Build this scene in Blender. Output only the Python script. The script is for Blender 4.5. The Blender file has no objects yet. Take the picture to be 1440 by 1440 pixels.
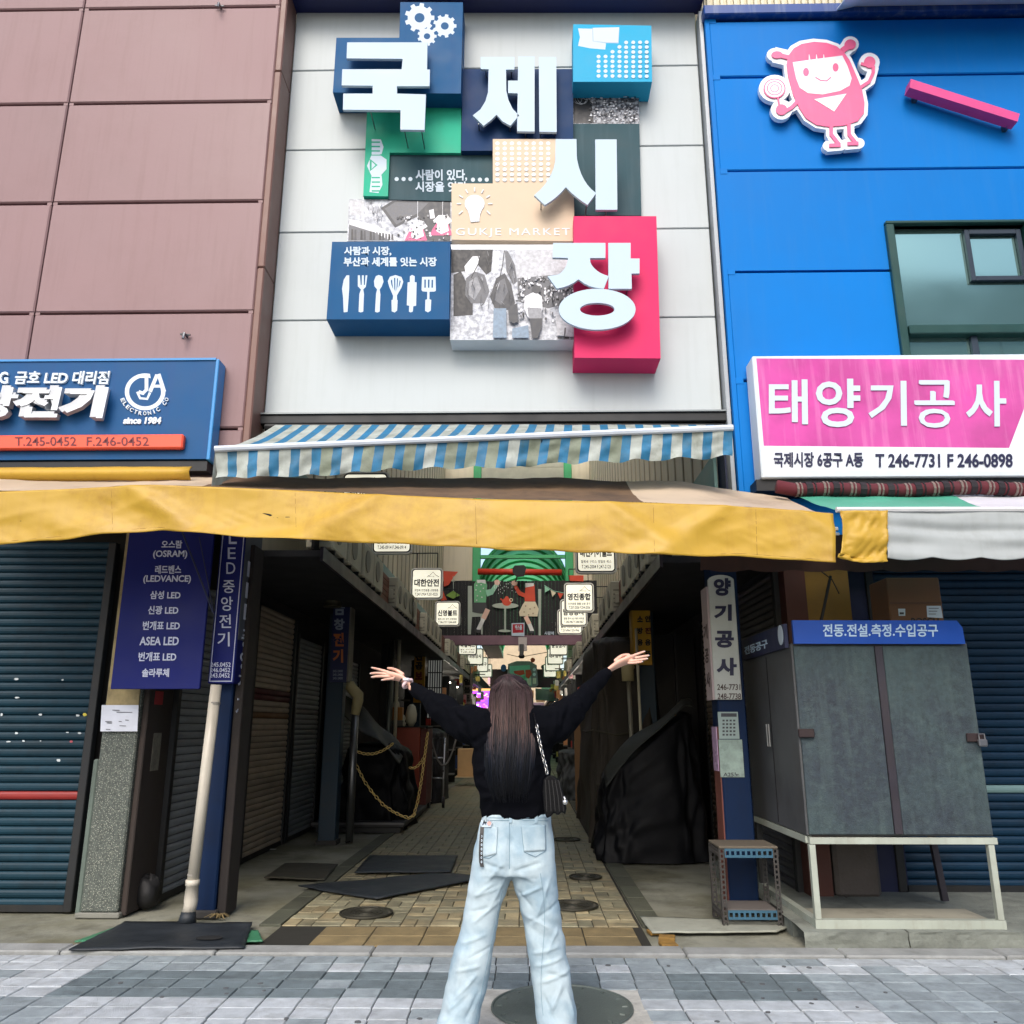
import bpy, bmesh, math, random
from mathutils import Vector, Matrix, noise
from mathutils.geometry import tessellate_polygon
from mathutils.bvhtree import BVHTree
PI = math.pi
rnd = random.Random(7)
SC = bpy.context.scene
COL = SC.collection

# ------------------------------------------------------------------ camera, sky, sun, exposure
CAMH, PITCH, YAW, FPX = 1.4, math.radians(14.65), math.radians(1.03), 1155.0
cam_d = bpy.data.cameras.new("camera"); cam = bpy.data.objects.new("camera", cam_d); COL.objects.link(cam)
cam.location = (0, 0, CAMH); cam.rotation_euler = (PI / 2 + PITCH, 0, YAW)
cam_d.sensor_width = 36; cam_d.lens = 36 * FPX / 1440; cam_d.clip_end = 600; cam_d.clip_start = 0.05
SC.camera = cam
w = bpy.data.worlds.new("World"); SC.world = w; w.use_nodes = True
nt = w.node_tree; nt.nodes.clear()
sky = nt.nodes.new("ShaderNodeTexSky"); sky.sky_type = 'NISHITA'; sky.sun_disc = False
sky.sun_elevation = math.radians(44); sky.sun_rotation = math.radians(190)
sky.air_density = 1.0; sky.dust_density = 3.0; sky.ozone_density = 1.0
bg = nt.nodes.new("ShaderNodeBackground"); bg.inputs[1].default_value = 0.15
wo = nt.nodes.new("ShaderNodeOutputWorld")
nt.links.new(sky.outputs[0], bg.inputs[0]); nt.links.new(bg.outputs[0], wo.inputs[0])
sd = bpy.data.lights.new("sun", 'SUN'); sd.energy = 1.0; sd.angle = math.radians(32); sd.color = (1, .96, .9)
so = bpy.data.objects.new("sun", sd); COL.objects.link(so)
_dir = Vector((math.sin(math.radians(190)) * math.cos(math.radians(44)), math.cos(math.radians(190)) * math.cos(math.radians(44)), math.sin(math.radians(44))))
so.rotation_euler = _dir.to_track_quat('Z', 'Y').to_euler()
SC.view_settings.view_transform = 'Standard'; SC.view_settings.look = 'None'
SC.view_settings.gamma = 1; SC.view_settings.use_curve_mapping = False
SC.view_settings.exposure = 0.93

# ------------------------------------------------------------------ measuring helpers (photo point -> real point on a known plane)
_F = Vector((-math.sin(YAW) * math.cos(PITCH), math.cos(YAW) * math.cos(PITCH), math.sin(PITCH)))
_R = Vector((math.cos(YAW), math.sin(YAW), 0)); _U = _R.cross(_F); _C = Vector((0, 0, CAMH))
def ray(x, y): return _F + _R * ((x - 720) / FPX) + _U * ((720 - y) / FPX)
def P(x, y, Y):
    r = ray(x, y); return _C + r * (Y / r.y)
def G(x, y, h=0.0):
    r = ray(x, y); return _C + r * ((h - CAMH) / r.z)
def PX(x, y, X):
    r = ray(x, y); return _C + r * (X / r.x)
def pxm(Y, h=0): # pixels per metre near depth Y
    return FPX / (Y * math.cos(PITCH) + (h - CAMH) * math.sin(PITCH))

# ------------------------------------------------------------------ materials
MATS = {}
def lin(c): return tuple(((v / 255) / 12.92 if v / 255 <= .04045 else ((v / 255 + .055) / 1.055) ** 2.4) for v in c)
def M(name, col, rough=.6, metal=0, var=.12, scale=3.0, dirt=0.0, dirtcol=(60, 52, 42), bump=.0, bscale=40, rand=0.0,
      streak=0.0, emis=0, spec=.5, speck=None, trans=0, clear=0, col2=None, c2scale=2.0, ridge=None):
    if name in MATS: return MATS[name]
    m = bpy.data.materials.new(name); MATS[name] = m; m.use_nodes = True
    n = m.node_tree.nodes; l = m.node_tree.links; n.clear()
    out = n.new("ShaderNodeOutputMaterial"); b = n.new("ShaderNodeBsdfPrincipled")
    b.inputs['Roughness'].default_value = rough; b.inputs['Metallic'].default_value = metal
    b.inputs['Specular IOR Level'].default_value = spec
    tc = n.new("ShaderNodeTexCoord"); oi = n.new("ShaderNodeObjectInfo")
    add = n.new("ShaderNodeVectorMath"); add.operation = 'ADD'
    rv = n.new("ShaderNodeVectorMath"); rv.operation = 'SCALE'; rv.inputs[0].default_value = (37, 17, 29)
    l.new(oi.outputs['Random'], rv.inputs['Scale']); l.new(tc.outputs['Object'], add.inputs[0]); l.new(rv.outputs[0], add.inputs[1])
    co = add.outputs[0]
    c = lin(col)
    def mix(kind, fac, a, bb):
        x = n.new("ShaderNodeMix"); x.data_type = 'RGBA'; x.blend_type = kind
        for s, v in ((0, fac), (6, a), (7, bb)):
            if hasattr(v, 'links'): l.new(v, x.inputs[s])
            else: x.inputs[s].default_value = v if s == 0 else (*v[:3], 1)
        return x.outputs[2]
    def ramp(src, p0, p1, v0=0, v1=1):
        r = n.new("ShaderNodeMapRange"); l.new(src, r.inputs[0])
        r.inputs[1].default_value = p0; r.inputs[2].default_value = p1; r.inputs[3].default_value = v0; r.inputs[4].default_value = v1
        return r.outputs[0]
    def nz(sc, det=4, vec=None, ro=.6):
        t = n.new("ShaderNodeTexNoise"); t.inputs['Scale'].default_value = sc; t.inputs['Detail'].default_value = det
        t.inputs['Roughness'].default_value = ro
        l.new(vec if vec is not None else co, t.inputs['Vector']); return t.outputs[0]
    cur = None
    base = c
    if col2 is not None:
        cur = mix('MIX', ramp(nz(c2scale), .42, .6), c, lin(col2)); base = cur
    n1 = nz(scale)
    cur = mix('MULTIPLY', 1.0, base, mix('MIX', ramp(n1, .3, .7), (1 - var,) * 3, (1 + var * .6,) * 3))
    if speck:
        scol, ssc, th = speck
        v = n.new("ShaderNodeTexVoronoi"); v.inputs['Scale'].default_value = ssc; l.new(co, v.inputs['Vector'])
        cur = mix('MIX', ramp(v.outputs['Distance'], th, th + .12, 1, 0), cur, lin(scol))
    if dirt > 0:
        cur = mix('MIX', ramp(nz(scale * .7 + .4, 8, ro=.72), .5, .72, 0, dirt), cur, lin(dirtcol))
    if streak > 0:
        mp = n.new("ShaderNodeMapping"); mp.inputs['Scale'].default_value = (9, 9, .6); l.new(co, mp.inputs[0])
        cur = mix('MIX', ramp(nz(1.5, 6, mp.outputs[0]), .5, .75, 0, streak), cur, lin(dirtcol))
    if rand > 0:
        cur = mix('MULTIPLY', 1.0, cur, mix('MIX', oi.outputs['Random'], (1 - rand,) * 3, (1 + rand * .7,) * 3))
    l.new(cur, b.inputs['Base Color'])
    if emis:
        l.new(cur, b.inputs['Emission Color']); b.inputs['Emission Strength'].default_value = emis
    hgt = None
    if bump > 0:
        hgt = nz(bscale, 5)
    if ridge:
        wv = n.new("ShaderNodeTexWave"); wv.bands_direction = ridge[0]; wv.inputs['Scale'].default_value = ridge[1]
        l.new(co, wv.inputs['Vector']); hgt = wv.outputs[1]; bump = ridge[2]
    if hgt is not None:
        bp = n.new("ShaderNodeBump"); bp.inputs['Strength'].default_value = bump; bp.inputs['Distance'].default_value = .01
        l.new(hgt, bp.inputs['Height']); l.new(bp.outputs[0], b.inputs['Normal'])
    rr = n.new("ShaderNodeMapRange"); l.new(n1, rr.inputs[0]); rr.inputs[1].default_value = .3; rr.inputs[2].default_value = .7
    rr.inputs[3].default_value = max(.03, rough - .08); rr.inputs[4].default_value = min(1, rough + .1); l.new(rr.outputs[0], b.inputs['Roughness'])
    if trans:
        tr = n.new("ShaderNodeBsdfTranslucent"); l.new(cur, tr.inputs[0]); ms = n.new("ShaderNodeMixShader"); ms.inputs[0].default_value = trans
        l.new(b.outputs[0], ms.inputs[1]); l.new(tr.outputs[0], ms.inputs[2])
        if clear:
            tp = n.new("ShaderNodeBsdfTransparent"); m3 = n.new("ShaderNodeMixShader"); m3.inputs[0].default_value = clear
            l.new(ms.outputs[0], m3.inputs[1]); l.new(tp.outputs[0], m3.inputs[2]); l.new(m3.outputs[0], out.inputs[0])
        else: l.new(ms.outputs[0], out.inputs[0])
    else: l.new(b.outputs[0], out.inputs[0])
    return m

# ------------------------------------------------------------------ object helpers
def tag(o, label=None, cat=None, group=None, kind=None):
    if label: o['label'] = label
    if cat: o['category'] = cat
    if group: o['group'] = group
    if kind: o['kind'] = kind
    return o
def empty(name, loc, label, cat, group=None):
    o = bpy.data.objects.new(name, None); COL.objects.link(o); o.location = loc; o.empty_display_size = .1
    return tag(o, label, cat, group)
def adopt(o, parent):
    if parent is not None:
        o.parent = parent
        # children meshes are written in world coordinates; undo the parent's offset
        o.matrix_parent_inverse = parent_world(parent).inverted()
    return o
def parent_world(p):
    m = Matrix.LocRotScale(p.location, p.rotation_euler, p.scale)
    if p.parent: m = parent_world(p.parent) @ p.matrix_parent_inverse @ m
    return m
class MB:
    def __init__(s): s.v = []; s.f = []; s.mi = []; s.cur = 0
    def verts(s, vs): k = len(s.v); s.v += [tuple(q) for q in vs]; return k
    def face(s, idx): s.f.append(tuple(idx)); s.mi.append(s.cur)
    def quad(s, a, b, c, d): k = s.verts((a, b, c, d)); s.face((k, k + 1, k + 2, k + 3))
    def hexa(s, p):
        k = s.verts(p)
        for q in ((0, 3, 2, 1), (4, 5, 6, 7), (0, 1, 5, 4), (1, 2, 6, 5), (2, 3, 7, 6), (3, 0, 4, 7)): s.face([k + i for i in q])
    def box(s, x0, x1, y0, y1, z0, z1):
        x0, x1 = sorted((x0, x1)); y0, y1 = sorted((y0, y1)); z0, z1 = sorted((z0, z1))
        s.hexa(((x0, y0, z0), (x1, y0, z0), (x1, y1, z0), (x0, y1, z0), (x0, y0, z1), (x1, y0, z1), (x1, y1, z1), (x0, y1, z1)))
        return s
    def bev(s, x0, x1, y0, y1, z0, z1, b=.01):
        x0, x1 = sorted((x0, x1)); y0, y1 = sorted((y0, y1)); z0, z1 = sorted((z0, z1))
        b = min(b, (x1 - x0) * .45, (y1 - y0) * .45, (z1 - z0) * .45)
        bm = bmesh.new(); bmesh.ops.create_cube(bm, size=1)
        for q in bm.verts: q.co = Vector(((x0 + x1) / 2 + q.co.x * (x1 - x0), (y0 + y1) / 2 + q.co.y * (y1 - y0), (z0 + z1) / 2 + q.co.z * (z1 - z0)))
        bmesh.ops.bevel(bm, geom=bm.edges[:], offset=b, segments=1, affect='EDGES')
        s.addbm(bm); return s
    def addbm(s, bm, mat=None):
        bm.verts.index_update(); k = s.verts([(mat @ q.co if mat else q.co) for q in bm.verts])
        for f in bm.faces: s.face([k + q.index for q in f.verts])
        bm.free()
    def tube(s, pts, r, n=8, caps=True):
        pts = [Vector(q) for q in pts]; m = len(pts); rs = r if isinstance(r, (list, tuple)) else [r] * m
        up = None; k0 = len(s.v)
        for i, q in enumerate(pts):
            t = (pts[min(i + 1, m - 1)] - pts[max(i - 1, 0)]).normalized()
            if up is None: up = t.orthogonal().normalized()
            up = (up - t * up.dot(t)); up = up.normalized() if up.length > 1e-6 else t.orthogonal().normalized()
            w_ = t.cross(up)
            s.verts([q + (up * math.cos(2 * PI * j / n) + w_ * math.sin(2 * PI * j / n)) * rs[i] for j in range(n)])
        for i in range(m - 1):
            for j in range(n):
                a = k0 + i * n + j; b = k0 + i * n + (j + 1) % n; s.face((a, b, b + n, a + n))
        if caps: s.face([k0 + j for j in range(n)][::-1]); s.face([k0 + (m - 1) * n + j for j in range(n)])
        return s
    def grid(s, fn, nu, nv):
        k = len(s.v)
        for i in range(nu + 1):
            for j in range(nv + 1): s.v.append(tuple(fn(i / nu, j / nv)))
        for i in range(nu):
            for j in range(nv):
                a = k + i * (nv + 1) + j; s.face((a, a + nv + 1, a + nv + 2, a + 1))
        return s
    def prism(s, poly, fn, nvec, d, holes=()):
        """poly (and holes) in 2D, fn maps 2D to 3D front face, extruded by d against nvec"""
        loops = [list(poly)] + [list(h) for h in holes]
        flat = [q for lp in loops for q in lp]
        tris = tessellate_polygon([[Vector((a, b, 0)) for a, b in lp] for lp in loops])
        fr = [Vector(fn(a, b)) for a, b in flat]; bk = [q - nvec * d for q in fr]
        k = s.verts(fr + bk); n = len(flat)
        for t in tris:
            a, b, c = t
            nn = (fr[b] - fr[a]).cross(fr[c] - fr[a])
            if nn.dot(nvec) < 0: a, c = c, a
            s.face((k + a, k + b, k + c)); s.face((k + n + c, k + n + b, k + n + a))
        o = 0
        for lp in loops:
            m = len(lp)
            for i in range(m):
                a = o + i; b = o + (i + 1) % m; s.face((k + a, k + n + a, k + n + b, k + b))
            o += m
        return s
    def mesh(s, name, mats):
        me = bpy.data.meshes.new(name); me.from_pydata(s.v, [], s.f)
        for m in (mats if isinstance(mats, (list, tuple)) else [mats]): me.materials.append(m)
        if any(s.mi): me.polygons.foreach_set('material_index', s.mi)
        return me
    def build(s, name, mats, parent=None, smooth=False, fix=True):
        me = s.mesh(name, mats)
        if fix:
            bm = bmesh.new(); bm.from_mesh(me); bmesh.ops.recalc_face_normals(bm, faces=bm.faces[:]); bm.to_mesh(me); bm.free()
        if smooth: me.shade_smooth()
        o = bpy.data.objects.new(name, me); COL.objects.link(o); adopt(o, parent)
        return o
def inst(name, me, parent, loc, rot=(0, 0, 0), scl=(1, 1, 1)):
    o = bpy.data.objects.new(name, me); COL.objects.link(o); o.location = loc; o.rotation_euler = rot; o.scale = scl
    adopt(o, parent); return o
def thingmesh(mb, name, mats, label, cat, group=None, smooth=False):
    return tag(mb.build(name, mats, None, smooth), label, cat, group)
def bx(name, mat, parent, *a, b=0):
    m = MB()
    if b: m.bev(*a, b)
    else: m.box(*a)
    return m.build(name, mat, parent)
def copy_tree(o, delta, parent=None, root=True):
    c = o.copy(); COL.objects.link(c)
    if root: c.location = Vector(o.location) + Vector(delta)
    else: c.parent = parent
    for ch in list(o.children): copy_tree(ch, delta, c, False)
    return c

# text: a font curve turned to a mesh and fitted into a frame
_TXT = {}
def txtmesh(s, bold=0.0, spacing=1.0):
    k = (s, bold, spacing)
    if k in _TXT: return _TXT[k]
    cu = bpy.data.curves.new("t", 'FONT'); cu.body = s; cu.resolution_u = 3; cu.extrude = .5; cu.offset = bold; cu.space_character = spacing
    ob = bpy.data.objects.new("t", cu)
    me = ob.to_mesh()
    V = [tuple(v.co) for v in me.vertices]; F_ = [tuple(p.vertices) for p in me.polygons]
    ob.to_mesh_clear(); bpy.data.objects.remove(ob); bpy.data.curves.remove(cu)
    _TXT[k] = (V, F_); return _TXT[k]
def addtext(mb, s, fn, nvec, d, bold=0.02, spacing=1.0, shear=0):
    """fn(u,v), u,v in 0..1 -> 3D point of the front face"""
    V, F_ = txtmesh(s, bold, spacing)
    if not V: return
    xs = [v[0] for v in V]; ys = [v[1] for v in V]; x0, x1, y0, y1 = min(xs), max(xs), min(ys), max(ys)
    k = mb.verts([Vector(fn((x - x0) / (x1 - x0) + shear * (y - y0) / (y1 - y0), (y - y0) / (y1 - y0))) + nvec * (d * (z + .5) + .0006) for x, y, z in V])
    for f in F_: mb.face([k + i for i in f])
FRONT = Vector((0, -1, 0))
def rectfn(x0, y0, x1, y1, Y, lean=0):
    """photo rectangle (x left, y top, x right, y bottom) on the plane at depth Y"""
    a = P(x0, y1, Y); b = P(x1, y1, Y); c = P(x0 + lean, y0, Y)
    return lambda u, v: a + (b - a) * u + (c - a) * v
def text(s, parent, mat, rect, Y, d=.004, bold=.02, name='lettering', spacing=1.0, shear=0, lean=0):
    mb = MB(); addtext(mb, s, rectfn(*rect, Y, lean), FRONT, d, bold, spacing, shear)
    return mb.build(name, mat, parent, fix=False)
def frame(O, u, v):
    O = Vector(O); u = Vector(u); v = Vector(v); return (lambda a, b: O + u * a + v * b)
class Ink:
    """flat shapes laid on a plane, each a hair above the one before"""
    def __init__(s, fn, nvec, d=.004, step=.0004, base=0): s.fn = fn; s.n = nvec; s.d = d; s.step = step if step > .001 else .00012; s.i = base; s.m = {}; s.c = {}
    def _f(s):
        s.i += 1; o = s.n * (s.step * s.i); return lambda a, b: Vector(s.fn(a, b)) + o
    def mb(s, mat): s.c[mat.name] = s.c.get(mat.name, 0) + 1; return s.m.setdefault(mat.name, (MB(), mat))[0]
    def poly(s, mat, pts, holes=()): s.mb(mat).prism(pts, s._f(), s.n, s.d, holes); return s
    def ell(s, mat, cx, cy, rx, ry, n=18, hole=0, a0=0): 
        pts = [(cx + rx * math.cos(2 * PI * i / n + a0), cy + ry * math.sin(2 * PI * i / n + a0)) for i in range(n)]
        hs = [[(cx + rx * hole * math.cos(2 * PI * i / n), cy + ry * hole * math.sin(2 * PI * i / n)) for i in range(n)]] if hole else ()
        return s.poly(mat, pts, hs)
    def stroke(s, mat, pts, w0, w1=None):
        w1 = w0 if w1 is None else w1; L = []; R = []; m = len(pts)
        for i, (a, b) in enumerate(pts):
            p = pts[max(0, i - 1)]; q = pts[min(m - 1, i + 1)]; t = Vector((q[0] - p[0], q[1] - p[1])); t.normalize()
            ww = (w0 + (w1 - w0) * i / (m - 1)) / 2
            L.append((a - t.y * ww, b + t.x * ww)); R.append((a + t.y * ww, b - t.x * ww))
        return s.poly(mat, L + R[::-1])
    def build(s, name, parent):
        r = []
        for mb, mat in s.m.values():
            o = mb.build(name, mat, parent, fix=False); r.append(o)
            if s.c[mat.name] > 2: o['kind'] = 'stuff'
        return r

# common materials
white = M('white_paint', (204, 214, 222), .5, spec=.3, var=.04, streak=.12, dirtcol=(150, 150, 145))
letterw = M('white_letter', (182, 200, 214), .55, var=.02, spec=.2)
printw = M('print_white', (192, 206, 218), .6, var=.03, spec=.2)
blackm = M('black_paint', (18, 18, 20), .5)
navyink = M('ink_navy', (24, 26, 62), .5)
steel = M('steel', (120, 122, 124), .35, .9, var=.15)
darkmetal = M('dark_metal', (34, 36, 38), .5, .3, dirt=.3)
rust = M('rusty_metal', (62, 60, 58), .75, .2, var=.3, scale=9, dirt=.6, dirtcol=(50, 34, 24))
creamp = M('cream_paint', (206, 200, 176), .5, var=.08, streak=.2, dirtcol=(110, 100, 80))
concrete = M('concrete', (120, 120, 112), .9, var=.22, scale=2.2, dirt=.55, dirtcol=(66, 64, 58), bump=.35, bscale=60)

# ================================================================== GROUND
ground_m = M('ground_concrete', (136, 136, 122), .85, var=.25, scale=1.3, dirt=.75, dirtcol=(52, 50, 40), bump=.45, bscale=45, col2=(108, 106, 86), c2scale=1.1)
mb = MB(); mb.grid(lambda u, v: (-60 + 120 * u, -40 + 160 * v, -.07), 12, 16)
tag(mb.build('ground', M('asphalt', (58, 58, 58), .9, bump=.3)), kind='structure')
# concrete apron of the alley sides and in front of the shops
mb = MB()
def apz(x, y): return -.004 + .006 * noise.noise((x * 1.3, y * 1.3, 0))
mb.grid(lambda u, v: (-6 + 12 * u, 5.71 + 54.3 * v ** 2, apz(-6 + 12 * u, 5.71 + 54.3 * v ** 2) - .012), 60, 70)
tag(mb.build('alley_floor', ground_m, smooth=True), kind='structure')
# sidewalk with single tiles
joint = M('joint_sand', (40, 42, 42), .95)
mb = MB(); mb.box(-6, 6, -5.5, 5.72, -.06, -.012)
sidewalk = tag(mb.build('sidewalk', joint), kind='structure')
TK = dict(rough=.8, var=.22, scale=11, bump=.8, bscale=140, rand=.13, dirt=.5)
t_w = M('tile_white', (178, 184, 188), dirtcol=(120, 118, 114), **TK)
t_g = M('tile_grey', (144, 154, 158), dirtcol=(82, 86, 90), **TK)
t_d = M('tile_dark', (106, 118, 122), dirtcol=(56, 62, 66), **TK)
TW, TD = .2, .1635
def tilemesh(w_, d_, h=.05, b=.004):
    m = MB(); k = m.verts([(-w_ / 2, -d_ / 2, -h), (w_ / 2, -d_ / 2, -h), (w_ / 2, d_ / 2, -h), (-w_ / 2, d_ / 2, -h),
                 (-w_ / 2, -d_ / 2, -b), (w_ / 2, -d_ / 2, -b), (w_ / 2, d_ / 2, -b), (-w_ / 2, d_ / 2, -b),
                 (-w_ / 2 + b, -d_ / 2 + b, 0), (w_ / 2 - b, -d_ / 2 + b, 0), (w_ / 2 - b, d_ / 2 - b, 0), (-w_ / 2 + b, d_ / 2 - b, 0)])
    for q in ((8, 9, 10, 11), (4, 5, 9, 8), (5, 6, 10, 9), (6, 7, 11, 10), (7, 4, 8, 11), (0, 1, 5, 4), (1, 2, 6, 5), (2, 3, 7, 6), (3, 0, 4, 7)): m.face(q)
    return m
tm = {m_.name: tilemesh(TW - .006, TD - .006).mesh('tile', m_) for m_ in (t_w, t_g, t_d)}
def tilecol(i, r):
    # bands of three rows; blocks step sideways from band to band
    x = i * TW
    if r < 2: m_ = t_g if -2.75 < x < 1.55 else t_w
    elif r < 5: m_ = t_d if (-2.72 < x < .35 or .5 < x < 1.52) else (t_w if x < 0 else t_g)
    elif r < 8: m_ = t_w if -2.5 < x < 1.75 else t_g
    else: m_ = [t_w, t_d, t_g][int((i + 60) // 9 + r // 3) % 3]
    q = rnd.random()
    if q < .07: m_ = t_g
    elif q < .11 and r < 2: m_ = t_w
    return m_
MH = (.172, 4.745, .36)
far_ = {m_.name: (MB(), m_) for m_ in (t_w, t_g, t_d)}
cnt = 0
for r in range(0, 60):
    cy = 5.70 - TD * (r + .5)
    for i in range(-28, 28):
        cx = (i + .5) * TW + .008 * math.sin(r)
        if abs(cx - MH[0]) < .52 and abs(cy - MH[1]) < .30: continue
        m_ = tilecol(i, r); dz = rnd.uniform(-.003, .002)
        half = .62 * (cy * .967 + .35) * .967 + .25
        if r < 8 and abs(cx + .05) < half and cnt < 300:
            o = inst('tile', tm[m_.name], sidewalk, (cx + rnd.uniform(-.001, .001), cy, dz), (rnd.uniform(-.008, .008), rnd.uniform(-.008, .008), rnd.uniform(-.008, .008))); cnt += 1
        else:
            f = tilemesh(TW - .006, TD - .006)
            tgt = far_[m_.name][0]; k = tgt.verts([(a + cx, b + cy, c + dz) for a, b, c in f.v])
            for q in f.f: tgt.face([k + j for j in q])
for mb, m_ in far_.values():
    o = mb.build('tile_field', m_, sidewalk, fix=False); o['kind'] = 'stuff'
# mortar collar and manhole cover at the woman's feet
mb = MB(); mb.box(MH[0] - .515, MH[0] + .515, MH[1] - .325, MH[1] + .325, -.05, -.003)
tag(mb.build('mortar_patch', M('mortar_pale', (178, 176, 168), .9, var=.25, scale=8, dirt=.4, dirtcol=(90, 86, 78), bump=.8, bscale=30)), kind='structure')
def manhole(c, r, z, mat, label, rings=3, studs=True):
    t = empty('manhole_cover', (c[0], c[1], z), label, 'manhole cover')
    m = MB(); m.prism([(r * math.cos(a * PI / 24), r * math.sin(a * PI / 24)) for a in range(48)], lambda a, b: (c[0] + a, c[1] + b, z + .008), Vector((0, 0, 1)), .012)
    m.build('cover_plate', mat, t)
    m = MB()
    for q in [1.0] + [(.25 + .55 * k / rings) for k in range(rings)]:
        p0 = [(c[0] + r * q * math.cos(a * PI / 24), c[1] + r * q * math.sin(a * PI / 24), z + .009) for a in range(49)]
        m.tube(p0, .008 if q == 1 else .0045, 5, False)
    if studs:
        for a in range(16):
            A = a * PI / 8; m.tube([(c[0] + r * .86 * math.cos(A), c[1] + r * .86 * math.sin(A), z + .009), (c[0] + r * .93 * math.cos(A), c[1] + r * .93 * math.sin(A), z + .009)], .006, 5)
    m.build('raised_ring', mat, t)
    return t
manhole(MH, .36, -.004, M('iron_cover', (98, 106, 100), .6, .4, var=.2, dirt=.5, dirtcol=(70, 72, 62), bump=.4, bscale=90), 'large round grey-green iron cover in the pale sidewalk by the feet', 1)
iron2 = M('iron_dark', (58, 56, 46), .6, .5, var=.3, dirt=.4)
manhole((-1.25, 6.9), .2, .004, iron2, 'round dark iron cover in the pavers left of the woman, below the black mats', 3)
manhole((.36, 7.2), .2, .004, iron2, 'ringed dark iron cover in the pavers right of the jeans', 4)
manhole((.55, 8.5), .15, .004, iron2, 'small dark iron cover beside the foot of the black tarp', 3)
manhole((.5, 11.2), .17, .004, iron2, 'dark iron cover deep in the alley beside the shoulder bag', 2)
# kerb strip
mb = MB()
for k in range(12):
    x0 = -6 + k * 1.0; mb.bev(x0 + .004, x0 + .996, 5.74, 5.93, -.05, .012 + rnd.uniform(-.006, .006), .01)
strip = tag(mb.build('kerb_strip', M('kerb_grey', (142, 144, 142), .85, var=.2, scale=5, dirt=.4, dirtcol=(80, 80, 74), bump=.5, bscale=50)), kind='structure')
# alley paving: brown slabs then small pavers
paving = MB(); paving.box(-1.8, .82, 5.93, 60, -.05, -.008)
paving = tag(paving.build('alley_paving', M('paver_joint', (34, 32, 24), .95)), kind='structure')
slabm = M('slab_ochre', (128, 112, 78), .75, var=.25, scale=6, dirt=.5, dirtcol=(70, 62, 44), rand=.16, bump=.4, bscale=80)
sm = tilemesh(.362, .262).mesh('slab', slabm)
for i in range(6):
    for j in range(2): inst('slab', sm, paving, (-1.28 + i * .37, 6.09 + j * .27, rnd.uniform(-.002, .003)), (0, 0, rnd.uniform(-.01, .01)))
pvm = M('paver_brown', (138, 133, 108), .6, var=.3, scale=7, dirt=.5, dirtcol=(50, 50, 36), rand=.28, bump=.4, bscale=90, col2=(150, 136, 104), c2scale=.5)
pv = tilemesh(.212, .102).mesh('paver', pvm); pvf = tilemesh(.212, .102)
far = MB(); cnt = 0; NX = 12; Sx = 2.6 / NX
for r in range(0, 150):
    for i in range(NX):
        cx = -1.8 + (i + .5) * Sx; cy = 6.53 + (r + .5) * Sx
        if cy > 36: continue
        for k in (-1, 1):
            rot = 0 if (i + r) % 2 else PI / 2
            px, py = (cx, cy + k * Sx / 4) if rot == 0 else (cx + k * Sx / 4, cy)
            dz = rnd.uniform(-.003, .003)
            hid = -.42 < cx < .25 and cy > 8.0
            if cnt < 298 and not hid: inst('paver', pv, paving, (px, py, dz), (rnd.uniform(-.01, .01), rnd.uniform(-.01, .01), rot + rnd.uniform(-.012, .012))); cnt += 1
            else:
                c_, s_ = math.cos(rot), math.sin(rot); kk = far.verts([(px + a * c_ - b * s_, py + a * s_ + b * c_, z + dz) for a, b, z in pvf.v])
                for q in pvf.f: far.face([kk + j for j in q])
o = far.build('paver_field', pvm, paving, fix=False); o['kind'] = 'stuff'
# border stones of the alley paving
bs = tilemesh(.16, .5).mesh('border_stone', M('border_stone', (78, 80, 66), .8, var=.25, scale=5, dirt=.4, rand=.2, bump=.4, bscale=70))
for k in range(26):
    inst('border_stone', bs, paving, (-1.89, 6.8 + k * .51, .002)); inst('border_stone', bs, paving, (.91, 6.8 + k * .51, .002))
# yellow broken tiles by the slab's right end
ym = M('tactile_yellow', (138, 104, 44), .8, var=.3, scale=9, dirt=.5, bump=.5)
for k, (x, y, a) in enumerate(((.93, 6.02, .1), (.95, 6.2, -.2), (.9, 6.36, .15))):
    o = inst('broken_tile', tilemesh(.11, .1, .02).mesh('broken_tile', ym), paving, (x, y, .012), (0, 0, a))
# raised step on the right with broken edge
def rough_block(x0, x1, y0, y1, z0, z1, seed, n=16, amp=.02):
    m = MB()
    def fn(u, v):
        x = x0 + (x1 - x0) * u; s_ = v * 3
        if s_ < 1: y, z = y0, z0 + (z1 - z0) * s_
        else: y, z = y0 + (y1 - y0) * (s_ - 1) / 2, z1
        nn = noise.noise((x * 3.1 + seed, y * 4, z * 9)); n2 = noise.noise((x * 14 + seed, y * 13, z * 20))
        e = amp if s_ < 1.3 else amp * .25
        return (x, y + e * nn + .3 * e * n2, z + e * .35 * nn + (-.012 if .8 < s_ < 1.1 else 0))
    m.grid(fn, n * 4, 12); return m
stepm = M('step_concrete', (116, 120, 112), .9, var=.3, scale=3.5, dirt=.6, dirtcol=(58, 60, 54), bump=.7, bscale=35)
m = rough_block(1.82, 2.5, 5.98, 7.4, -.02, .1, 1, 14); m2 = rough_block(2.51, 6, 5.99, 7.4, -.02, .1, 5, 26)
m.v += []; k = m.verts(m2.v); m.f += [tuple(k + i for i in f) for f in m2.f]; m.mi += m2.mi
m.box(1.84, 6, 6.3, 9.0, -.02, .086)
tag(m.build('shop_step', stepm, fix=True), kind='structure')
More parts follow.
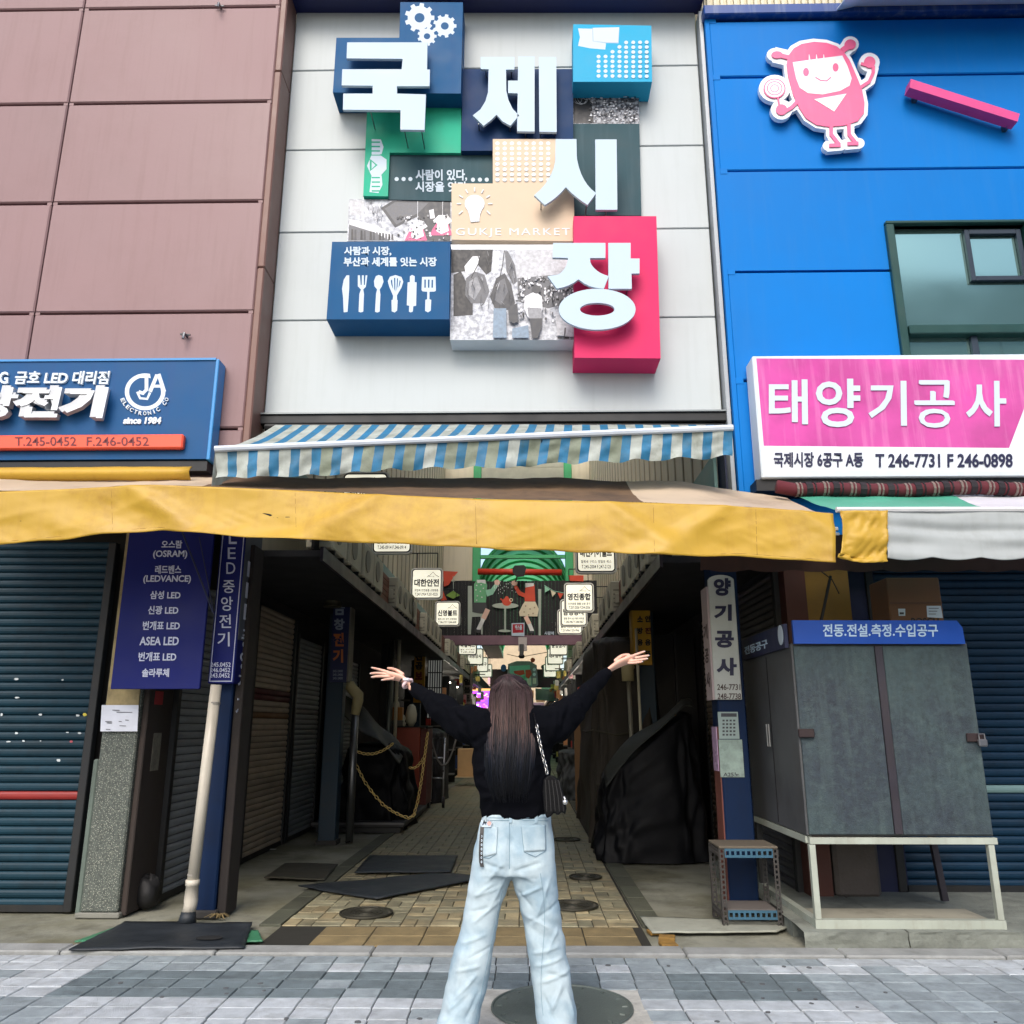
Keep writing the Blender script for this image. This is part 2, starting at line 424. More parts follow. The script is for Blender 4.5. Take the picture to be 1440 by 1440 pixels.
# dark rubber mats
rub = M('rubber_black', (30, 36, 42), .55, var=.3, scale=4, dirt=.35, dirtcol=(66, 70, 72), bump=.3, bscale=30)
def mat_thing(pts, z, mat, label, th=.012, curl=.01):
    c = sum((Vector((a, b, 0)) for a, b in pts), Vector()) / len(pts)
    t = empty('rubber_mat', (c.x, c.y, z), label, 'mat')
    m = MB(); a, b, c_, d = [Vector((p[0], p[1], 0)) for p in pts]
    def fn(u, v):
        q = (a * (1 - u) + b * u) * (1 - v) + (d * (1 - u) + c_ * u) * v
        return (q.x + .01 * noise.noise((u * 7, v * 7, 3)), q.y + .012 * noise.noise((u * 8, v * 8, 9)), z + th + curl * noise.noise((q.x * 2.3, q.y * 2.3, 1)))
    m.grid(fn, 24, 12)
    o = m.build('mat_sheet', mat, t, smooth=True); md = o.modifiers.new('s', 'SOLIDIFY'); md.thickness = .009; md.offset = -1
    return t
mat_thing([(-2.93, 5.72), (-1.83, 5.80), (-2.0, 6.48), (-2.95, 6.52)], .004, rub, 'large black rubber mat with a hole below the white drain pipe', .014, .018)
mat_thing([(-1.69, 8.6), (-.75, 8.62), (-.77, 9.68), (-1.74, 9.67)], .012, rub, 'flat rectangular black mat on the pavers, farther of the two beside each other')
mat_thing([(-2.05, 7.9), (-1.25, 7.36), (-.35, 8.4), (-.9, 8.58)], .016, rub, 'skewed pointed black mat on the pavers, nearer the camera', .012)
mat_thing([(-2.5, 8.36), (-1.9, 8.26), (-1.98, 9.19), (-2.54, 9.18)], .0, M('board_dark', (52, 50, 40), .7, dirt=.4), 'dark board lying on the concrete below the brown shutters')
green = M('green_plastic', (60, 120, 88), .4, dirt=.3)
mat_thing([(-3.03, 5.98), (-2.8, 5.98), (-2.85, 6.5), (-2.95, 6.5)], .0, green, 'green plastic sheet edge showing at the left of the black mat', .006)
mat_thing([(-2.0, 5.98), (-1.78, 6.02), (-1.9, 6.3), (-2.02, 6.3)], .0, green, 'green plastic scrap showing at the right of the black mat', .006)
holem = M('hole_dark', (8, 9, 10), .9)
m = MB(); m.prism([(.09 * math.cos(a * .524) * (1 + .3 * noise.noise((a, 1, 2))), .055 * math.sin(a * .524)) for a in range(12)], lambda a, b: (-2.13 + a, 5.99 + b, .038), Vector((0, 0, 1)), .003)
tag(m.build('mat_tear', holem), 'torn dark hole near the right end of the big rubber mat', 'tear')
t = mat_thing([(.86, 6.28), (1.73, 6.32), (1.99, 6.6), (.84, 6.76)], .0, M('board_pale', (150, 152, 140), .7, var=.2, dirt=.5, dirtcol=(90, 88, 76)), 'pale worn board on the ground under the blue slotted steel stand', .02, .006)

# litter
pap = M('litter_white', (210, 210, 200), .8)
for k, (x, y) in enumerate(((384, 1196), (592, 1206), (461, 1177), (590, 1207))[:3]):
    g = G(x, y); m = MB()
    m.grid(lambda u, v: (g.x + .07 * (u - .5) + .01 * math.sin(9 * v), g.y + .05 * (v - .5), .012 + .02 * abs(noise.noise((u * 5 + k, v * 5, k)))), 5, 4)
    thingmesh(m, 'paper_scrap', pap, ['crumpled white paper on the concrete below the brown shutters', 'small white scrap on the edge of the rear black mat', 'white scrap at the foot of the dark green post'][k], 'litter')

# ================================================================== BUILDINGS
brown = M('brown_panel', (138, 112, 113), .5, spec=.3, var=.09, scale=.45, streak=.26, dirtcol=(114, 88, 84), rand=.04, dirt=.22, bump=.5, bscale=1.6)
brown_side = M('brown_trim', (112, 80, 70), .5, var=.1)
bluew = M('blue_panel', (0, 112, 192), .55, spec=.15, var=.09, scale=.7, rand=.02, streak=.14, dirtcol=(60, 120, 180))
whitep = M('pale_panel', (182, 190, 192), .5, spec=.3, var=.06, scale=.6, streak=.12, dirtcol=(136, 142, 138), rand=.02, dirt=.12)
navy = M('navy_metal', (16, 26, 78), .4)
groove = M('groove_dark', (22, 18, 24), .8)
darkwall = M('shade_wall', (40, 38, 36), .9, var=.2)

bb = empty('brown_building', (-4.5, 7, 0), 'building clad in dusty rose-brown metal panels at the left', 'building')
bx('wall', groove, bb, -12, -2.5, 6.86, 7.05, 3.1, 9.4)
zs = [3.1, 3.95, 5.094, 6.261, 7.397, 8.557, 9.4]; xs = [-9.4, -6.97, -4.54, -2.50]
for i in range(3):
    for j in range(6):
        m = MB(); m.bev(xs[i] + .006, xs[i + 1] - .006, 6.80, 6.87, zs[j] + .014, zs[j + 1] - .010, .012)
        # end lips that close the groove short of the joint
        m.build('panel', brown, bb)
        if j: bx('groove_cap', brown, bb, xs[i] + .008, xs[i] + .05, 6.808, 6.87, zs[j] - .012, zs[j] + .016); bx('groove_cap', brown, bb, xs[i + 1] - .05, xs[i + 1] - .008, 6.808, 6.87, zs[j] - .012, zs[j] + .016)
for j in range(3):
    bx('corner_trim', brown_side, bb, -2.50, -2.43, 6.79, 7.11, 3.35 + j * 2.2, 5.545 + j * 2.2, b=.012)
bx('lintel', darkmetal, bb, -2.88, -2.46, 6.84, 7.3, 3.0, 3.34)
bx('side_wall', darkwall, bb, -12, -3.55, 7.06, 7.2, -.02, 3.1)
for (x, y) in ((310, 10), (262, 472)):
    p = P(x, y, 6.78); m = MB(); m.tube([p + Vector((0, .04, 0)), p, p + Vector((0, -.05, .0)), p + Vector((.0, -.06, -.06))], .012, 6); m.tube([p + Vector((-.05, -.01, .01)), p + Vector((.04, -.01, 0))], .01, 6)
    m.build('pipe_stub', steel, bb)
wb = empty('market_gate_wall', (-.3, 7.2, 4), 'pale grey panelled gable wall over the alley entrance', 'wall')
bx('wall', groove, wb, -2.43, 1.80, 7.14, 7.3, 4.10, 9.2)
zs = [4.19, 5.16, 6.116, 7.064, 8.035, 9.0]
for j in range(5):
    bx('panel', whitep, wb, -2.425, 1.80, 7.10, 7.15, zs[j] + .006, zs[j + 1] - .006, b=.006)
bx('base_rail', darkmetal, wb, -2.48, 1.86, 7.02, 7.16, 4.08, 4.165, b=.008)
bx('base_flashing', M('flashing', (120, 126, 128), .4, .5), wb, -2.48, 1.86, 7.0, 7.12, 4.168, 4.182)
m = MB(); m.hexa(((-2.46, 6.75, 8.78), (1.86, 6.75, 8.70), (1.86, 7.12, 8.70), (-2.46, 7.12, 8.78), (-2.46, 6.75, 9.5), (1.86, 6.75, 9.5), (1.86, 7.12, 9.5), (-2.46, 7.12, 9.5)))
m.build('eaves_beam', navy, wb)
bu = empty('blue_building', (4, 7, 0), 'building clad in bright blue metal panels at the right', 'building')
bx('edge_trim', M('trim_grey', (150, 156, 160), .4, .3), bu, 1.815, 1.85, 6.98, 7.12, 3.4, 8.6)
bx('wall', M('blue_groove', (6, 50, 110), .6), bu, 1.86, 12, 6.99, 7.1, 3.0, 8.5)
WX0, WX1, WZ0, WZ1 = 3.44, 4.76, 4.2, 6.0
zs = [3.33, 4.43, 5.534, 6.628, 7.724, 8.42]
def bpanel(x0, x1, z0, z1, name='panel'):
    bx(name, bluew, bu, x0, x1, 6.93, 7.0, z0 + .012, z1 - .010, b=.01)
for j in range(5):
    z0, z1 = zs[j], zs[j + 1]
    if z1 <= WZ0 or z0 >= WZ1: bpanel(1.9, 9, z0, z1)
    else:   # one sheet cut out round the window
        a_, b_ = z0 + .012, z1 - .010; o_ = [(1.9, a_), (WX0, a_), (WX0, WZ1), (WX1, WZ1), (WX1, a_), (9, a_), (9, b_), (1.9, b_)] if z1 > WZ1 else None
        if o_: m = MB(); m.prism(o_, lambda p, q: (p, 6.93, q), FRONT, .07); m.build('panel', bluew, bu)
        else: bpanel(1.9, WX0, z0, z1); bpanel(WX1, 9, z0, z1)
bx('panel', bluew, bu, 1.9, 9, 6.93, 7.0, 2.95, zs[0] - .01)
for j in range(1, 6): bx('groove_cap', bluew, bu, 1.901, 1.97, 6.926, 6.99, zs[j] - .03, zs[j] + .03)
bx('edge_strip', bluew, bu, 1.86, 1.9, 6.928, 7.0, 2.95, 8.44)
bx('parapet_cap', M('parapet_blue', (10, 60, 130), .4, streak=.3, dirtcol=(150, 160, 165)), bu, 1.84, 9, 6.86, 7.1, 8.44, 8.56, b=.01)
# corrugated fascia above the parapet
m = MB()
for k in range(34): m.box(1.9 + k * .07, 1.93 + k * .07, 6.95, 6.99, 8.57, 9.3)
m.box(1.88, 4.3, 6.99, 7.03, 8.57, 9.3)
m.build('corrugated_fascia', creamp, bu)
# silver canopy edge of the roof at the top right
can = empty('roof_canopy', (5, 6.6, 8.5), 'silver curved canopy edge over the blue wall at the top right corner', 'canopy')
silv = M('silver_sheet', (204, 212, 222), .35, .0, var=.08)
m = MB()
prof = [(6.99, 8.60), (6.45, 8.30), (6.3, 8.30), (6.22, 8.38), (6.22, 8.9)]
def cf(u, v):
    a = v * (len(prof) - 1); i = min(int(a), len(prof) - 2); f = a - i
    y = prof[i][0] * (1 - f) + prof[i + 1][0] * f; z = prof[i][1] * (1 - f) + prof[i + 1][1] * f
    return (2.95 + 5 * u + (.25 * (1 - v) if u == 0 else 0), y, z - .05 * math.exp(-u * 40))
m.grid(cf, 12, 12); o = m.build('canopy_sheet', silv, can, True)
o.modifiers.new('s', 'SOLIDIFY').thickness = .02
bx('canopy_light', M('canopy_strip', (200, 205, 210), .3), can, 3.35, 4.6, 6.24, 6.27, 8.30, 8.33)
# window
win = empty('window', (4.1, 6.95, 5.1), 'dark green framed window in the blue wall reflecting pale panels', 'window')
gframe = M('window_frame', (26, 66, 62), .4, .2, dirt=.2)
glass = M('window_glass', (128, 164, 160), .04, .8, var=.08, scale=.6, spec=1.0)
fz = MB()
for a in ((WX0 - .03, WX0 + .045, WZ0, WZ1), (WX1 - .045, WX1 + .03, WZ0, WZ1), (WX0 - .03, WX1 + .03, WZ1, WZ1 + .035), (WX0 + .06, WX1 - .06, 4.86, 4.95)):
    fz.bev(a[0], a[1], 6.88, 7.0, a[2], a[3], .008)
fz.build('frame', gframe, win)
for a in ((WX0 + .06, 4.25, 4.95, WZ1 - .002), (4.25, WX1 - .06, 4.95, WZ1 - .002), (WX0 + .06, 4.1, WZ0, 4.86), (4.1, WX1 - .06, WZ0, 4.86)):
    bx('pane', glass, win, a[0], a[1], 6.975, 6.985, a[2], a[3])
f2 = M('vent_frame', (30, 44, 58), .4)
for i, a in enumerate(((4.16, 4.205, 5.42, 5.96), (4.645, 4.69, 5.42, 5.96), (4.206, 4.644, 5.42, 5.47), (4.206, 4.644, 5.91, 5.96), (4.07, 4.13, WZ0, 4.86))):
    bx('vent_sash' if i < 4 else 'mullion', f2, win, a[0], a[1], 6.93, 6.972, a[2], a[3], b=.005)
# building across the street: what the window glass mirrors, and what closes the street
ob = empty('opposite_building', (1, -12, 0), 'pale panelled building across the street behind the camera', 'building')
bx('wall', groove, ob, 7, 26, -14, -12.1, 0, 16.5)
pz = M('opposite_panel', (206, 210, 208), .5, var=.1)
for j in range(11):
    for i in range(4): bx('panel', pz, ob, 7 + i * 4.6 + .02, 11.6 + i * 4.6 - .02, -12.1, -12.0, j * 1.5 + .02, (j + 1) * 1.5 - .02)

# ================================================================== BIG MARKET SIGN
sg = empty('market_sign', (-.3, 7.1, 6.4), 'large collage sign of coloured boxes with four big white letters on the grey gable', 'sign')
WALLY = 7.095
def depth_for(xb, yf, yb):
    """front plane depth whose point at yf has the height of the wall point at yb"""
    z = P(xb, yb, WALLY).z; r = ray(xb, yf); return (z - CAMH) / r.z * r.y
def boxsign(px, Yf, mat, label, name='sign_box', back=WALLY):
    m = MB(); m.prism(px, lambda a, b: P(a, b, Yf), FRONT, back - Yf)
    o = m.build(name, mat, sg); o['label'] = label; return o
def pxpoly_fix(px): return px
D1 = depth_for(480, 131, 160); D2 = depth_for(700, 212, 223); D3 = depth_for(600, 215, 223); D9 = depth_for(860, 115, 143)
D10 = depth_for(870, 503.5, 523); D12 = depth_for(550, 449, 473); D11 = depth_for(720, 478, 493); D6 = depth_for(720, 338, 350)
bnavy = M('sign_blue', (14, 78, 124), .6, spec=.2, var=.06, streak=.25, dirtcol=(20, 54, 110))
bnavy2 = M('sign_navy', (12, 50, 92), .6, spec=.2, var=.1, streak=.3, dirtcol=(10, 30, 90))
bgreen = M('sign_green', (40, 166, 134), .55, spec=.2, streak=.15, dirtcol=(30, 130, 110))
bteal = M('sign_slate', (48, 76, 84), .6, spec=.2, streak=.2, dirtcol=(90, 110, 120))
bbeige = M('sign_beige', (206, 186, 162), .6, spec=.2, var=.05, streak=.1, dirtcol=(200, 180, 160))
bcyan = M('sign_cyan', (40, 158, 198), .6, spec=.2, var=.04)
bpink = M('sign_pink', (208, 46, 98), .6, spec=.2, var=.05)
bwhite = M('sign_white', (206, 212, 218), .45)
boxsign([(563, 3), (651, 3.3), (648, 131.5), (468, 130), (473, 53), (561.5, 53)], D1, bnavy, 'blue stepped box behind the first letter')
boxsign([(651, 97), (806, 97), (806, 211.5), (648.5, 212)], D2, bnavy2, 'navy box behind the second letter')
boxsign([(520, 140), (649, 140), (648, 215), (548, 214.5), (545.5, 276), (510.7, 275.5), (516, 158)], D3, bgreen, 'green L shaped box')
boxsign([(548, 205), (700, 205), (695, 284), (545, 280.5)], WALLY - .05, bteal, 'slate panel with two lines of writing')
b6 = boxsign([(693, 195.5), (781, 195.5), (806, 196), (808, 339), (635, 337), (635, 258), (693, 258)], D6 - .04, bbeige, 'beige box with a light bulb print', back=WALLY - .06)
boxsign([(806, 174), (899, 174), (902, 303), (780, 303), (780, 190), (806, 190)], WALLY - .05, bteal, 'slate panel behind the third letter')
boxsign([(806, 34), (916, 36), (917, 115), (806, 115)], D9, bcyan, 'cyan box with two pillows printed')
boxsign([(806.5, 304), (923, 304), (929, 504), (808, 503)], D10 - .03, bpink, 'tall pink box behind the last letter')
boxsign([(467, 340), (633.2, 340), (631.5, 449), (459, 449)], D12, bnavy, 'blue box with white kitchen tools')
def inkon(Yp, base=0, d=.002): return Ink(lambda a, b: P(a, b, Yp), FRONT, d, .0004, base)
# printed photographs on three panels
gs = [M('print_grey_%d' % k, (v, v + 2, v + 8), .5, var=.35, scale=30) for k, v in enumerate((26, 58, 96, 140, 186, 226))]
for q, nm in zip(gs, ('ink_black', 'ink_charcoal', 'ink_grey', 'ink_mid', 'ink_pale', 'ink_white')): q.name = nm
photo_bw = M('photo_print', (150, 154, 164), .45, var=.2, scale=8, col2=(70, 72, 84), c2scale=26)
photo_dk = M('photo_print_dark', (64, 66, 76), .45, var=.2, scale=8, col2=(170, 174, 182), c2scale=34)
photo_lt = M('photo_print_light', (196, 200, 208), .45, var=.15, scale=10, col2=(142, 146, 156), c2scale=24)
pinkp = M('print_pink', (206, 84, 130), .5)
denimp = M('print_denim', (120, 140, 160), .5, var=.3, scale=30)
def c5(pts): return [(620 + x / 4.235, 240 + y / 4.235) for x, y in pts]
def c4(pts): return [(440 + x / 5.538, 240 + y / 5.538) for x, y in pts]
def c3(pts): return [(640 + x / 4.5, y / 4.5) for x, y in pts]
def c2(pts): return [(440 + x / 4.5, y / 4.5) for x, y in pts]
R2a = random.Random(8)
# left photo: stall with hanging clothes
o = boxsign([(491, 280), (642, 281), (642, 339), (488, 339)], WALLY - .04, photo_lt, 'printed photograph of a clothes stall'); Y5 = WALLY - .04
ik = inkon(Y5)
ik.poly(gs[4], c4([(290, 230), (400, 235), (395, 350), (285, 345)])).poly(gs[2], c4([(285, 370), (490, 440), (640, 545), (275, 545)]))
ik.poly(gs[5], c4([(285, 375), (500, 430), (690, 540), (600, 545), (480, 480), (285, 420)]))
ik.poly(gs[1], c4([(530, 290), (620, 235), (1070, 235), (1070, 350), (830, 350), (640, 445)])).poly(gs[2], c4([(560, 295), (640, 245), (900, 250), (820, 330), (650, 420)]))
for k in range(14):
    x = 300 + k * 24; ik.poly(gs[k % 3], c4([(x, 455 + k * 3), (x + 14, 458 + k * 3), (x + 17, 540), (x - 3, 540)]))
ik.poly(gs[1], c4([(820, 350), (1070, 330), (1070, 545), (880, 545)])).poly(gs[5], c4([(905, 310), (940, 300), (950, 370), (915, 375)]))
for cx, cy in ((815, 450), (1010, 410)):
    ik.poly(pinkp, c4([(cx - 75, cy + 40), (cx - 40, cy - 10), (cx + 40, cy - 10), (cx + 75, cy + 90), (cx + 70, cy + 95), (cx - 100, cy + 95)]))
    ik.poly(gs[5], c4([(cx - 75, cy - 20), (cx - 30, cy - 62), (cx + 40, cy - 62), (cx + 78, cy - 15), (cx + 40, cy + 10), (cx + 50, cy + 60), (cx - 10, cy + 85), (cx - 50, cy + 60), (cx - 40, cy + 5)]))
    ik.stroke(gs[5], c4([(cx, cy - 60), (cx + 2, cy - 210)]), .6)
for k in range(60): x = R2a.uniform(640, 1060); y = R2a.uniform(350, 545); ik.ell(gs[R2a.choice((0, 1, 3, 4, 5))], *c4([(x, y)])[0], R2a.uniform(.5, 2), R2a.uniform(.5, 2.5), 6)
for k in range(30): x = R2a.uniform(400, 540); y = R2a.uniform(235, 380); ik.stroke(gs[R2a.choice((2, 3, 4))], c4([(x, y), (x + R2a.uniform(-15, 15), y + R2a.uniform(10, 40))]), .7)
ik.build('photo_print', o)
# upper right photo
o = boxsign([(806, 121), (898, 121), (899, 174), (806, 174)], WALLY - .05, photo_dk, 'printed photograph of a crowded market seen from above')
ik = inkon(WALLY - .05); R2 = random.Random(3)
ik.poly(gs[0], c3([(750, 545), (880, 545), (860, 640), (880, 780), (750, 780)]))
for k in range(7): ik.ell(gs[4], *c3([(805 + R2.uniform(-30, 60), 610 + R2.uniform(-20, 20))])[0], 9 - k, 11 - k * 1.2, 20, hole=.93)
for k in range(220):
    x = R2.uniform(850, 1150); y = R2.uniform(560, 775); x, y = c3([(x, y)])[0]; ik.ell(gs[R2.choice((0, 1, 2, 4, 5, 5))], x, y, R2.uniform(.6, 2.2), R2.uniform(.5, 1.4), 6)
ik.build('photo_print', o)
# lower photo: bags and shoppers
o = boxsign([(633.5, 344), (812, 344), (812, 478), (633, 478)], D11, bwhite, 'white box with a printed photograph of bags and shoppers'); Yq = D11
ik = inkon(Yq); ik.poly(photo_lt, [(634, 351), (809, 351), (808, 478), (633.5, 477.5)])
ik.poly(gs[4], c5([(440, 472), (760, 476), (760, 620), (450, 640)])).poly(gs[2], c5([(455, 640), (790, 610), (790, 780), (640, 820), (460, 780)]))
ik.poly(gs[0], c5([(62, 470), (310, 470), (300, 600), (270, 620), (220, 560), (140, 600), (62, 610)])).poly(gs[5], c5([(140, 570), (190, 510), (230, 510), (210, 600), (150, 620)]))
ik.poly(gs[5], c5([(310, 480), (350, 480), (340, 600), (310, 620)])).poly(gs[0], c5([(75, 620), (120, 600), (160, 680), (190, 760), (190, 860), (75, 868)]))
ik.poly(gs[2], c5([(150, 640), (200, 600), (260, 620), (290, 720), (260, 790), (180, 790), (145, 740)])).poly(gs[3], c5([(170, 660), (215, 630), (240, 700), (200, 770), (165, 740)]))
ik.poly(gs[1], c5([(330, 640), (380, 610), (420, 680), (442, 790), (400, 830), (320, 820), (292, 750)])).poly(gs[2], c5([(345, 660), (380, 640), (400, 720), (360, 800), (320, 770)]))
ik.poly(gs[2], c5([(400, 480), (440, 560), (455, 660), (430, 680), (390, 600), (380, 480)])).stroke(gs[0], c5([(350, 640), (368, 560), (378, 475)]), 1.2).stroke(gs[0], c5([(180, 640), (230, 540), (215, 475)]), 1.2)
for k in range(70):
    x, y = c5([(R2.uniform(460, 780), R2.uniform(630, 780))])[0]; ik.ell(gs[R2.choice((1, 3, 4, 5, 5, 0))], x, y, R2.uniform(.8, 2.6), R2.uniform(.8, 2.2), 7)
for k in range(150):
    x, y = c5([(R2.uniform(450, 790), R2.uniform(640, 900))])[0]; ik.ell(gs[R2.choice((1, 3, 4, 5, 5, 0, 2))], x, y, R2.uniform(.5, 2.0), R2.uniform(.8, 3.4), 7)
for k in range(40):
    x, y = R2.uniform(150, 440), R2.uniform(480, 820); ik.stroke(gs[R2.choice((0, 1, 3, 4))], c5([(x, y), (x + R2.uniform(-25, 25), y + R2.uniform(20, 70))]), R2.uniform(.3, .9))
ik.poly(denimp, c5([(315, 830), (390, 830), (392, 1004), (310, 1004)])).poly(gs[1], c5([(400, 820), (455, 800), (462, 910), (430, 920), (405, 900)]))
ik.poly(denimp, c5([(425, 950), (520, 930), (525, 1005), (425, 1005)])).poly(gs[5], c5([(500, 760), (560, 730), (600, 760), (605, 830), (590, 890), (520, 885), (495, 830)]))
ik.poly(gs[3], c5([(515, 825), (600, 830), (600, 890), (522, 890)])).ell(gs[1], *c5([(568, 718)])[0], 6, 6).poly(gs[1], c5([(527, 890), (605, 890), (600, 940), (575, 1008), (545, 1008), (535, 940)]))
ik.poly(gs[4], c5([(680, 860), (720, 830), (790, 880), (790, 1000), (690, 990)])).ell(gs[1], *c5([(725, 800)])[0], 5, 6)
ik.poly(gs[0], c5([(695, 1000), (720, 1000), (720, 1010), (695, 1010)])).poly(gs[0], c5([(737, 1000), (762, 1000), (762, 1010), (737, 1010)]))
ik.build('photo_print', o)
# prints on the coloured boxes
def gear(ik, cx, cy, r, n, mat):
    pts = []
    for k in range(n):
        a = 2 * PI * k / n
        for da, q in ((-.28, .8), (-.2, 1), (.2, 1), (.28, .8)): pts.append((cx + r * q * math.cos(a + da * 2 * PI / n * 1.0), cy + r * q * math.sin(a + da * 2 * PI / n)))
    ik.poly(mat, pts, [[(cx + r * .34 * math.cos(a * PI / 8), cy + r * .32 * math.sin(a * PI / 8)) for a in range(16)]])
ik = inkon(D1, d=.01); gear(ik, 590, 25, 21, 9, printw); gear(ik, 625.5, 36.5, 16.5, 9, printw); gear(ik, 600.5, 51, 13.5, 9, printw); ik.build('gear_print', sg)
ik = inkon(D3)
for cy, s_ in ((215, 1), (254, -1)):
    pts = c2([(372, 880), (430, 882), (447, 930), (435, 975), (372, 990)]) if s_ > 0 else c2([(372, 1110), (435, 1110), (440, 1170), (415, 1222), (358, 1215)])
    ik.poly(printw, pts)
    for k in range(4): yy = (895 + k * 28) if s_ > 0 else (1120 + k * 28); ik.poly(bgreen, c2([(372, yy), (425, yy), (425, yy + 9), (372, yy + 9)]))
ik.poly(printw, c2([(370, 985), (430, 985), (466, 1010), (466, 1070), (430, 1110), (370, 1110), (343, 1050)])).poly(bgreen, c2([(360, 1005), (410, 1045), (360, 1085)])).poly(printw, c2([(372, 1022), (396, 1045), (372, 1070)]))
ik.build('candy_print', sg)
ik = inkon(WALLY - .05)
for x in (530, 574, 617, 1013, 1057, 1100): ik.ell(printw, *c2([(x, 1133 + (x > 800) * 4)])[0], 2.9, 2.9)
ik.build('dot_print', sg)
text('사람이 있다,', sg, printw, (584.5, 238.5, 657, 255), WALLY - .05, .003, .03)
text('시장을 잇다', sg, printw, (584, 255.5, 657, 270), WALLY - .05, .003, .03)
ik = inkon(D6 - .04)
bw2 = M('bulb_pale', (214, 220, 226), .6, spec=.2)
for r in range(8):
    for c_ in range(8): ik.ell(bw2, 699.5 + c_ * 10.2 + (0), 201.5 + r * 7.4, 3.1, 2.7, 8)
ik.ell(bw2, 667.5, 287, 14, 12.5).poly(bw2, [(656, 292), (679, 292), (675, 303), (674, 312), (662, 313), (660, 303)])
for k in range(7):
    a = PI * (k * 30 + 0) / 180 if True else 0
    ik.stroke(bw2, [(667.5 - 19 * math.cos(a), 287 - 17 * math.sin(a)), (667.5 - 25 * math.cos(a), 287 - 23 * math.sin(a))], 1.6)
for sx in (-1, 1): ik.stroke(bw2, [(667.5 + sx * 17, 297), (667.5 + sx * 22, 302)], 1.6)
ik.build('bulb_print', sg)
text('GUKJE MARKET', sg, bw2, (641, 321, 802, 334), D6 - .04, .003, 0, spacing=1.2)
ik = inkon(D9)
sh = M('pillow_edge', (150, 170, 186), .5)
ik.poly(printw, c3([(778, 180), (873, 182), (873, 262), (955, 275), (950, 313), (850, 305), (778, 290), (790, 235)])).poly(sh, c3([(868, 176), (1040, 172), (1034, 274), (945, 272), (870, 262)])).poly(printw, c3([(873, 177), (1037, 173), (1031, 268), (945, 266), (876, 258)]))
starts = [2, 2, 1, 0, -1, -1, -1, -1]
cols = [(908, 358), (952, 358), (996, 328), (1040, 298), (1082, 270), (1127, 270), (1170, 270), (1212, 270)]
for x, y0 in cols:
    y = y0
    while y < 500: ik.ell(printw, *c3([(x, y)])[0], 2.9, 2.6, 8); y += 30.8
ik.build('pillow_print', sg)
text('사람과 시장,', sg, printw, (484, 347, 550.5, 360), D12, .004, .035)
text('부산과 세계를 잇는 시장', sg, printw, (483.5, 362, 614.5, 375), D12, .004, .035)
ik = inkon(D12)
ik.poly(printw, c4([(283, 815), (283, 915), (270, 1100), (240, 1103), (235, 985), (227, 920), (240, 850), (262, 815)]))
ik.poly(printw, c4([(350, 815), (366, 815), (372, 890), (380, 890), (382, 815), (396, 815), (397, 890), (405, 890), (410, 815), (424, 815), (412, 905), (392, 925), (398, 960), (392, 1098), (372, 1104), (356, 1098), (362, 960), (374, 925), (350, 900)]))
ik.poly(printw, c4([(512, 812), (540, 822), (550, 865), (535, 905), (520, 925), (526, 965), (520, 1098), (500, 1105), (484, 1098), (492, 960), (500, 925), (480, 900), (476, 860), (490, 822)]))
ik.poly(printw, c4([(643, 813), (690, 828), (704, 865), (690, 910), (655, 970), (655, 1005), (660, 1008), (656, 1090), (636, 1105), (614, 1095), (612, 1008), (622, 1005), (625, 975), (595, 905), (583, 860), (600, 826)]),
        [c4([(606, 858), (617, 845), (620, 880), (626, 925), (612, 890)]), c4([(632, 835), (642, 835), (642, 945), (634, 920)]), c4([(655, 836), (663, 840), (660, 900), (650, 940)]), c4([(676, 850), (684, 862), (676, 895), (666, 915)])])
ik.poly(printw, c4([(772, 812), (793, 822), (793, 868), (808, 870), (804, 1052), (782, 1056), (778, 1098), (762, 1104), (748, 1098), (750, 1052), (731, 1048), (738, 870), (755, 868), (756, 822)]))
ik.poly(printw, c4([(850, 828), (955, 826), (958, 935), (945, 942), (908, 943), (908, 1002), (922, 1006), (918, 1090), (896, 1104), (874, 1092), (876, 1006), (890, 1002), (891, 943), (855, 940), (846, 930)]),
        [c4([(868, 848), (880, 848), (879, 912), (868, 912)]), c4([(896, 848), (909, 848), (907, 912), (896, 912)]), c4([(924, 850), (936, 850), (935, 912), (923, 912)])])
ik.build('utensil_print', sg)
# the four big letters standing off on rods
LD = .03
def bigletter(polys, Yl, rods, ring=None):
    m = MB()
    for p in polys: m.prism(p, lambda a, b: P(a, b, Yl), FRONT, LD)
    if ring:
        cx, cy, rx, ry, ix, iy = ring; N = 48
        m.prism([(cx + rx * math.cos(2 * PI * k / N), cy + ry * math.sin(2 * PI * k / N)) for k in range(N)], lambda a, b: P(a, b, Yl), FRONT, LD, [[(cx + ix * math.cos(2 * PI * k / N), cy + iy * math.sin(2 * PI * k / N)) for k in range(N)]])
    o = m.build('big_letter', letterw, sg, fix=False)
    for x, y, Yb in rods:
        a = P(x, y, Yl + .02); mm = MB(); mm.tube([a, Vector((a.x, Yb, a.z + rnd.uniform(-.01, .01)))], .006, 6); mm.build('stand_rod', steel, o)
YL1 = D1 - .11; YL2 = D2 - .12; YL3 = D6 - .19; YL4 = D10 - .17
bigletter([c2([(217, 268), (725, 268), (722, 440), (740, 440), (738, 545), (532, 545), (532, 592), (715, 597), (706, 822), (553, 820), (555, 697), (190, 694), (192, 592), (378, 592), (378, 542), (182, 540), (186, 438), (562, 438), (568, 372), (213, 369)])], YL1,
          [(520, 152, D3), (568, 180, D3), (592, 180, D3), (545, 75, D1)])
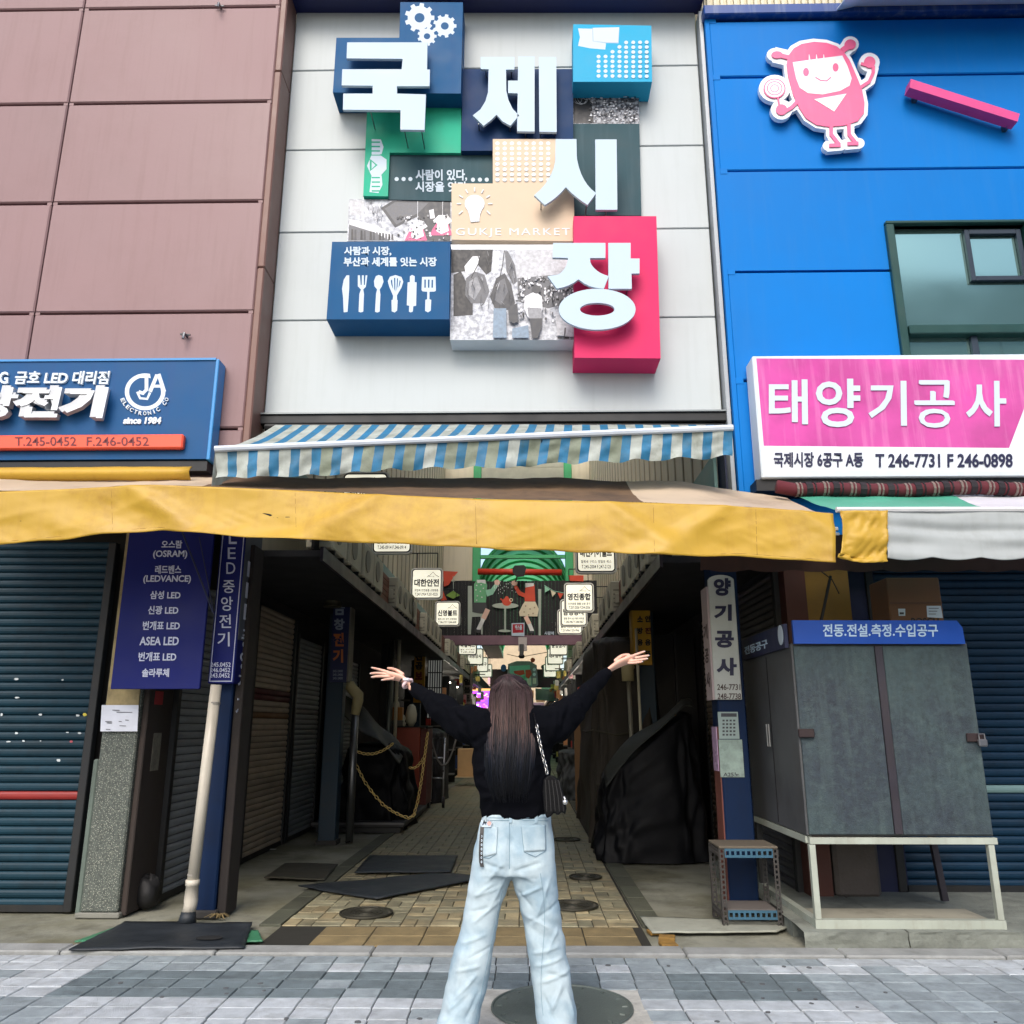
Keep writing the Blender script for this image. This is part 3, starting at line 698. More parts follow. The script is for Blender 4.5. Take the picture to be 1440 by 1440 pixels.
bigletter([c2([(1062, 360), (1275, 360), (1275, 440), (1222, 440), (1224, 575), (1238, 635), (1265, 690), (1305, 730), (1250, 795), (1200, 768), (1162, 725), (1130, 758), (1080, 795), (1012, 730), (1060, 692), (1092, 640), (1108, 585), (1112, 438), (1062, 436)]),
           c2([(1300, 357), (1403, 357), (1403, 832), (1292, 830), (1296, 590), (1235, 588), (1235, 510), (1297, 510)]), c3([(530, 360), (640, 360), (643, 835), (533, 833)])], YL2,
          [(673, 174, D2), (717, 174, D2), (739, 183, D2), (760, 183, D2), (781, 183, D2), (683, 98, D2), (719, 98, D2)])
def qc(p0, p1, p2, n=6): return [((1 - t) ** 2 * p0[0] + 2 * t * (1 - t) * p1[0] + t * t * p2[0], (1 - t) ** 2 * p0[1] + 2 * t * (1 - t) * p1[1] + t * t * p2[1]) for t in [k / n for k in range(n + 1)]]
bigletter([c3([(636, 880), (768, 880), (770, 985)] + qc((772, 1010), (800, 1160), (893, 1222)) + qc((838, 1297), (750, 1240), (702, 1185), 4) + qc((700, 1185), (650, 1250), (568, 1297), 4) + qc((500, 1235), (610, 1150), (634, 1020))), c3([(887, 882), (1022, 882), (1027, 1327), (890, 1327)])], YL3,
          [(825, 286, WALLY - .05), (853, 293, WALLY - .05), (761, 284, D6 - .04)])
bigletter([c5([(668, 430), (980, 430), (980, 520), (888, 520)] + qc((890, 545), (915, 605), (1000, 628)) + qc((970, 703), (880, 700), (822, 648), 4) + qc((818, 648), (770, 690), (690, 702), 4) + [(636, 628)] + qc((700, 618), (752, 585), (757, 520))[0:] + [(665, 517)]),
           c5([(997, 430), (1130, 430), (1130, 523), (1183, 523), (1183, 612), (1135, 612), (1137, 703), (999, 703)])], YL4,
          [(883, 405, D10), (778, 408, D11), (795, 460, D11)], ring=(*c5([(931, 825)])[0], 54, 28.8, 24.3, 9))

# ================================================================== PINK CUT-OUT FIGURE AND BAR ON THE BLUE WALL
fg = empty('cutout_figure', (2.7, 6.85, 7.5), 'pink and white cut-out of a waving child with a lollipop on the blue wall', 'wall decoration')
def cm(pts): return [(1040 + x / 6.857, 20 + y / 6.857) for x, y in pts]
cpink = M('cutout_pink', (228, 96, 140), .4, streak=.1, dirtcol=(240, 150, 180)); cwhite = M('cutout_white', (226, 232, 238), .45)
YB = 6.84
ik = Ink(lambda a, b: P(a, b, YB), FRONT, .05, .0002)
body = cm([(470, 400), (520, 330), (600, 285), (720, 265), (840, 275), (940, 310), (1010, 370), (1060, 440), (1130, 600), (1180, 720), (1205, 850), (1200, 950), (1140, 1030), (1020, 1070), (860, 1085), (740, 1065), (640, 1000), (575, 900), (520, 780), (470, 600), (455, 480)])
cx = sum(p[0] for p in body) / len(body); cy = sum(p[1] for p in body) / len(body)
ik.poly(cwhite, [(cx + (a - cx) * 1.09, cy + (b - cy) * 1.075) for a, b in body])
ik.stroke(cwhite, cm([(460, 420), (330, 390)]), 22).ell(cwhite, *cm([(345, 390)])[0], 12, 9.5)
ik.stroke(cwhite, cm([(1010, 350), (1060, 290)]), 20).ell(cwhite, *cm([(1068, 288)])[0], 12, 11)
ik.ell(cwhite, *cm([(338, 715)])[0], 22, 19, 24).ell(cwhite, *cm([(405, 920)])[0], 15, 14).stroke(cwhite, cm([(420, 920), (500, 890), (560, 860)]), 15)
ik.stroke(cwhite, cm([(1160, 710), (1260, 640), (1290, 520), (1280, 470)]), 15).ell(cwhite, *cm([(1252, 465)])[0], 14.5, 13.5)
for dx in (0, 172): ik.stroke(cwhite, cm([(882 + dx, 1050), (885 + dx, 1160), (950 + dx, 1255)]), 15).stroke(cwhite, cm([(840 + dx * 1.02, 1275 - dx * .1), (990 + dx, 1262 - dx * .1)]), 15).ell(cwhite, *cm([(850 + dx, 1270 - dx * .1)])[0], 7, 7).ell(cwhite, *cm([(985 + dx, 1262 - dx * .1)])[0], 7, 7)
ik.build('white_backing', fg)
ik = Ink(lambda a, b: P(a, b, YB - .012), FRONT, .008, .0006)
ik.poly(cpink, body).ell(cpink, *cm([(362, 390)])[0], 8, 5).stroke(cpink, cm([(370, 390), (470, 415)]), 6).ell(cpink, *cm([(1068, 290)])[0], 8, 7).stroke(cpink, cm([(1060, 300), (990, 350)]), 8)
for q, mt in ((15.4, cpink), (13.8, cwhite), (11, cpink), (9.6, cwhite), (6.2, cpink), (5, cwhite)): ik.ell(mt, *cm([(338, 715)])[0], q, q * .9, 24)
ik.stroke(cpink, cm([(370, 800), (385, 880)]), 2.2).ell(cpink, *cm([(405, 920)])[0], 8, 7.5).stroke(cpink, cm([(440, 935), (500, 900), (560, 840)]), 5)
ik.stroke(cpink, cm([(1160, 710), (1250, 650), (1290, 560), (1290, 500)]), 4.5).ell(cpink, *cm([(1255, 462)])[0], 8, 8).stroke(cpink, cm([(1170, 475), (1220, 490)]), 4)
for dx in (0, 172): ik.stroke(cpink, cm([(882 + dx, 1060), (885 + dx, 1160), (960 + dx, 1255)]), 5).stroke(cpink, cm([(865 + dx * 1.02, 1265 - dx * .1), (975 + dx, 1262 - dx * .1)]), 5)
ik.poly(cwhite, cm([(512, 465), (760, 430), (990, 400), (1040, 500), (1080, 620), (1060, 690), (970, 740), (800, 775), (660, 762), (580, 710), (545, 620)]))
for x in (675, 745, 815): ik.stroke(cwhite, cm([(x, 450), (x - 5, 390)]), 2.4, .6)
for x, y in ((640, 560), (925, 515)): ik.ell(cpink, *cm([(x, y)])[0], 4.2, 6)
ik.stroke(cpink, cm([(730, 610), (780, 640), (840, 645), (880, 610)]), 1.6).poly(cwhite, cm([(720, 822), (1030, 768), (912, 940)]))
ik.build('pink_print', fg)
pbm = M('bar_pink', (206, 60, 128), .4, dirt=.1)
m = MB(); a, b, c_, d = P(1281, 111, 6.76), P(1434, 160, 6.76), P(1431, 171, 6.76), P(1279, 123, 6.76)
def back(q): return q + Vector((0, .11, 0))
m.hexa([d, c_, back(c_), back(d), a, b, back(b), back(a)])
tag(m.build('wall_bar', pbm), 'tilted pink box bar fixed on the blue wall right of the cut-out', 'wall decoration')
m = MB()
for x, y in ((1290, 131), (1418, 172)): p = P(x, y, 6.84); m.box(p.x - .02, p.x + .02, 6.84, 6.93, p.z - .04, p.z + .02)
m.build('bracket', steel, bpy.data.objects['wall_bar'])

# ================================================================== SHOP SIGNS
ls = empty('shop_sign', (-4, 6.6, 4.2), 'blue shop sign with raised white letters and an orange phone strip', 'sign')
YS = 6.64
sb = M('shop_blue', (8, 74, 124), .5, spec=.25, var=.08, streak=.25, dirtcol=(30, 60, 120)); orange = M('strip_orange', (226, 84, 56), .5)
z0 = P(150, 646, YS).z; z1 = P(150, 508, YS).z; xr = P(297, 580, YS).x
m = MB(); m.hexa(((-6.5, YS, z0), (xr, YS, z0), (xr, 6.795, z0), (-6.5, 6.795, z0), (-6.5, YS, z1), (xr, YS, z1), (xr, 6.79, z1), (-6.5, 6.79, z1)))
m.build('sign_body', sb, ls)
edge = M('sign_edge', (50, 130, 190), .4)
bx('edge_frame', edge, ls, xr - .001, xr + .03, YS - .01, 6.79, z0 - .01, z1 + .01, b=.006); bx('edge_frame', edge, ls, -6.5, xr, YS - .012, 6.79, z1, z1 + .02)
m = MB(); za, zb = P(100, 631, YS - .06).z, P(100, 611, YS - .06).z; m.bev(-6.4, P(257, 620, YS - .06).x, YS - .06, YS, za, zb, .012); m.build('phone_strip', orange, ls)
dred = M('ink_darkred', (96, 20, 30), .5)
text('T.245-0452', ls, dred, (21, 614.5, 107.5, 627), YS - .06, .003, .005)
text('F.246-0452', ls, dred, (122, 614.5, 209.5, 627), YS - .06, .003, .005)
chrome = M('letter_silver', (208, 212, 216), .35, .2)
sidem = M('letter_side', (190, 194, 198), .5)
text('G', ls, white, (0.5, 524, 13, 541), YS, .02, .03, shear=.05); text('금호 LED 대리점', ls, white, (21, 523, 153, 541.5), YS, .02, .03, shear=.03)
text('앙전기', ls, sidem, (-40, 548, 146, 592), YS, .095, .045, shear=.06); text('앙전기', ls, chrome, (-43, 545, 144, 588), YS - .099, .004, .02, name='letter_face', shear=.06)
ik = Ink(lambda a, b: P(a, b, YS), FRONT, .015, .0004); cx, cy = 204, 551
ik.poly(white, [(cx + 28.5 * math.cos(2 * PI * k / 36), cy + 26 * math.sin(2 * PI * k / 36)) for k in range(36)], [[(cx + 22.5 * math.cos(2 * PI * k / 36), cy + 20.5 * math.sin(2 * PI * k / 36)) for k in range(36)]])
ik.poly(sb, [(cx + 6, cy - 30), (cx + 32, cy - 30), (cx + 32, cy - 4), (cx + 10, cy - 8)])
ik.stroke(white, [(195, 529), (208, 529)], 5).stroke(white, [(206, 527), (206, 548), (201, 553), (195, 551)], 5.2)
ik.stroke(white, [(193, 551), (197, 560), (207, 561), (211, 552)], 3.4).stroke(white, [(211, 551), (221, 527)], 5.2).stroke(white, [(223, 526), (231, 551)], 5.4).stroke(white, [(214, 543), (226, 543)], 4)
ik.build('logo_emblem', ls)
m = MB()
s_ = 'ELECTRONIC CO'
for k, ch in enumerate(s_):
    if ch == ' ': continue
    a = math.radians(157 - k * 11.3); R_ = 33.2; x = cx + R_ * math.cos(a); y = cy + R_ * .93 * math.sin(a)
    t = Vector((math.sin(a), -math.cos(a))); nn = Vector((-math.cos(a), -math.sin(a)))
    h_ = 5.6; w_ = 4.6 if ch != 'I' else 1.5
    def fn(u, v, x=x, y=y, t=t, nn=nn, h_=h_, w_=w_):
        q = Vector((x, y)) + t * (u - .5) * w_ + nn * (v - .5) * h_; return P(q.x, q.y, YS)
    addtext(m, ch, fn, FRONT, .012, .02)
m.build('arc_lettering', white, ls, fix=False)['kind'] = 'stuff'
text('since 1984', ls, white, (173.5, 587, 226.5, 597), YS, .012, .05, shear=.04)
bx('sign_rail', darkmetal, ls, -6.5, xr, 6.66, 6.8, z0 - .1, z0 - .012)
# pink sign on the right
rs = empty('shop_sign', (3.6, 6.5, 4.1), 'pink lightbox shop sign with five pale letters and phone numbers below', 'sign')
YR = 6.68
z0 = P(1250, 668, YR).z; z1 = P(1250, 502, YR).z; x0 = P(1066, 580, YR).x
bx('sign_body', white, rs, x0 - .012, 6.2, YR, 6.9, z0 - .02, z1 + .02, b=.01)
pkm = M('sign_magenta', (206, 66, 158), .45, var=.12, scale=2.5, streak=.45, dirtcol=(228, 150, 200), ridge=('X', 60, .35), col2=(186, 50, 140), c2scale=1.2)
ik = Ink(lambda a, b: P(a, b, YR), FRONT, .003, .0005)
ik.poly(M('lightbox_face', (214, 220, 228), .4), [(1069, 505), (1560, 508), (1560, 664), (1075, 661)])
ik.poly(pkm, [(1063.5, 504), (1480, 506), (1441, 572), (1419, 630), (1074, 627)])
ik.build('sign_print', rs)
for k, (ch, r) in enumerate((('태', (1081, 534, 1136, 597)), ('양', (1147, 533, 1210, 601)), ('기', (1221, 536, 1275, 599)), ('공', (1286, 535, 1342, 602)), ('사', (1358, 536, 1415, 600)))):
    if ch != '공': text(ch, rs, printw, r, YR - .003, .006, .018)
    else:
        for q in range(3): text(ch, rs, printw, (r[0] + q - .5, r[1] + q * .6, r[2] + q - 1.5, r[3] - 1.2 + q * .6), YR - .003, .006 + q * .0006, 0)
text('국제시장 6공구 A동', rs, navyink, (1088, 636, 1214, 657), YR - .003, .004, .03)
text('T 246-7731', rs, navyink, (1231, 638, 1322, 657.5), YR - .003, .004, .025); text('F 246-0898', rs, navyink, (1332, 638, 1424, 657.5), YR - .003, .004, .025)
bx('sign_rail', darkmetal, rs, x0 - .05, 6.2, 6.72, 6.92, z0 - .12, z0 - .022)

# ================================================================== AWNINGS
def lerp_pts(pts, x):
    if x <= pts[0][0]: return pts[0][1]
    for (a, b), (c_, d) in zip(pts, pts[1:]):
        if x <= c_: return b + (d - b) * (x - a) / (c_ - a)
    return pts[-1][1]
yel = M('tarp_yellow', (198, 160, 54), .5, var=.08, scale=1.2, dirt=.75, dirtcol=(150, 106, 40), trans=.2, bump=.12, bscale=20, streak=.2)
yeltop = M('tarp_faded', (206, 186, 160), .6, var=.15, scale=1.2, dirt=.4, dirtcol=(120, 92, 60), trans=.25)
browntop = M('tarp_brown', (112, 88, 64), .7, var=.3, scale=2.5, dirt=.7, dirtcol=(54, 42, 34), streak=.5, trans=.2)  # browner cloth colour for the middle stretch of the top sheet
ya = empty('yellow_awning', (-.8, 5.6, 2.8), 'long yellow tarpaulin awning with creased hanging valance across the alley mouth', 'awning')
YV = 5.4
vt = [(-160, 695), (0, 691), (100, 687), (215, 681), (300, 684), (413, 690), (520, 696), (680, 703), (850, 706.5), (1000, 710), (1080, 714), (1172, 722)]
vb = [(-160, 780), (0, 767), (100, 758), (190, 749), (230, 746), (300, 754), (425, 763), (600, 770), (680, 774), (850, 780), (940, 786), (1040, 783), (1120, 789), (1170, 793)]
def fold(x, z, t):
    s_ = .09 * noise.noise((x * .9, z * 1.2, 4)) + .022 * noise.noise((x * 1.6 + z * 4.5, z * 3, 8)) + .003 * (1 - abs(noise.noise((x * 3 - z * 8, z * 5, 5))) * 4) + .0016 * (1 - abs(noise.noise((x * 7 + z * 11, z * 8, 2))) * 4)
    # drawn creases fanning from the points where the cloth is tied
    for cx_, k in ((-2.75, 1), (-1.0, -1), (.55, 1), (1.35, -1), (1.85, 1)):
        dx = x - cx_; s_ += .042 * math.exp(-((dx - k * t * .5) ** 2) / (.003 + .03 * t)) * (1 - .25 * t)
    return s_
def vfn(u, v):
    x = -160 + 1332 * u; yt = lerp_pts(vt, x); yb = lerp_pts(vb, x)
    p = P(x, yt + (yb - yt) * v, YV); return (p.x, YV - fold(p.x, p.z, v) * (.35 + v) - .05 * v, p.z + .012 * noise.noise((p.x * 4, 0, 0)) * v)
m = MB(); m.grid(vfn, 260, 26); val = m.build('valance', yel, ya, True, fix=False)
val.modifiers.new('s', 'SOLIDIFY').thickness = .004
bk = [(-160, 668), (0, 672), (283, 671), (350, 672), (680, 672), (860, 674), (1000, 678), (1100, 690), (1172, 700)]
def tfn(u, v):
    x = -160 + 1332 * u; a = Vector(vfn(u, 0)); xb = x + 22 * (0 if x > 740 else 0); b = P(x, lerp_pts(bk, x), 6.72)
    b.x = a.x * 1.0 + (b.x - a.x) * .25
    q = a.lerp(b, v); q.z += -.035 * math.sin(PI * v) + .02 * noise.noise((q.x * 2, v * 3, 5)) + .006 * noise.noise((q.x * 9, v * 8, 5)); return q
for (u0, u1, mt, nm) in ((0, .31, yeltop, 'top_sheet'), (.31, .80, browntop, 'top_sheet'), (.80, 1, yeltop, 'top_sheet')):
    m = MB(); m.grid(lambda u, v: tfn(u0 + (u1 - u0) * u, v), 90, 12); o = m.build(nm, mt, ya, True, fix=False); o['label'] = 'faded top sheet' if mt is yeltop else 'brown middle of the top sheet'
m = MB(); m.tube([Vector(vfn(k / 40, 0)) + Vector((0, .03, -.02)) for k in range(41)], .018, 8); m.build('front_bar', steel, ya)
m = MB()
for x in (-5.6,):
    z = 3.0 if x < 0 else 2.86
    m.tube([(x, YV + .03, z - .05), (x, 6.7, z - .55)], .014, 6); m.tube([(x, YV + .03, z - .05), (x, 6.75, z + .35)], .014, 6)
m.build('support_arm', steel, ya)
dg = bpy.context.evaluated_depsgraph_get()
def bvh_of(o):
    me = o.data; return BVHTree.FromPolygons([v.co[:] for v in me.vertices], [p.vertices[:] for p in me.polygons])
def cast(bv, x, y, off=.004):
    r = ray(x, y).normalized(); h = bv.ray_cast(_C, r)
    return (h[0] - r * off) if h[0] else None
vb_ = bvh_of(val)
def oncloth(name, pts, bv, mat, parent, off=.004):
    q = [cast(bv, x, y, off) for x, y in pts]
    if any(a is None for a in q): return None
    m = MB(); k = m.verts(q + [a + Vector((0, .003, 0)) for a in q]); n = len(q)
    tr = tessellate_polygon([[Vector((a, b, 0)) for a, b in pts]])
    for t in tr: m.face([k + i for i in t])
    for i in range(n): m.face((k + i, k + (i + 1) % n, k + n + (i + 1) % n, k + n + i))
    return m.build(name, mat, parent, fix=False)
def seam(name, pts, bv, mat, parent, r=.003, off=.003):
    q = [cast(bv, x, y, off) for x, y in pts]; q = [a for a in q if a is not None]
    if len(q) > 1: m = MB(); m.tube(q, r, 4); return m.build(name, mat, parent, True, fix=False)
hole = M('tear_dark', (16, 12, 10), .9); stitch = M('stitch_ochre', (150, 112, 40), .8)
def cv(pts): return [(x / 3.6, 480 + y / 3.6) for x, y in pts]
oncloth('tear', cv([(85, 885), (118, 885), (150, 872), (130, 905), (122, 938), (108, 920), (86, 905)]), vb_, hole, ya)
oncloth('tear', [(367, 721), (382, 723), (396, 727), (410, 724), (418, 727), (398, 729), (385, 728)], vb_, hole, ya)
oncloth('tear', [(518, 729), (528, 730), (531, 732), (520, 732)], vb_, hole, ya); oncloth('tear', [(956, 763), (963, 766), (958, 768), (955, 766)], vb_, hole, ya)
for xx in (157, 415, 668, 918, 1062): seam('seam', [(xx + .03 * (y - 690), y) for y in range(int(lerp_pts(vt, xx)) + 3, int(lerp_pts(vb, xx)) - 2, 5)], vb_, stitch, ya, .0022)
seam('hem', [(x, lerp_pts(vb, x) - 5) for x in range(4, 1166, 12)], vb_, stitch, ya, .002)
for x, y in ((216, 681), (460, 762), (475, 762), (555, 767)): oncloth('grommet', [(x - 2.2, y - 1), (x, y - 3), (x + 2.2, y - 1), (x + 2, y + 2), (x - 2, y + 2)], vb_, hole, ya)
# ochre roll under the left shop sign
m = MB(); m.grid(lambda u, v: (-6.5 + 3.7 * u + .0, 6.52 - .05 * math.sin(PI * v), P(150, 657 + 17 * v, 6.5).z + .006 * noise.noise((u * 14, v * 2, 1))), 30, 6)
o = thingmesh(m, 'rolled_awning', yel, 'ochre yellow cloth strip hanging directly beneath the blue shop sign', 'awning', smooth=True); o.modifiers.new('s', 'SOLIDIFY').thickness = .01

# blue and white striped awning
sa = empty('striped_awning', (-.3, 6.5, 3.9), 'blue and white striped awning under the grey gable', 'awning')
s_b = M('stripe_blue', (44, 122, 166), .6, var=.2, scale=6, dirt=.6, streak=.3, bump=.4, bscale=14, dirtcol=(60, 90, 90), trans=.25); s_w = M('stripe_white', (180, 188, 182), .6, var=.2, scale=6, streak=.35, bump=.4, bscale=14, dirt=.7, dirtcol=(120, 124, 104), trans=.25)
s_g = M('stripe_olive', (136, 146, 128), .6, var=.25, scale=6, bump=.4, bscale=14, dirt=.6, dirtcol=(90, 96, 76), trans=.25)
tl, tr = P(303, 632, 5.95), P(1030, 602, 6.2); bl = P(388, 597, 7.0); br = P(1003, 597, 7.0)
NS = 25
def sfn(u, v):
    a = bl.lerp(br, u); b = tl.lerp(tr, u); q = a.lerp(b, v); q.z -= .04 * math.sin(PI * v) * (1 + .6 * math.sin(u * 9)) ; q.z += .008 * noise.noise((u * 20, v * 5, 1)); return q
vbot = [(0, 672), (.05, 671), (.15, 669), (.22, 668), (.25, 666), (.37, 659), (.5, 657), (.56, 660), (.62, 653), (.8, 648), (.9, 645), (1, 641)]
def vf2(u, v):
    b = tl.lerp(tr, u); x = 303 + 727 * u; yb = lerp_pts(vbot, u); e = P(x, yb, b.y); q = b.lerp(e, v)
    q.y += .05 * v * noise.noise((u * 12, v, 3)) + .03 * noise.noise((u * 34 + v * 2, v * 3, 7)) * (.3 + v); q.z += .010 * math.sin(u * NS * PI) * v; return q
for k in range(NS):
    for half in (0, 1):
        u0 = (k + half * .55) / NS; u1 = (k + (.55 if not half else 1)) / NS; mt = s_b if half else s_w
        m = MB(); m.grid(lambda u, v: sfn(u0 + (u1 - u0) * u, v), 3, 8); m.build('stripe', mt, sa, True, fix=False)
        m = MB(); m.grid(lambda u, v: vf2(u0 + (u1 - u0) * u, v), 5, 8)
        m.build('valance_stripe', s_b if half else (s_g if 5 <= k <= 19 and k % 4 != 2 else s_w), sa, True, fix=False)
m = MB(); m.tube([tl + Vector((0, -.01, .0)), tr + Vector((0, -.01, 0))], .026, 8); m.build('front_bar', M('bar_white', (196, 206, 218), .4), sa)
m = MB(); m.grid(lambda u, v: (tl.x - .004 + .02 * math.sin(u * 9) + .28 * u * 0, tl.y + .55 * u, (tl.z + .3 * u * .35) - (.33 - .2 * u) * v), 6, 6); m.build('end_flap', s_w, sa, True)
m = MB()
m.tube([bl.lerp(br, .5) + Vector((0, 0, -.1)), bl.lerp(br, .8).lerp(tr, .55) + Vector((0, 0, -.16)), tl.lerp(tr, .62) + Vector((0, .02, -.04))], .022, 6)
m.tube([bl.lerp(br, .95) + Vector((0, 0, -.1)), tl.lerp(tr, .97) + Vector((0, .1, -.02))], .02, 6); m.tube([bl.lerp(br, .05) + Vector((0, 0, -.1)), tl.lerp(tr, .04) + Vector((0, .1, -.02))], .02, 6)
m.build('folding_arm', darkmetal, sa)
m = MB(); m.tube([bl + Vector((-.1, .02, -.02)), br + Vector((.1, .02, -.02))], .035, 8); m.build('roller', darkmetal, sa)

# white and green awning on the right with a yellow end piece
ra = empty('white_awning', (3.4, 5.6, 2.8), 'grey-white valance awning with a yellow patched end in front of the right shop', 'awning')
cw = M('tarp_white', (172, 178, 178), .55, var=.1, dirt=.4, streak=.2, dirtcol=(126, 126, 120), trans=.2); cwt = M('tarp_white_top', (214, 214, 218), .5, trans=.2); cg = M('tarp_green', (84, 176, 146), .5, var=.1, trans=.25)
def rv(x0, x1, yt, yb, Yd, ph, scal):
    def f(u, v):
        x = x0 + (x1 - x0) * u; b = yb(x) + scal * 4 * abs(math.sin((x - 1240) / 34 * PI / 2)); y = yt(x) + (b - yt(x)) * v; p = P(x, y, Yd)
        sag = .02 * noise.noise((p.x * 1.4 - p.z * 4, p.z * 10 + p.x, ph)) + .012 * math.sin(p.z * 46 + p.x * 2.2 + 2 * noise.noise((p.x * 1.2, 0, 2))) * (v > .22) * min(1, (v - .22) * 5) * (1 - v * .5)
        return (p.x, Yd - sag - .03 * v, p.z)
    return f
m = MB(); m.grid(rv(1245, 1600, lambda x: 717, lambda x: 785, 5.42, 3, 1), 110, 40); o = m.build('valance', cw, ra, True, fix=False); o.modifiers.new('s', 'SOLIDIFY').thickness = .004
def yp(u, v):
    x = 1181 + 67 * u + 6 * math.sin(v * 3) * (1 - u) - 5 * (1 - u) * v; y = 718 + 72 * v - (6 * (1 - u) * v if v > .9 else 0) + 4 * math.sin(u * PI) * v
    p = P(x, y, 5.38); p.y -= .03 * noise.noise((u * 3, v * 3, 1)) + .008 * (1 - 4 * abs(noise.noise((u * 5 + v * 4, v * 4, 3)))); return p
m = MB(); m.grid(yp, 24, 24); o = m.build('yellow_patch', yel, ra, True, fix=False); o.modifiers.new('s', 'SOLIDIFY').thickness = .004
def rt(xa, xb, xc, xd):
    def f(u, v):
        a = P(xa + (xb - xa) * u, 717.5, 5.42); b = P(xc + (xd - xc) * u, 696, 6.6); q = a.lerp(b, v); q.z -= .02 * math.sin(PI * v) - .008 * noise.noise((u * 9, v * 5, 2)); return q
    return f
m = MB(); m.grid(rt(1181, 1400, 1120, 1340), 40, 10); m.build('green_top', cg, ra, True, fix=False)
m = MB(); m.grid(rt(1400, 1640, 1340, 1540), 30, 10); m.build('white_top', cwt, ra, True, fix=False)
m = MB(); a = P(1176, 717, 5.42); m.tube([a, P(1600, 716, 5.42)], .02, 8); m.tube([P(1160, 744, 5.5), P(1178, 744, 5.5)], .014, 6); m.tube([P(1160, 751, 5.6), P(1180, 751, 5.6)], .01, 6)
m.build('front_bar', M('bar_white2', (206, 206, 206), .4), ra)
# brown inner valance
bv_ = M('valance_brown', (62, 40, 34), .8, var=.2, trans=.1)
m = MB()
def bf(u, v):
    x = 985 + 480 * u; y = 752 + (49 + 3.5 * abs(math.sin(x / 31 * PI / 2))) * v; p = P(x, y, 6.05); p.y += .02 * noise.noise((u * 22, v, 1)); return p
m.grid(bf, 90, 6); o = thingmesh(m, 'inner_valance', bv_, 'dark brown scalloped cloth hanging behind the yellow and white valances at the right', 'awning', smooth=True)
# plaid rolled cloth under the pink sign
pl = empty('rolled_cloth', (3.6, 6.4, 3.1), 'dark red plaid rolled cloth below the pink sign', 'awning')
red = M('plaid_red', (84, 24, 34), .8, var=.2); plw = M('plaid_cream', (112, 98, 92), .8); plb = M('plaid_black', (24, 18, 24), .8)
cz = P(1300, 688, 6.5)
m = MB(); m.tube([(P(1092, 683, 6.5).x, 6.5, cz.z + .03)] + [(2.2 + k * .3, 6.5 + .01 * math.sin(k), cz.z + .01 * math.sin(k * 1.7)) for k in range(14)], .055, 10); m.build('roll', red, pl, True)
m = MB(); m2 = MB()
pz_ = lambda x: (x, 6.5 + .01 * math.sin((x - 2.2) / .3), cz.z + .01 * math.sin(1.7 * (x - 2.2) / .3))
for k in range(17):
    x = 2.2 + k * .22
    for dx, mm, w2 in ((0, m, .018), (.034, m, .012), (.08, m2, .05), (.15, m2, .01)): mm.tube([pz_(x + dx), pz_(x + dx + w2)], .0625, 10)
for mm, mt in ((m, plw), (m2, plb)): o = mm.build('plaid_band', mt, pl); o['kind'] = 'stuff'

# ================================================================== SHUTTERS
def slatmesh(width, pitch, mat):
    m = MB(); pf = [(0, 0), (-.008, pitch * .12), (-.014, pitch * .35), (-.014, pitch * .62), (-.008, pitch * .84), (.0, pitch * .93), (.006, pitch * .93), (.006, 0)]
    n = len(pf); k = m.verts([(-width / 2, a, b) for a, b in pf] + [(width / 2, a, b) for a, b in pf])
    for i in range(n): m.face((k + i, k + (i + 1) % n, k + n + (i + 1) % n, k + n + i))
    m.face([k + i for i in range(n)][::-1]); m.face([k + n + i for i in range(n)])
    me = m.mesh('slat', mat); bm = bmesh.new(); bm.from_mesh(me); bmesh.ops.recalc_face_normals(bm, faces=bm.faces[:]); bm.to_mesh(me); bm.free(); return me
def shutter(label, c, rot, width, z0, z1, mat, pitch=.0667, rail=darkmetal, special=None, group=None):
    """c = (x, y) of the middle; rot 0 faces the street, +90deg faces +x"""
    t = empty('roller_shutter', (c[0], c[1], z0), label, 'shutter', group)
    me = slatmesh(width, pitch, mat); n = int((z1 - z0) / pitch); sm_ = {}
    for k in range(n):
        mm = me
        if special and k in special:
            q = special[k]; mm = sm_.setdefault(q.name, slatmesh(width, pitch, q))
        inst('slat', mm, t, (c[0], c[1], z0 + .03 + k * pitch), (0, 0, rot))
    R = Matrix.Rotation(rot, 4, 'Z')
    for s_ in (-1, 1):
        m = MB(); m.bev(s_ * width / 2 - .035, s_ * width / 2 + .035, -.04, .03, 0, z1 - z0, .006); m.v = [tuple(R @ Vector(q) + Vector((c[0], c[1], z0))) for q in m.v]; m.build('guide_rail', rail, t)
    m = MB(); m.box(-width / 2, width / 2, -.02, .012, 0, .05); m.v = [tuple(R @ Vector(q) + Vector((c[0], c[1], z0))) for q in m.v]; m.build('bottom_bar', rail, t)
    return t
sh_teal = M('shutter_teal', (15, 50, 64), .5, .0, spec=.3, var=.12, scale=2, dirt=.55, dirtcol=(16, 28, 34), rand=.14, streak=.35)
sh_tealr = M('shutter_teal_right', (7, 44, 68), .5, .0, spec=.3, var=.12, scale=2, dirt=.55, dirtcol=(8, 24, 36), rand=.14, streak=.3)
sh_red = M('shutter_red', (142, 38, 34), .5, dirt=.3); sh_brown = M('shutter_brown', (176, 160, 142), .45, .1, var=.2, dirt=.35, rand=.12); sh_dark = M('shutter_dark', (132, 138, 146), .45, .1, var=.2, rand=.12, dirt=.3)
sh_wine = M('shutter_wine', (84, 30, 36), .5); sh_och = M('shutter_ochre', (112, 76, 40), .5); sh_mint = M('shutter_mint', (110, 140, 140), .5)
xr = P(96, 1290, 6.95).x
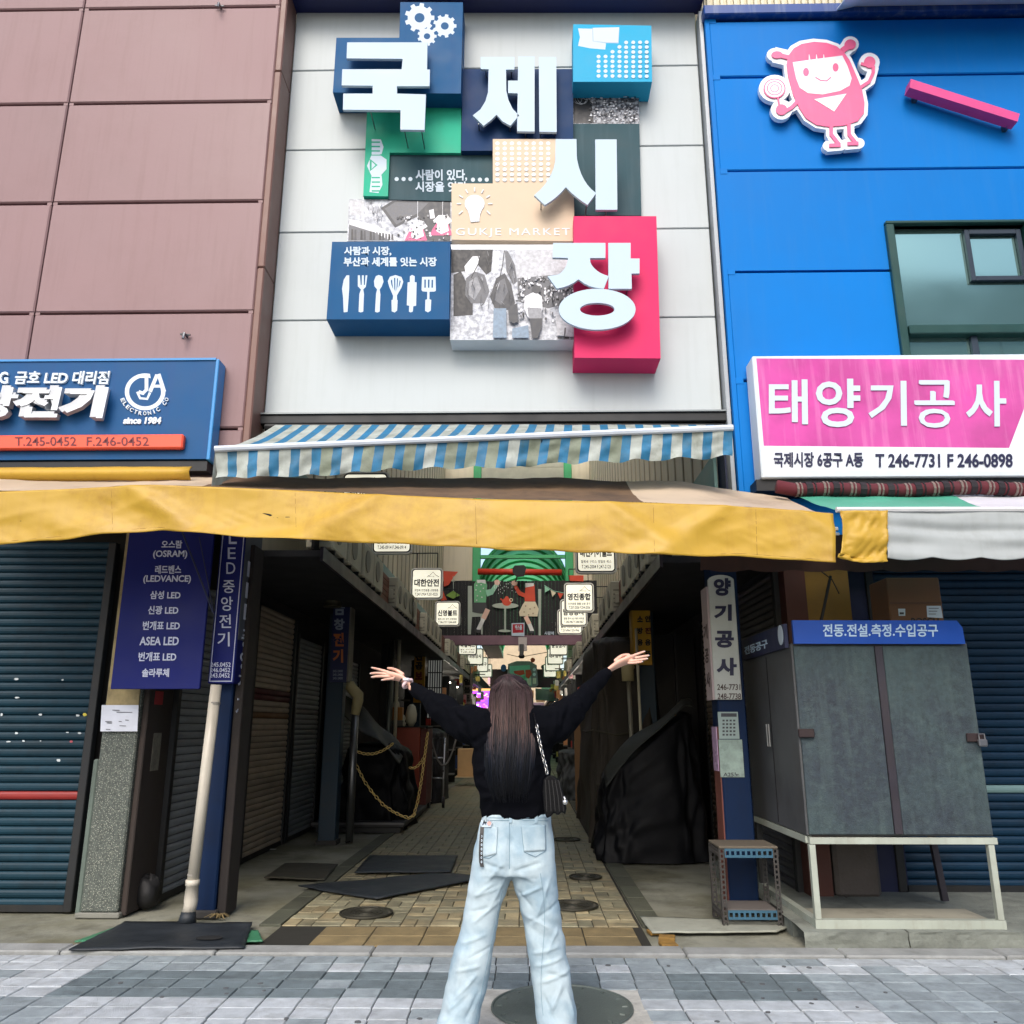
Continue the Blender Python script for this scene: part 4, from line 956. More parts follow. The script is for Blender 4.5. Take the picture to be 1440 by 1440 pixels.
shutter('teal roller shutter with a red slat left of the speckled pier', ((-6.2 + xr) / 2, 6.95), 0, xr + 6.2, 0, 2.95, sh_teal, special={int((P(50, 1120, 6.95).z) / .0667): sh_red})
# stuck paper remains on the left shutter
mw_ = M('sticker_white', (196, 204, 206), .7); my_ = M('sticker_yellow', (206, 190, 70), .7); mr_ = M('sticker_red', (176, 80, 90), .7)
st = empty('sticker_remains', (-4, 6.9, 1), 'small torn sticker remains scattered on the teal left shutter', 'sticker')
for i, (x, y, w_, h_, mt) in enumerate(((23, 955, 7, 4, mw_), (88, 956, 4, 3, mw_), (24, 981, 7, 3, mw_), (2, 1005, 5, 5, mw_), (57, 1005, 6, 4, mw_), (109, 1006, 7, 3, mw_), (119, 1005, 7, 5, my_), (23, 1031, 7, 4, mw_), (95, 1030, 5, 2, mw_), (112, 1031, 6, 3, mw_), (12, 1043, 8, 2, mw_), (33, 1042, 5, 3, mw_), (100, 1043, 6, 4, mr_), (82, 1069, 8, 5, mw_), (57, 1042, 3, 1.5, mw_))):
    ik = Ink(lambda a, b: P(a, b, 6.934), FRONT, .002); R3 = random.Random(i)
    ik.poly(mt, [(x + w_ / 2 * math.cos(a * 1.05) * R3.uniform(.6, 1.1), y + h_ / 2 * math.sin(a * 1.05) * R3.uniform(.7, 1.2)) for a in range(6)]); ik.build('torn_sticker', st)
# left pier
X0, X1 = P(103, 1290, 6.76).x, P(164, 1290, 6.76).x
pr = empty('stone_pier', ((X0 + X1) / 2, 6.9, 0), 'speckled terrazzo pier between the teal shutter and the blue notice board', 'pier')
spk = M('terrazzo_pier', (84, 90, 84), .75, var=.5, scale=45, speck=((160, 162, 148), 85, .2), bump=.6, bscale=120, dirt=.3, dirtcol=(50, 60, 54))
bx('shaft', spk, pr, X0 + .045, X1, 6.76, 7.25, .03, 3.05, b=.012)
bx('plinth', M('pier_plinth', (92, 104, 96), .85, var=.2, dirt=.4, bump=.4), pr, X0, X0 + .044, 6.77, 7.25, 0, 1.15, b=.01); bx('plinth', concrete, pr, X0 + .01, X1 + .02, 6.75, 7.25, -.01, .03, b=.008)
bx('jamb', M('jamb_brown', (50, 42, 38), .8, var=.3, dirt=.5), pr, X1 + .001, X1 + .05, 6.8, 7.28, 0, 3.0, b=.008)
yp_ = M('pier_upper', (160, 144, 104), .85, var=.35, scale=8, dirt=.6, dirtcol=(84, 66, 44), bump=.5)
bx('upper_facing', yp_, pr, X0 + .06, X1 - .01, 6.745, 6.76, P(150, 1008, 6.75).z, 3.0)
bx('old_poster', M('poster_old', (120, 116, 104), .8, var=.4, scale=20), pr, X1 + .051, X1 + .053, 6.95, 7.1, 1.05, 1.35)
bx('red_label', M('label_red', (150, 30, 40), .6), pr, X1 + .05, X1 + .054, 6.9, 7.05, P(226, 990, 6.8).z, P(226, 971, 6.8).z)
nt_ = empty('paper_notice', P(167, 1010, 6.74), 'white paper notice taped on the speckled pier', 'notice')
m = MB(); m.grid(lambda u, v: P(143 + 52 * u - (v) * 2, 991.5 + 37 * v, 6.73 + .006 * math.sin(u * 5 + v * 3)), 6, 5); m.build('sheet', M('paper', (206, 210, 220), .8), nt_)
ik = inkon(6.722)
for x, y, w_ in ((158, 998, 10), (164, 1001, 22), (148, 1014, 9), (150, 1016, 7), (167, 1014, 4), (176, 1012, 5), (168, 1020, 9), (149, 1025, 6)): ik.poly(gs[2], [(x, y), (x + w_, y + .3), (x + w_, y + 1.3), (x, y + 1)])
ik.build('print', nt_)
# blue notice board listing lamp makers
nb = empty('notice_board', P(220, 970, 6.5), 'deep blue board listing lamp makers in white, hung on the pier', 'sign')
dblue = M('board_blue', (8, 22, 98), .55, spec=.25, var=.05); offw = M('board_text', (196, 202, 222), .5)
YN = 6.5; a, b = P(155, 969, YN), P(280, 972, YN); ztop = 3.0
m = MB(); m.bev(a.x, b.x, YN, YN + .03, a.z, ztop, .004); m.build('board', dblue, nb)
for s_, r in (('오스람', (227, 760, 256, 771)), ('(OSRAM)', (215, 774, 263, 786)), ('레드벤스', (218, 795, 254.5, 807)), ('(LEDVANCE)', (201, 809, 268, 821)), ('삼성 LED', (211, 831, 253.5, 842.5)), ('신광 LED', (208, 852, 250.5, 864)), ('번개표 LED', (200.5, 873.5, 252.5, 886)),
              ('ASEA LED', (196, 895.5, 251, 907.5)), ('번개표 LED', (194.5, 917, 247.5, 930)), ('솔라루체', (199.5, 940, 237.5, 952))):
    text(s_, nb, offw, r, YN - .001, .002, .022, shear=.02)
bx('mount_bracket', darkmetal, nb, a.x + .1, b.x - .1, YN + .03, 6.74, 2.5, 2.55)
m = MB(); m.tube([P(255, 745, 6.3), P(300, 862, 6.45)], .008, 6); m.tube([P(280, 755, 6.4), P(302, 868, 6.5)], .005, 6)
thingmesh(m, 'awning_strut', M('strut_grey', (34, 40, 70), .6), 'thin grey strut slanting in front of the blue notice board', 'strut')
# left blue post with its lettered sign box
postb = M('post_blue', (5, 32, 66), .55, spec=.2, var=.15, dirt=.35, dirtcol=(20, 24, 36), streak=.3)
lp = empty('steel_post', (-2.4, 6.87, 0), 'dark blue steel post beside the white drain pipe', 'post')
bx('shaft', postb, lp, -2.53, -2.385, 6.77, 6.99, 0, 3.3, b=.01); bx('foot', rust, lp, -2.55, -2.36, 6.74, 7.02, -.01, .05, b=.01)
bx('wood_jamb', M('jamb_wood', (40, 34, 32), .85, var=.3, dirt=.5), lp, -2.38, -2.31, 6.8, 7.05, 0, 2.9, b=.006)
YQ = 6.66; a = P(292, 961, YQ); b = P(328, 963, YQ); Yb2 = PX(353, 962, b.x).y
cs = empty('column_sign', (a.x, YQ, a.z), 'tall navy column sign with white shop name above the drain pipe', 'sign')
m = MB(); m.bev(a.x, b.x, YQ, min(Yb2, 7.1), a.z, 3.25, .004); m.build('sign_box', dblue, cs)
sidegrey = M('sign_side_grey', (74, 82, 96), .5, dirt=.3)
bx('side_face', sidegrey, cs, b.x + .001, b.x + .004, YQ + .01, min(Yb2, 7.1) - .01, a.z + .35, 3.24); bx('side_face', dblue, cs, b.x + .001, b.x + .003, YQ + .01, min(Yb2, 7.1) - .01, a.z + .01, a.z + .34)
m = MB()
for x0, x1, z0, z1 in ((a.x + .012, a.x + .018, a.z + .02, 3.2), (b.x - .018, b.x - .012, a.z + .02, 3.2), (a.x + .012, b.x - .012, a.z + .014, a.z + .02)): m.box(x0, x1, YQ - .002, YQ, z0, z1)
m.build('border_line', offw, cs)
for ch, r in (('L', (322, 742, 333, 765)), ('E', (320.5, 770, 331.5, 786)), ('D', (318.5, 791, 331, 807)), ('중', (313.5, 816, 330, 834)), ('앙', (311, 839, 327.5, 859)), ('전', (308.5, 864, 325, 883)), ('기', (306, 889, 323, 909))):
    text(ch, cs, offw, r, YQ - .001, .003, .008 if ord(ch) > 999 else 0)
for k, s_ in enumerate(('245.0452', '246.0452', '243.0452')): text(s_, cs, offw, (296.5 - k * .7, 931.5 + k * 7.6, 324.5 - k * .7, 937.7 + k * 7.6), YQ - .001, .002, .01)
NX_ = Vector((1, 0, 0)); m = MB(); Yc, Yd = YQ + .09, min(Yb2, 7.1) - .09
for ch, z, h_ in (('L', 2.62, .13), ('E', 2.44, .13), ('D', 2.26, .13), ('중', 2.03, .15), ('앙', 1.85, .15), ('전', 1.67, .15), ('기', 1.48, .16)):
    addtext(m, ch, lambda u, v: (b.x + .005, Yc + (Yd - Yc) * u, z + h_ * v), NX_, .003, .01)
m.build('lettering', offw, cs, fix=False)
# drain pipe
dp = empty('drain_pipe', (-2.6, 6.5, 0), 'cream plastic drain pipe standing in front of the blue post', 'pipe')
c0, c1 = P(304, 965, 6.5), P(268, 1272, 6.5); pvc = M('pvc_cream', (190, 184, 170), .4, var=.06, streak=.4, dirtcol=(120, 110, 96), dirt=.2)
m = MB(); m.tube([c0 + Vector((0, 0, .01)), c1 + Vector((0, 0, .12))], .042, 14); m.build('pipe', pvc, dp, True)
m = MB(); m.tube([c1 + Vector((0, 0, .17)), c1 + Vector((0, 0, .13)), c1 + Vector((0, 0, .128)), c1 + Vector((0, 0, .03)), c1 + Vector((0, 0, .0)), c1 + Vector((-.01, 0, -.06))], [.05, .05, .044, .05, .047, .046], 14); m.build('socket', pvc, dp, True)
m = MB(); q = Vector((c1.x - .01, 6.5, 0)); m.tube([q + Vector((0, 0, c1.z - .05)), q + Vector((0, -.01, .02))], [.052, .066], 12); m.build('rubber_boot', rub, dp, True)
m = MB(); m.tube([c1 + Vector((0, 0, .2)), c1 + Vector((0, 0, .21))], .0425, 14); m.tube([c0 + Vector((0, 0, -.12)), c0 + Vector((0, 0, -.14))], .0425, 14); m.build('print_band', M('pipe_print', (140, 136, 128), .6), dp)
m = MB(); m.grid(lambda u, v: (-3.03 + (.10 + .05 * noise.noise((math.cos(u * 2 * PI) * 2, math.sin(u * 2 * PI) * 2, v * 3))) * math.cos(u * 2 * PI) * math.sin(v * PI), 7.05 + .1 * math.sin(u * 2 * PI) * math.sin(v * PI), (.12 - .12 * math.cos(v * PI)) * (1 + .25 * noise.noise((u * 5, v * 4, 2)))), 16, 10)
thingmesh(m, 'rubbish_sack', M('sack_black', (16, 16, 18), .6, bump=.6, bscale=20), 'small black sack tucked at the foot of the speckled pier', 'bag', smooth=True)
m = MB()
for k in range(26):
    a_ = rnd.uniform(0, 6.28); r_ = rnd.uniform(.02, .12); m.tube([(-2.32, 6.72, .01), (-2.32 + r_ * math.cos(a_) * .5, 6.7 + r_ * math.sin(a_) * .3, .04), (-2.32 + r_ * math.cos(a_), 6.7 + r_ * .6 * math.sin(a_), .015)], .003, 3)
thingmesh(m, 'dry_straw', M('straw', (120, 104, 70), .9), 'tuft of dry straw at the foot of the blue post', 'straw')

# ================================================================== ALLEY SIDES
la = empty('left_arcade', (-3.1, 20, 0), 'left side of the covered alley with dark soffit and cream upper wall', 'building')
rc = empty('right_arcade', (2.3, 20, 0), 'right side of the covered alley with dark soffit and cream upper wall', 'building')
wallb = M('wall_beige', (214, 202, 176), .6, var=.08, scale=.5, rand=.08, streak=.2, dirtcol=(120, 110, 90)); soff = M('soffit_dark', (34, 34, 38), .8, var=.2)
fasc = M('fascia_dark', (48, 46, 58), .4, .5, var=.15); tealb = M('board_teal', (112, 150, 144), .5, var=.08, rand=.06)
woodp = M('wood_slat', (126, 70, 42), .6, var=.2, rand=.12, scale=6); inner = M('stall_dark', (44, 42, 44), .9)
for (b_, s_, xw, xf, zf, xu, xt) in ((la, -1, -3.12, -1.85, 2.86, -2.5, -2.3), (rc, 1, 2.28, 1.2, 2.79, 1.95, 1.75)):
    y0 = 7.3
    bx('lower_wall', inner, b_, xw, xw + s_ * .2, 7.15, 60, -.02, 2.95)
    bx('soffit', soff, b_, xw, xf + s_ * .03, y0 + .1, 60, zf + .06, zf + .12)
    bx('fascia', fasc, b_, xf, xf + s_ * .03, y0, 60, zf, zf + .13)
    for k in range(14): bx('wall_panel', wallb, b_, xu, xu + s_ * .1, 7.35 + k * 2.4, 9.72 + k * 2.4, 3.0, 9.4)
    for k in range(14): bx('band_board', tealb, b_, xt, xt + s_ * .03, 7.35 + k * 2.4, 9.73 + k * 2.4, zf + .62, zf + 1.08)
    m = MB()
    for k in range(60): m.box(xu - s_ * .012, xu, 7.6 + k * .53, 7.66 + k * .53, 4.1, 9.3)
    o = m.build('cover_strip', M('strip_beige', (150, 140, 116), .6), b_); o['kind'] = 'stuff'
    for y1, y2 in ((10.3, 11.5), (13.5, 14.9), (18.0, 19.6), (22.2, 24.2), (27, 29.5)):
        for k in range(6): bx('wood_board', woodp, b_, xf + s_ * .1, xf + s_ * .12, y1, y2, zf + .14 + k * .075, zf + .207 + k * .075)
    m = MB(); m.box(xf + s_ * .12, xf + s_ * .14, 7.4, 50, zf + .13, zf + .6); m.build('back_board', darkwall, b_)
bx('head_panel', darkwall, la, -3.6, -2.53, 7.31, 7.36, 2.6, 4.1)
bx('corner_gap', M('corner_navy', (12, 26, 60), .6), rc, 1.80, 1.94, 7.12, 7.4, 2.9, 4.1)
# air conditioner boxes on the soffit edges
acw = M('aircon_cream', (208, 202, 178), .5, var=.08, rand=.1, dirt=.3, dirtcol=(110, 100, 80)); acd = M('aircon_grille', (150, 146, 130), .6)
def aircon(x, y, z, s_, i, side):
    t = empty('air_conditioner', (x, y, z), 'cream air conditioner box number', 'air conditioner', 'air conditioner boxes along the %s soffit edge' % side)
    w_, d_, h_ = .62, .26, .44 + .04 * (i % 3 == 1)
    bx('casing', acw, t, x - s_ * d_, x, y, y + w_, z + .04, z + h_, b=.015)
    for k in range(2): bx('foot', darkmetal, t, x - s_ * d_, x, y + .1 + k * .38, y + .14 + k * .38, z, z + .04)
    m = MB(); m.tube([(x + s_ * -.0, y + .22, z + .25), (x + s_ * .012, y + .22, z + .25)], .13, 16); m.build('fan_grille', acd, t)
    m = MB()
    for k in range(5): m.box(x - s_ * (d_ - .04), x - s_ * .04, y - .004, y, z + .1 + k * .06, z + .12 + k * .06)
    m.build('vent_slots', acd, t); bx('side_cover', acw, t, x - s_ * (d_ - .06), x - s_ * .06, y - .02, y - .005, z + .16, z + .3, b=.008)
    return t
left_y = [7.6, 8.35, 9.1, 9.75, 11.6, 12.15, 12.7, 13.1, 15.1, 15.8, 16.5, 17.2, 19.8, 20.5, 21.3, 24.5, 25.4, 26.2, 30, 31]
right_y = [8.0, 8.5, 9.1, 9.7, 11.6, 12.4, 13.0, 15.1, 15.9, 16.7, 17.3, 19.8, 20.6, 21.3, 24.6, 25.5, 26.3, 30, 31]
near_names = ['nearest', 'second nearest', 'third nearest', 'fourth nearest', 'fifth nearest', 'sixth nearest', 'seventh nearest', 'eighth nearest', 'ninth nearest', 'tenth nearest', 'eleventh nearest', 'twelfth nearest', 'thirteenth nearest', 'fourteenth nearest', 'fifteenth nearest', 'sixteenth nearest', 'seventeenth nearest', 'eighteenth nearest', 'second farthest', 'farthest']
for side, ys, x, z, s_ in (('left', left_y, -1.84, 3.0, 1), ('right', right_y, 1.19, 2.93, -1)):
    for i, y in enumerate(ys):
        t = aircon(x, y, z, s_, i, side); nm = near_names[i] if i < len(ys) - 1 else 'farthest'
        t['label'] = '%s cream air conditioner box on the %s soffit edge of the alley' % (nm, side)
# roof, portal and vault
rf = empty('alley_roof', (-.3, 16, 9.4), 'pale translucent roof and green portal frame above the alley', 'roof')
skin = M('roof_skin', (226, 224, 210), .6, trans=.7, clear=.75); grn = M('steel_green', (70, 172, 110), .5, var=.08); vaultg = M('vault_green', (120, 216, 156), .5, trans=.6)
for k in range(7): bx('roof_sheet', skin, rf, -2.6, 2.0, 7.4 + k * 2.4, 9.78 + k * 2.4, 9.4, 9.42)
for k in range(8): bx('cross_beam', grn, rf, -2.5, 1.95, 7.9 + k * 2.2, 8.02 + k * 2.2, 9.25, 9.395)
gx0, gx1 = P(671, 700, 24).x, P(799, 700, 24).x
for x in (gx0, gx1): bx('portal_post', grn, rf, x - .12, x + .12, 24, 24.2, 4.9, 9.38, b=.02)
zc = P(735, 672, 24).z + .25; zt = 9.39
for k in range(5): bx('gable_board', M('gable_cream', (206, 202, 182), .6, rand=.06, trans=.3), rf, gx0 + .12, gx1 - .12, 24.05, 24.1, zc - 1.4 + k * .5 + .01, zc - 1.4 + (k + 1) * .5)
for z in (zc - 1.45, P(735, 785, 24).z): bx('portal_beam', grn, rf, gx0 + .121, gx1 - .121, 23.98, 24.12, z, z + .1)
for s_, x in ((-1, gx0 - .12), (1, gx1 + .12)):
    bx('gable_wall', wallb, rf, x, x + s_ * 1.3, 24.1, 24.2, 5.6, 9.38)
R_ = 1.3; cxv = (gx0 + gx1) / 2; zv = P(735, 776, 26).z - R_ + .05
m = MB(); m.grid(lambda u, v: (cxv + R_ * 1.03 * math.cos(PI * u), 24.4 + 26 * v, zv + R_ * 1.03 * math.sin(PI * u)), 20, 24); m.build('vault_skin', vaultg, rf, True)
for k in range(22):
    y = 24.5 + k * 1.1; m = MB(); m.tube([(cxv + R_ * math.cos(PI * a / 16), y, zv + R_ * math.sin(PI * a / 16)) for a in range(17)], .045, 6); m.build('vault_rib', grn, rf, True)
for s_ in (-1, 1): bx('vault_curb', wallb, rf, cxv + s_ * R_, cxv + s_ * 2.2, 24.4, 50, zv - .25, zv)
redp = M('duct_red', (206, 62, 40), .45, var=.15); m = MB(); p = P(672, 804, 22.3); m.tube([p, P(790, 805, 22.3)], .09, 10); thingmesh(m, 'red_duct', redp, 'red and orange round duct crossing the alley above the slatted mural', 'duct', smooth=True)
bx('end_wall', M('far_wall', (190, 170, 140), .7, emis=.0), rf, -3.2, 2.4, 60, 60.2, 0, 9)

# ================================================================== RIGHT GROUND FLOOR
rp = empty('right_pier_block', (2.6, 7.3, 0), 'mustard and red-brown shop corner behind the metal cabinet', 'pier')
bx('red_brown_jamb', M('jamb_redbrown', (74, 38, 28), .7, var=.2), rp, 2.24, 2.42, 7.1, 7.5, .09, 3.0); bx('mustard_face', M('wall_mustard', (126, 96, 40), .8, var=.15, dirt=.2), rp, 2.421, 2.80, 7.12, 7.5, .85, 3.0)
bx('stone_foot', M('pier_stone', (78, 72, 68), .85, var=.25, bump=.6, dirt=.4), rp, 2.44, 2.80, 7.08, 7.5, .09, .849, b=.03); bx('navy_recess', M('recess_navy', (14, 22, 58), .7), rp, 2.801, 3.1, 7.3, 7.5, .09, 3.0)
bx('shutter_box', soff, rp, 3.0, 6.2, 7.2, 7.5, 2.75, 3.0); bx('back_wall', darkwall, rp, 2.42, 8, 7.5, 7.6, .08, 3.0)
m = MB(); m.tube([P(1155, 872, 6.9), P(1168, 810, 6.9)], .012, 6); m.tube([P(1150, 800, 6.9), P(1170, 815, 6.9), P(1180, 835, 6.9)], .005, 5); m.build('hanging_cable', blackm, rp)
zt_ = P(1440, 1112, 7.3).z
shutter('teal-blue roller shutter with a pale mint slat behind the metal cabinet', (4.65, 7.32), 0, 3.2, .1, 2.78, sh_tealr, special={int((zt_ - .1) / .0667): sh_mint}, pitch=.0667)
shutter('dark slatted shutter on the right alley wall beside the lettered post', (2.23, 8.05), -PI / 2, 1.5, .0, 2.75, M('shutter_grey', (92, 92, 96), .4, .5, rand=.1, dirt=.2))
shutter('brown slatted shutter deeper on the right alley wall', (2.23, 9.75), -PI / 2, 1.5, 0, 2.7, sh_brown)
# lettered right post
YP = 6.95
rpst = empty('steel_post', (1.64, 7.05, 0), 'blue steel post carrying the white column sign at the right', 'post')
xa, xb = P(1010, 990, YP).x, P(1046, 990, YP).x
bx('shaft', postb, rpst, xa + .0, xb + .02, YP + .02, YP + .25, 0, 2.9, b=.01); bx('side_strip', M('side_rust', (110, 60, 50), .7, dirt=.5), rpst, xa - .012, xa - .001, YP + .03, YP + .24, .0, 1.4)
bx('mirror_strip', M('strip_lilac', (190, 160, 190), .3), rpst, xa - .02, xa - .013, YP + .05, YP + .22, P(1010, 1085, YP).z, P(1010, 1022, YP).z)
cs2 = empty('column_sign', (xa, YP, 1.5), 'tall off-white column sign with dark letters and phone numbers at the right post', 'sign')
csm = M('column_white', (186, 190, 184), .5, var=.06, dirt=.25, dirtcol=(120, 120, 110), streak=.2)
a = P(1005, 984, YP); b = P(1043, 986, YP); m = MB(); zb_ = a.z
m.bev(a.x, b.x, YP - .02, YP + .015, zb_, 2.60, .004); m.prism([(a.x + (b.x - a.x) / 2 + (b.x - a.x) / 2 * math.cos(PI * k / 12), 2.60 + .05 * math.sin(PI * k / 12)) for k in range(13)], lambda p, q: (p, YP - .02, q), FRONT, .035)
m.build('sign_box', csm, cs2)
bx('side_face', M('column_side', (178, 160, 160), .5, streak=.3), cs2, a.x - .018, a.x - .001, YP - .015, YP + .21, zb_, 2.55)
for ch, r in (('양', (1003.5, 813, 1027.5, 838)), ('기', (1004, 850, 1029, 873)), ('공', (1005.5, 887, 1032, 911)), ('사', (1007.5, 925, 1036, 950))): text(ch, cs2, navyink, r, YP - .021, .003, .05)
text('246-7731', cs2, M('ink_brown', (70, 54, 50), .6), (1008.5, 962, 1041, 970.5), YP - .021, .002, .015); text('248-7738', cs2, MATS['ink_brown'], (1009, 975, 1042, 983.5), YP - .021, .002, .015)
m = MB()
for ch, z in (('기', 2.12), ('공', 1.92), ('사', 1.72)): addtext(m, ch, lambda u, v: (a.x - .019, YP + .18 - .14 * u, z + .12 * v), -NX_, .002, .02)
m.build('side_lettering', MATS['ink_brown'], cs2, fix=False)
po = empty('price_poster', P(1027, 1020, YP - .03), 'small pale printed poster on the blue right post under the sign', 'poster')
m = MB(); a_ = P(1012, 1039, YP); b_ = P(1038, 1001, YP); m.box(a_.x, b_.x, YP + .012, YP + .019, a_.z, b_.z); m.build('sheet', M('poster_pale', (150, 168, 164), .7), po)
ik = inkon(YP + .011); ik.poly(gs[1], [(1014, 1003), (1036, 1003), (1036, 1008), (1014, 1008)])
for k in range(5):
    for q in range(4): ik.poly(gs[1], [(1016 + q * 5, 1012 + k * 5), (1019 + q * 5, 1012 + k * 5), (1019 + q * 5, 1014.5 + k * 5), (1016 + q * 5, 1014.5 + k * 5)])
ik.build('print', po)
p2 = empty('torn_poster', P(1030, 1065, YP - .03), 'torn blotched poster on the blue right post with digits 25 below', 'poster')
m = MB(); a_ = P(1014, 1093, YP); b_ = P(1044, 1040, YP); m.box(a_.x, b_.x, YP + .012, YP + .018, a_.z, b_.z); m.build('sheet', M('poster_torn', (140, 158, 150), .8, var=.3, scale=10, dirt=.5, dirtcol=(34, 40, 44)), p2)
text('A25노', p2, gs[1], (1017, 1086, 1040, 1092), YP + .0115, .002, .02)
# metal cabinet on its stand
cb = empty('metal_cabinet', (2.6, 6.6, .1), 'weathered blue-grey metal cabinet on a pale steel stand with a blue header', 'cabinet')
CY0, CY1 = 6.06, 7.45
cx0, cx1 = 1.925, 3.20; cz0, cz1 = P(1260, 1176, CY0).z, P(1230, 904, CY0).z
cabm = M('cabinet_metal', (46, 56, 64), .6, .1, var=.34, scale=24, dirt=.55, dirtcol=(74, 90, 88), streak=.5, col2=(56, 72, 74), c2scale=1.2, bump=.4, bscale=90)
cabs = M('cabinet_side', (84, 86, 88), .6, .2, var=.2, dirt=.4); cabe = M('cabinet_edge', (54, 50, 58), .5, .3, dirt=.4)
bx('body', cabs, cb, cx0, cx1, CY0 + .02, CY1, cz0, cz1, b=.006)
xm = P(1245, 1000, CY0).x
bx('door', cabm, cb, cx0 + .012, xm - .03, CY0, CY0 + .018, cz0 + .01, cz1 - .02, b=.004); bx('door', cabm, cb, xm + .03, cx1 - .012, CY0, CY0 + .018, cz0 + .01, cz1 - .02, b=.004)
bx('centre_strip', cabe, cb, xm - .028, xm + .028, CY0 - .008, CY0 + .016, cz0 + .012, cz1 - .022, b=.004)
for z in (.25, .8, 1.3): bx('side_seam', groove, cb, cx0 - .003, cx0 - .001, 6.72, 6.735, cz0 + .02, cz1 - .05) if z < .3 else None
m = MB(); m.tube([(cx0 - .03, 6.70, 1.25), (cx0 - .03, 6.70, 1.42)], .008, 6); m.tube([(cx0 - .03, 6.76, 1.25), (cx0 - .03, 6.76, 1.42)], .008, 6); m.build('side_handle', steel, cb)
zl = P(1112, 1031, CY0).z
m = MB(); m.bev(cx0 - .01, cx0 + .1, CY0 - .03, CY0 - .002, zl - .03, zl + .03, .006); m.build('hasp', M('hasp_rust', (52, 40, 42), .6, .4, dirt=.4), cb); m = MB(); m.bev(cx1 - .11, cx1 + .01, CY0 - .02, CY0 - .002, zl - .06, zl, .005); m.build('hasp', M('hasp_rust', (52, 40, 42), .6, .4, dirt=.4), cb)
m = MB(); m.bev(cx1 - .05, cx1 + .01, CY0 - .06, CY0 - .025, zl - .09, zl - .04, .008); m.tube([(cx1 - .04, CY0 - .042, zl - .04), (cx1 - .04, CY0 - .042, zl - .005), (cx1, CY0 - .042, zl - .005), (cx1, CY0 - .042, zl - .04)], .005, 6); m.build('padlock', M('padlock', (130, 130, 134), .3, .8), cb)
m = MB(); hz0, hz1 = P(1230, 905, CY0 - .03).z, P(1230, 873, CY0 - .03).z
hb = M('header_blue', (16, 74, 168), .4, var=.06)
m.prism([(cx0 + .01, hz0), (cx1 - .04, hz0 - .004), (cx1 - .045, hz1 - .05), (cx1 - .08, hz1), (cx0 + .01, hz1 + .005)], lambda p, q: (p, CY0 - .035, q), FRONT, .03); m.build('header_board', hb, cb)
text('전동.전설.측정.수입공구', cb, M('header_text', (190, 214, 236), .5), (1157, 877.5, 1319, 895.5), CY0 - .036, .003, .02)
bx('side_header', M('side_header', (28, 36, 70), .5, dirt=.2), cb, cx0 - .03, cx0 - .002, CY0 + .06, CY1 - .1, hz0 - .02, hz1 - .01)
m = MB(); addtext(m, '전동공구', lambda u, v: (cx0 - .031, CY1 - .2 - .7 * u, hz0 + .02 + .07 * v), -NX_, .003, .02); m.build('side_lettering', MATS['header_text'], cb, fix=False)
m = MB(); m.prism([(.06 * math.cos(k * PI / 8), .075 * math.sin(k * PI / 8)) for k in range(16)], lambda p, q: (cx0 - .034, 6.2 + p, hz0 + .08 + q), -NX_, .004); m.build('oval_emblem', printw, cb)
standm = M('stand_white', (166, 172, 160), .55, .1, var=.12, dirt=.3, dirtcol=(104, 84, 60), streak=.25)
def sqtube(name, a, b, w_, mat, parent):
    a = Vector(a); b = Vector(b); t = (b - a).normalized(); s_ = t.cross(Vector((0, 1, 0)) if abs(t.y) < .9 else Vector((0, 0, 1))).normalized() * w_ / 2; u = t.cross(s_).normalized() * w_ / 2
    m = MB(); m.hexa([a - s_ - u, a + s_ - u, a + s_ + u, a - s_ + u, b - s_ - u, b + s_ - u, b + s_ + u, b - s_ + u]); return m.build(name, mat, parent)
zf_ = .12
sqtube('front_rail', (cx0 + .01, CY0 + .02, cz0 - .03), (cx1 + .01, CY0 + .02, cz0 - .03), .042, standm, cb)
sqtube('side_rail', (cx0 + .02, CY0 + .05, cz0 - .028), (cx0 + .02, CY1, cz0 - .028), .045, standm, cb)
sqtube('leg', (cx0 + .025, CY0 + .02, cz0 - .055), (cx0 + .025, CY0 + .02, zf_ + .03), .04, standm, cb); sqtube('leg', (cx1 - .035, CY0 + .02, cz0 - .055), (cx1 - .035, CY0 + .02, zf_ + .03), .04, standm, cb)
sqtube('leg', (cx0 + .025, CY1 - .03, cz0 - .055), (cx0 + .025, CY1 - .03, zf_), .045, darkmetal, cb); sqtube('leg', (cx1 - .08, CY1 - .6, cz0 - .0), (cx1 - .03, CY1 - .6, zf_), .045, cabe, cb)
sqtube('foot_rail', (cx0 + .0, CY0 + .02, zf_), (cx1 - .01, CY0 + .02, zf_), .055, standm, cb); sqtube('foot_rail', (cx0 + .025, CY0 + .05, zf_), (cx0 + .025, CY1, zf_), .05, standm, cb)
m = MB(); m.box(cx0 + .06, cx1 - .03, CY0 + .05, CY0 + .5, zf_ - .01, zf_ + .0); m.build('foot_board', M('foot_board', (150, 146, 130), .8, dirt=.5), cb)
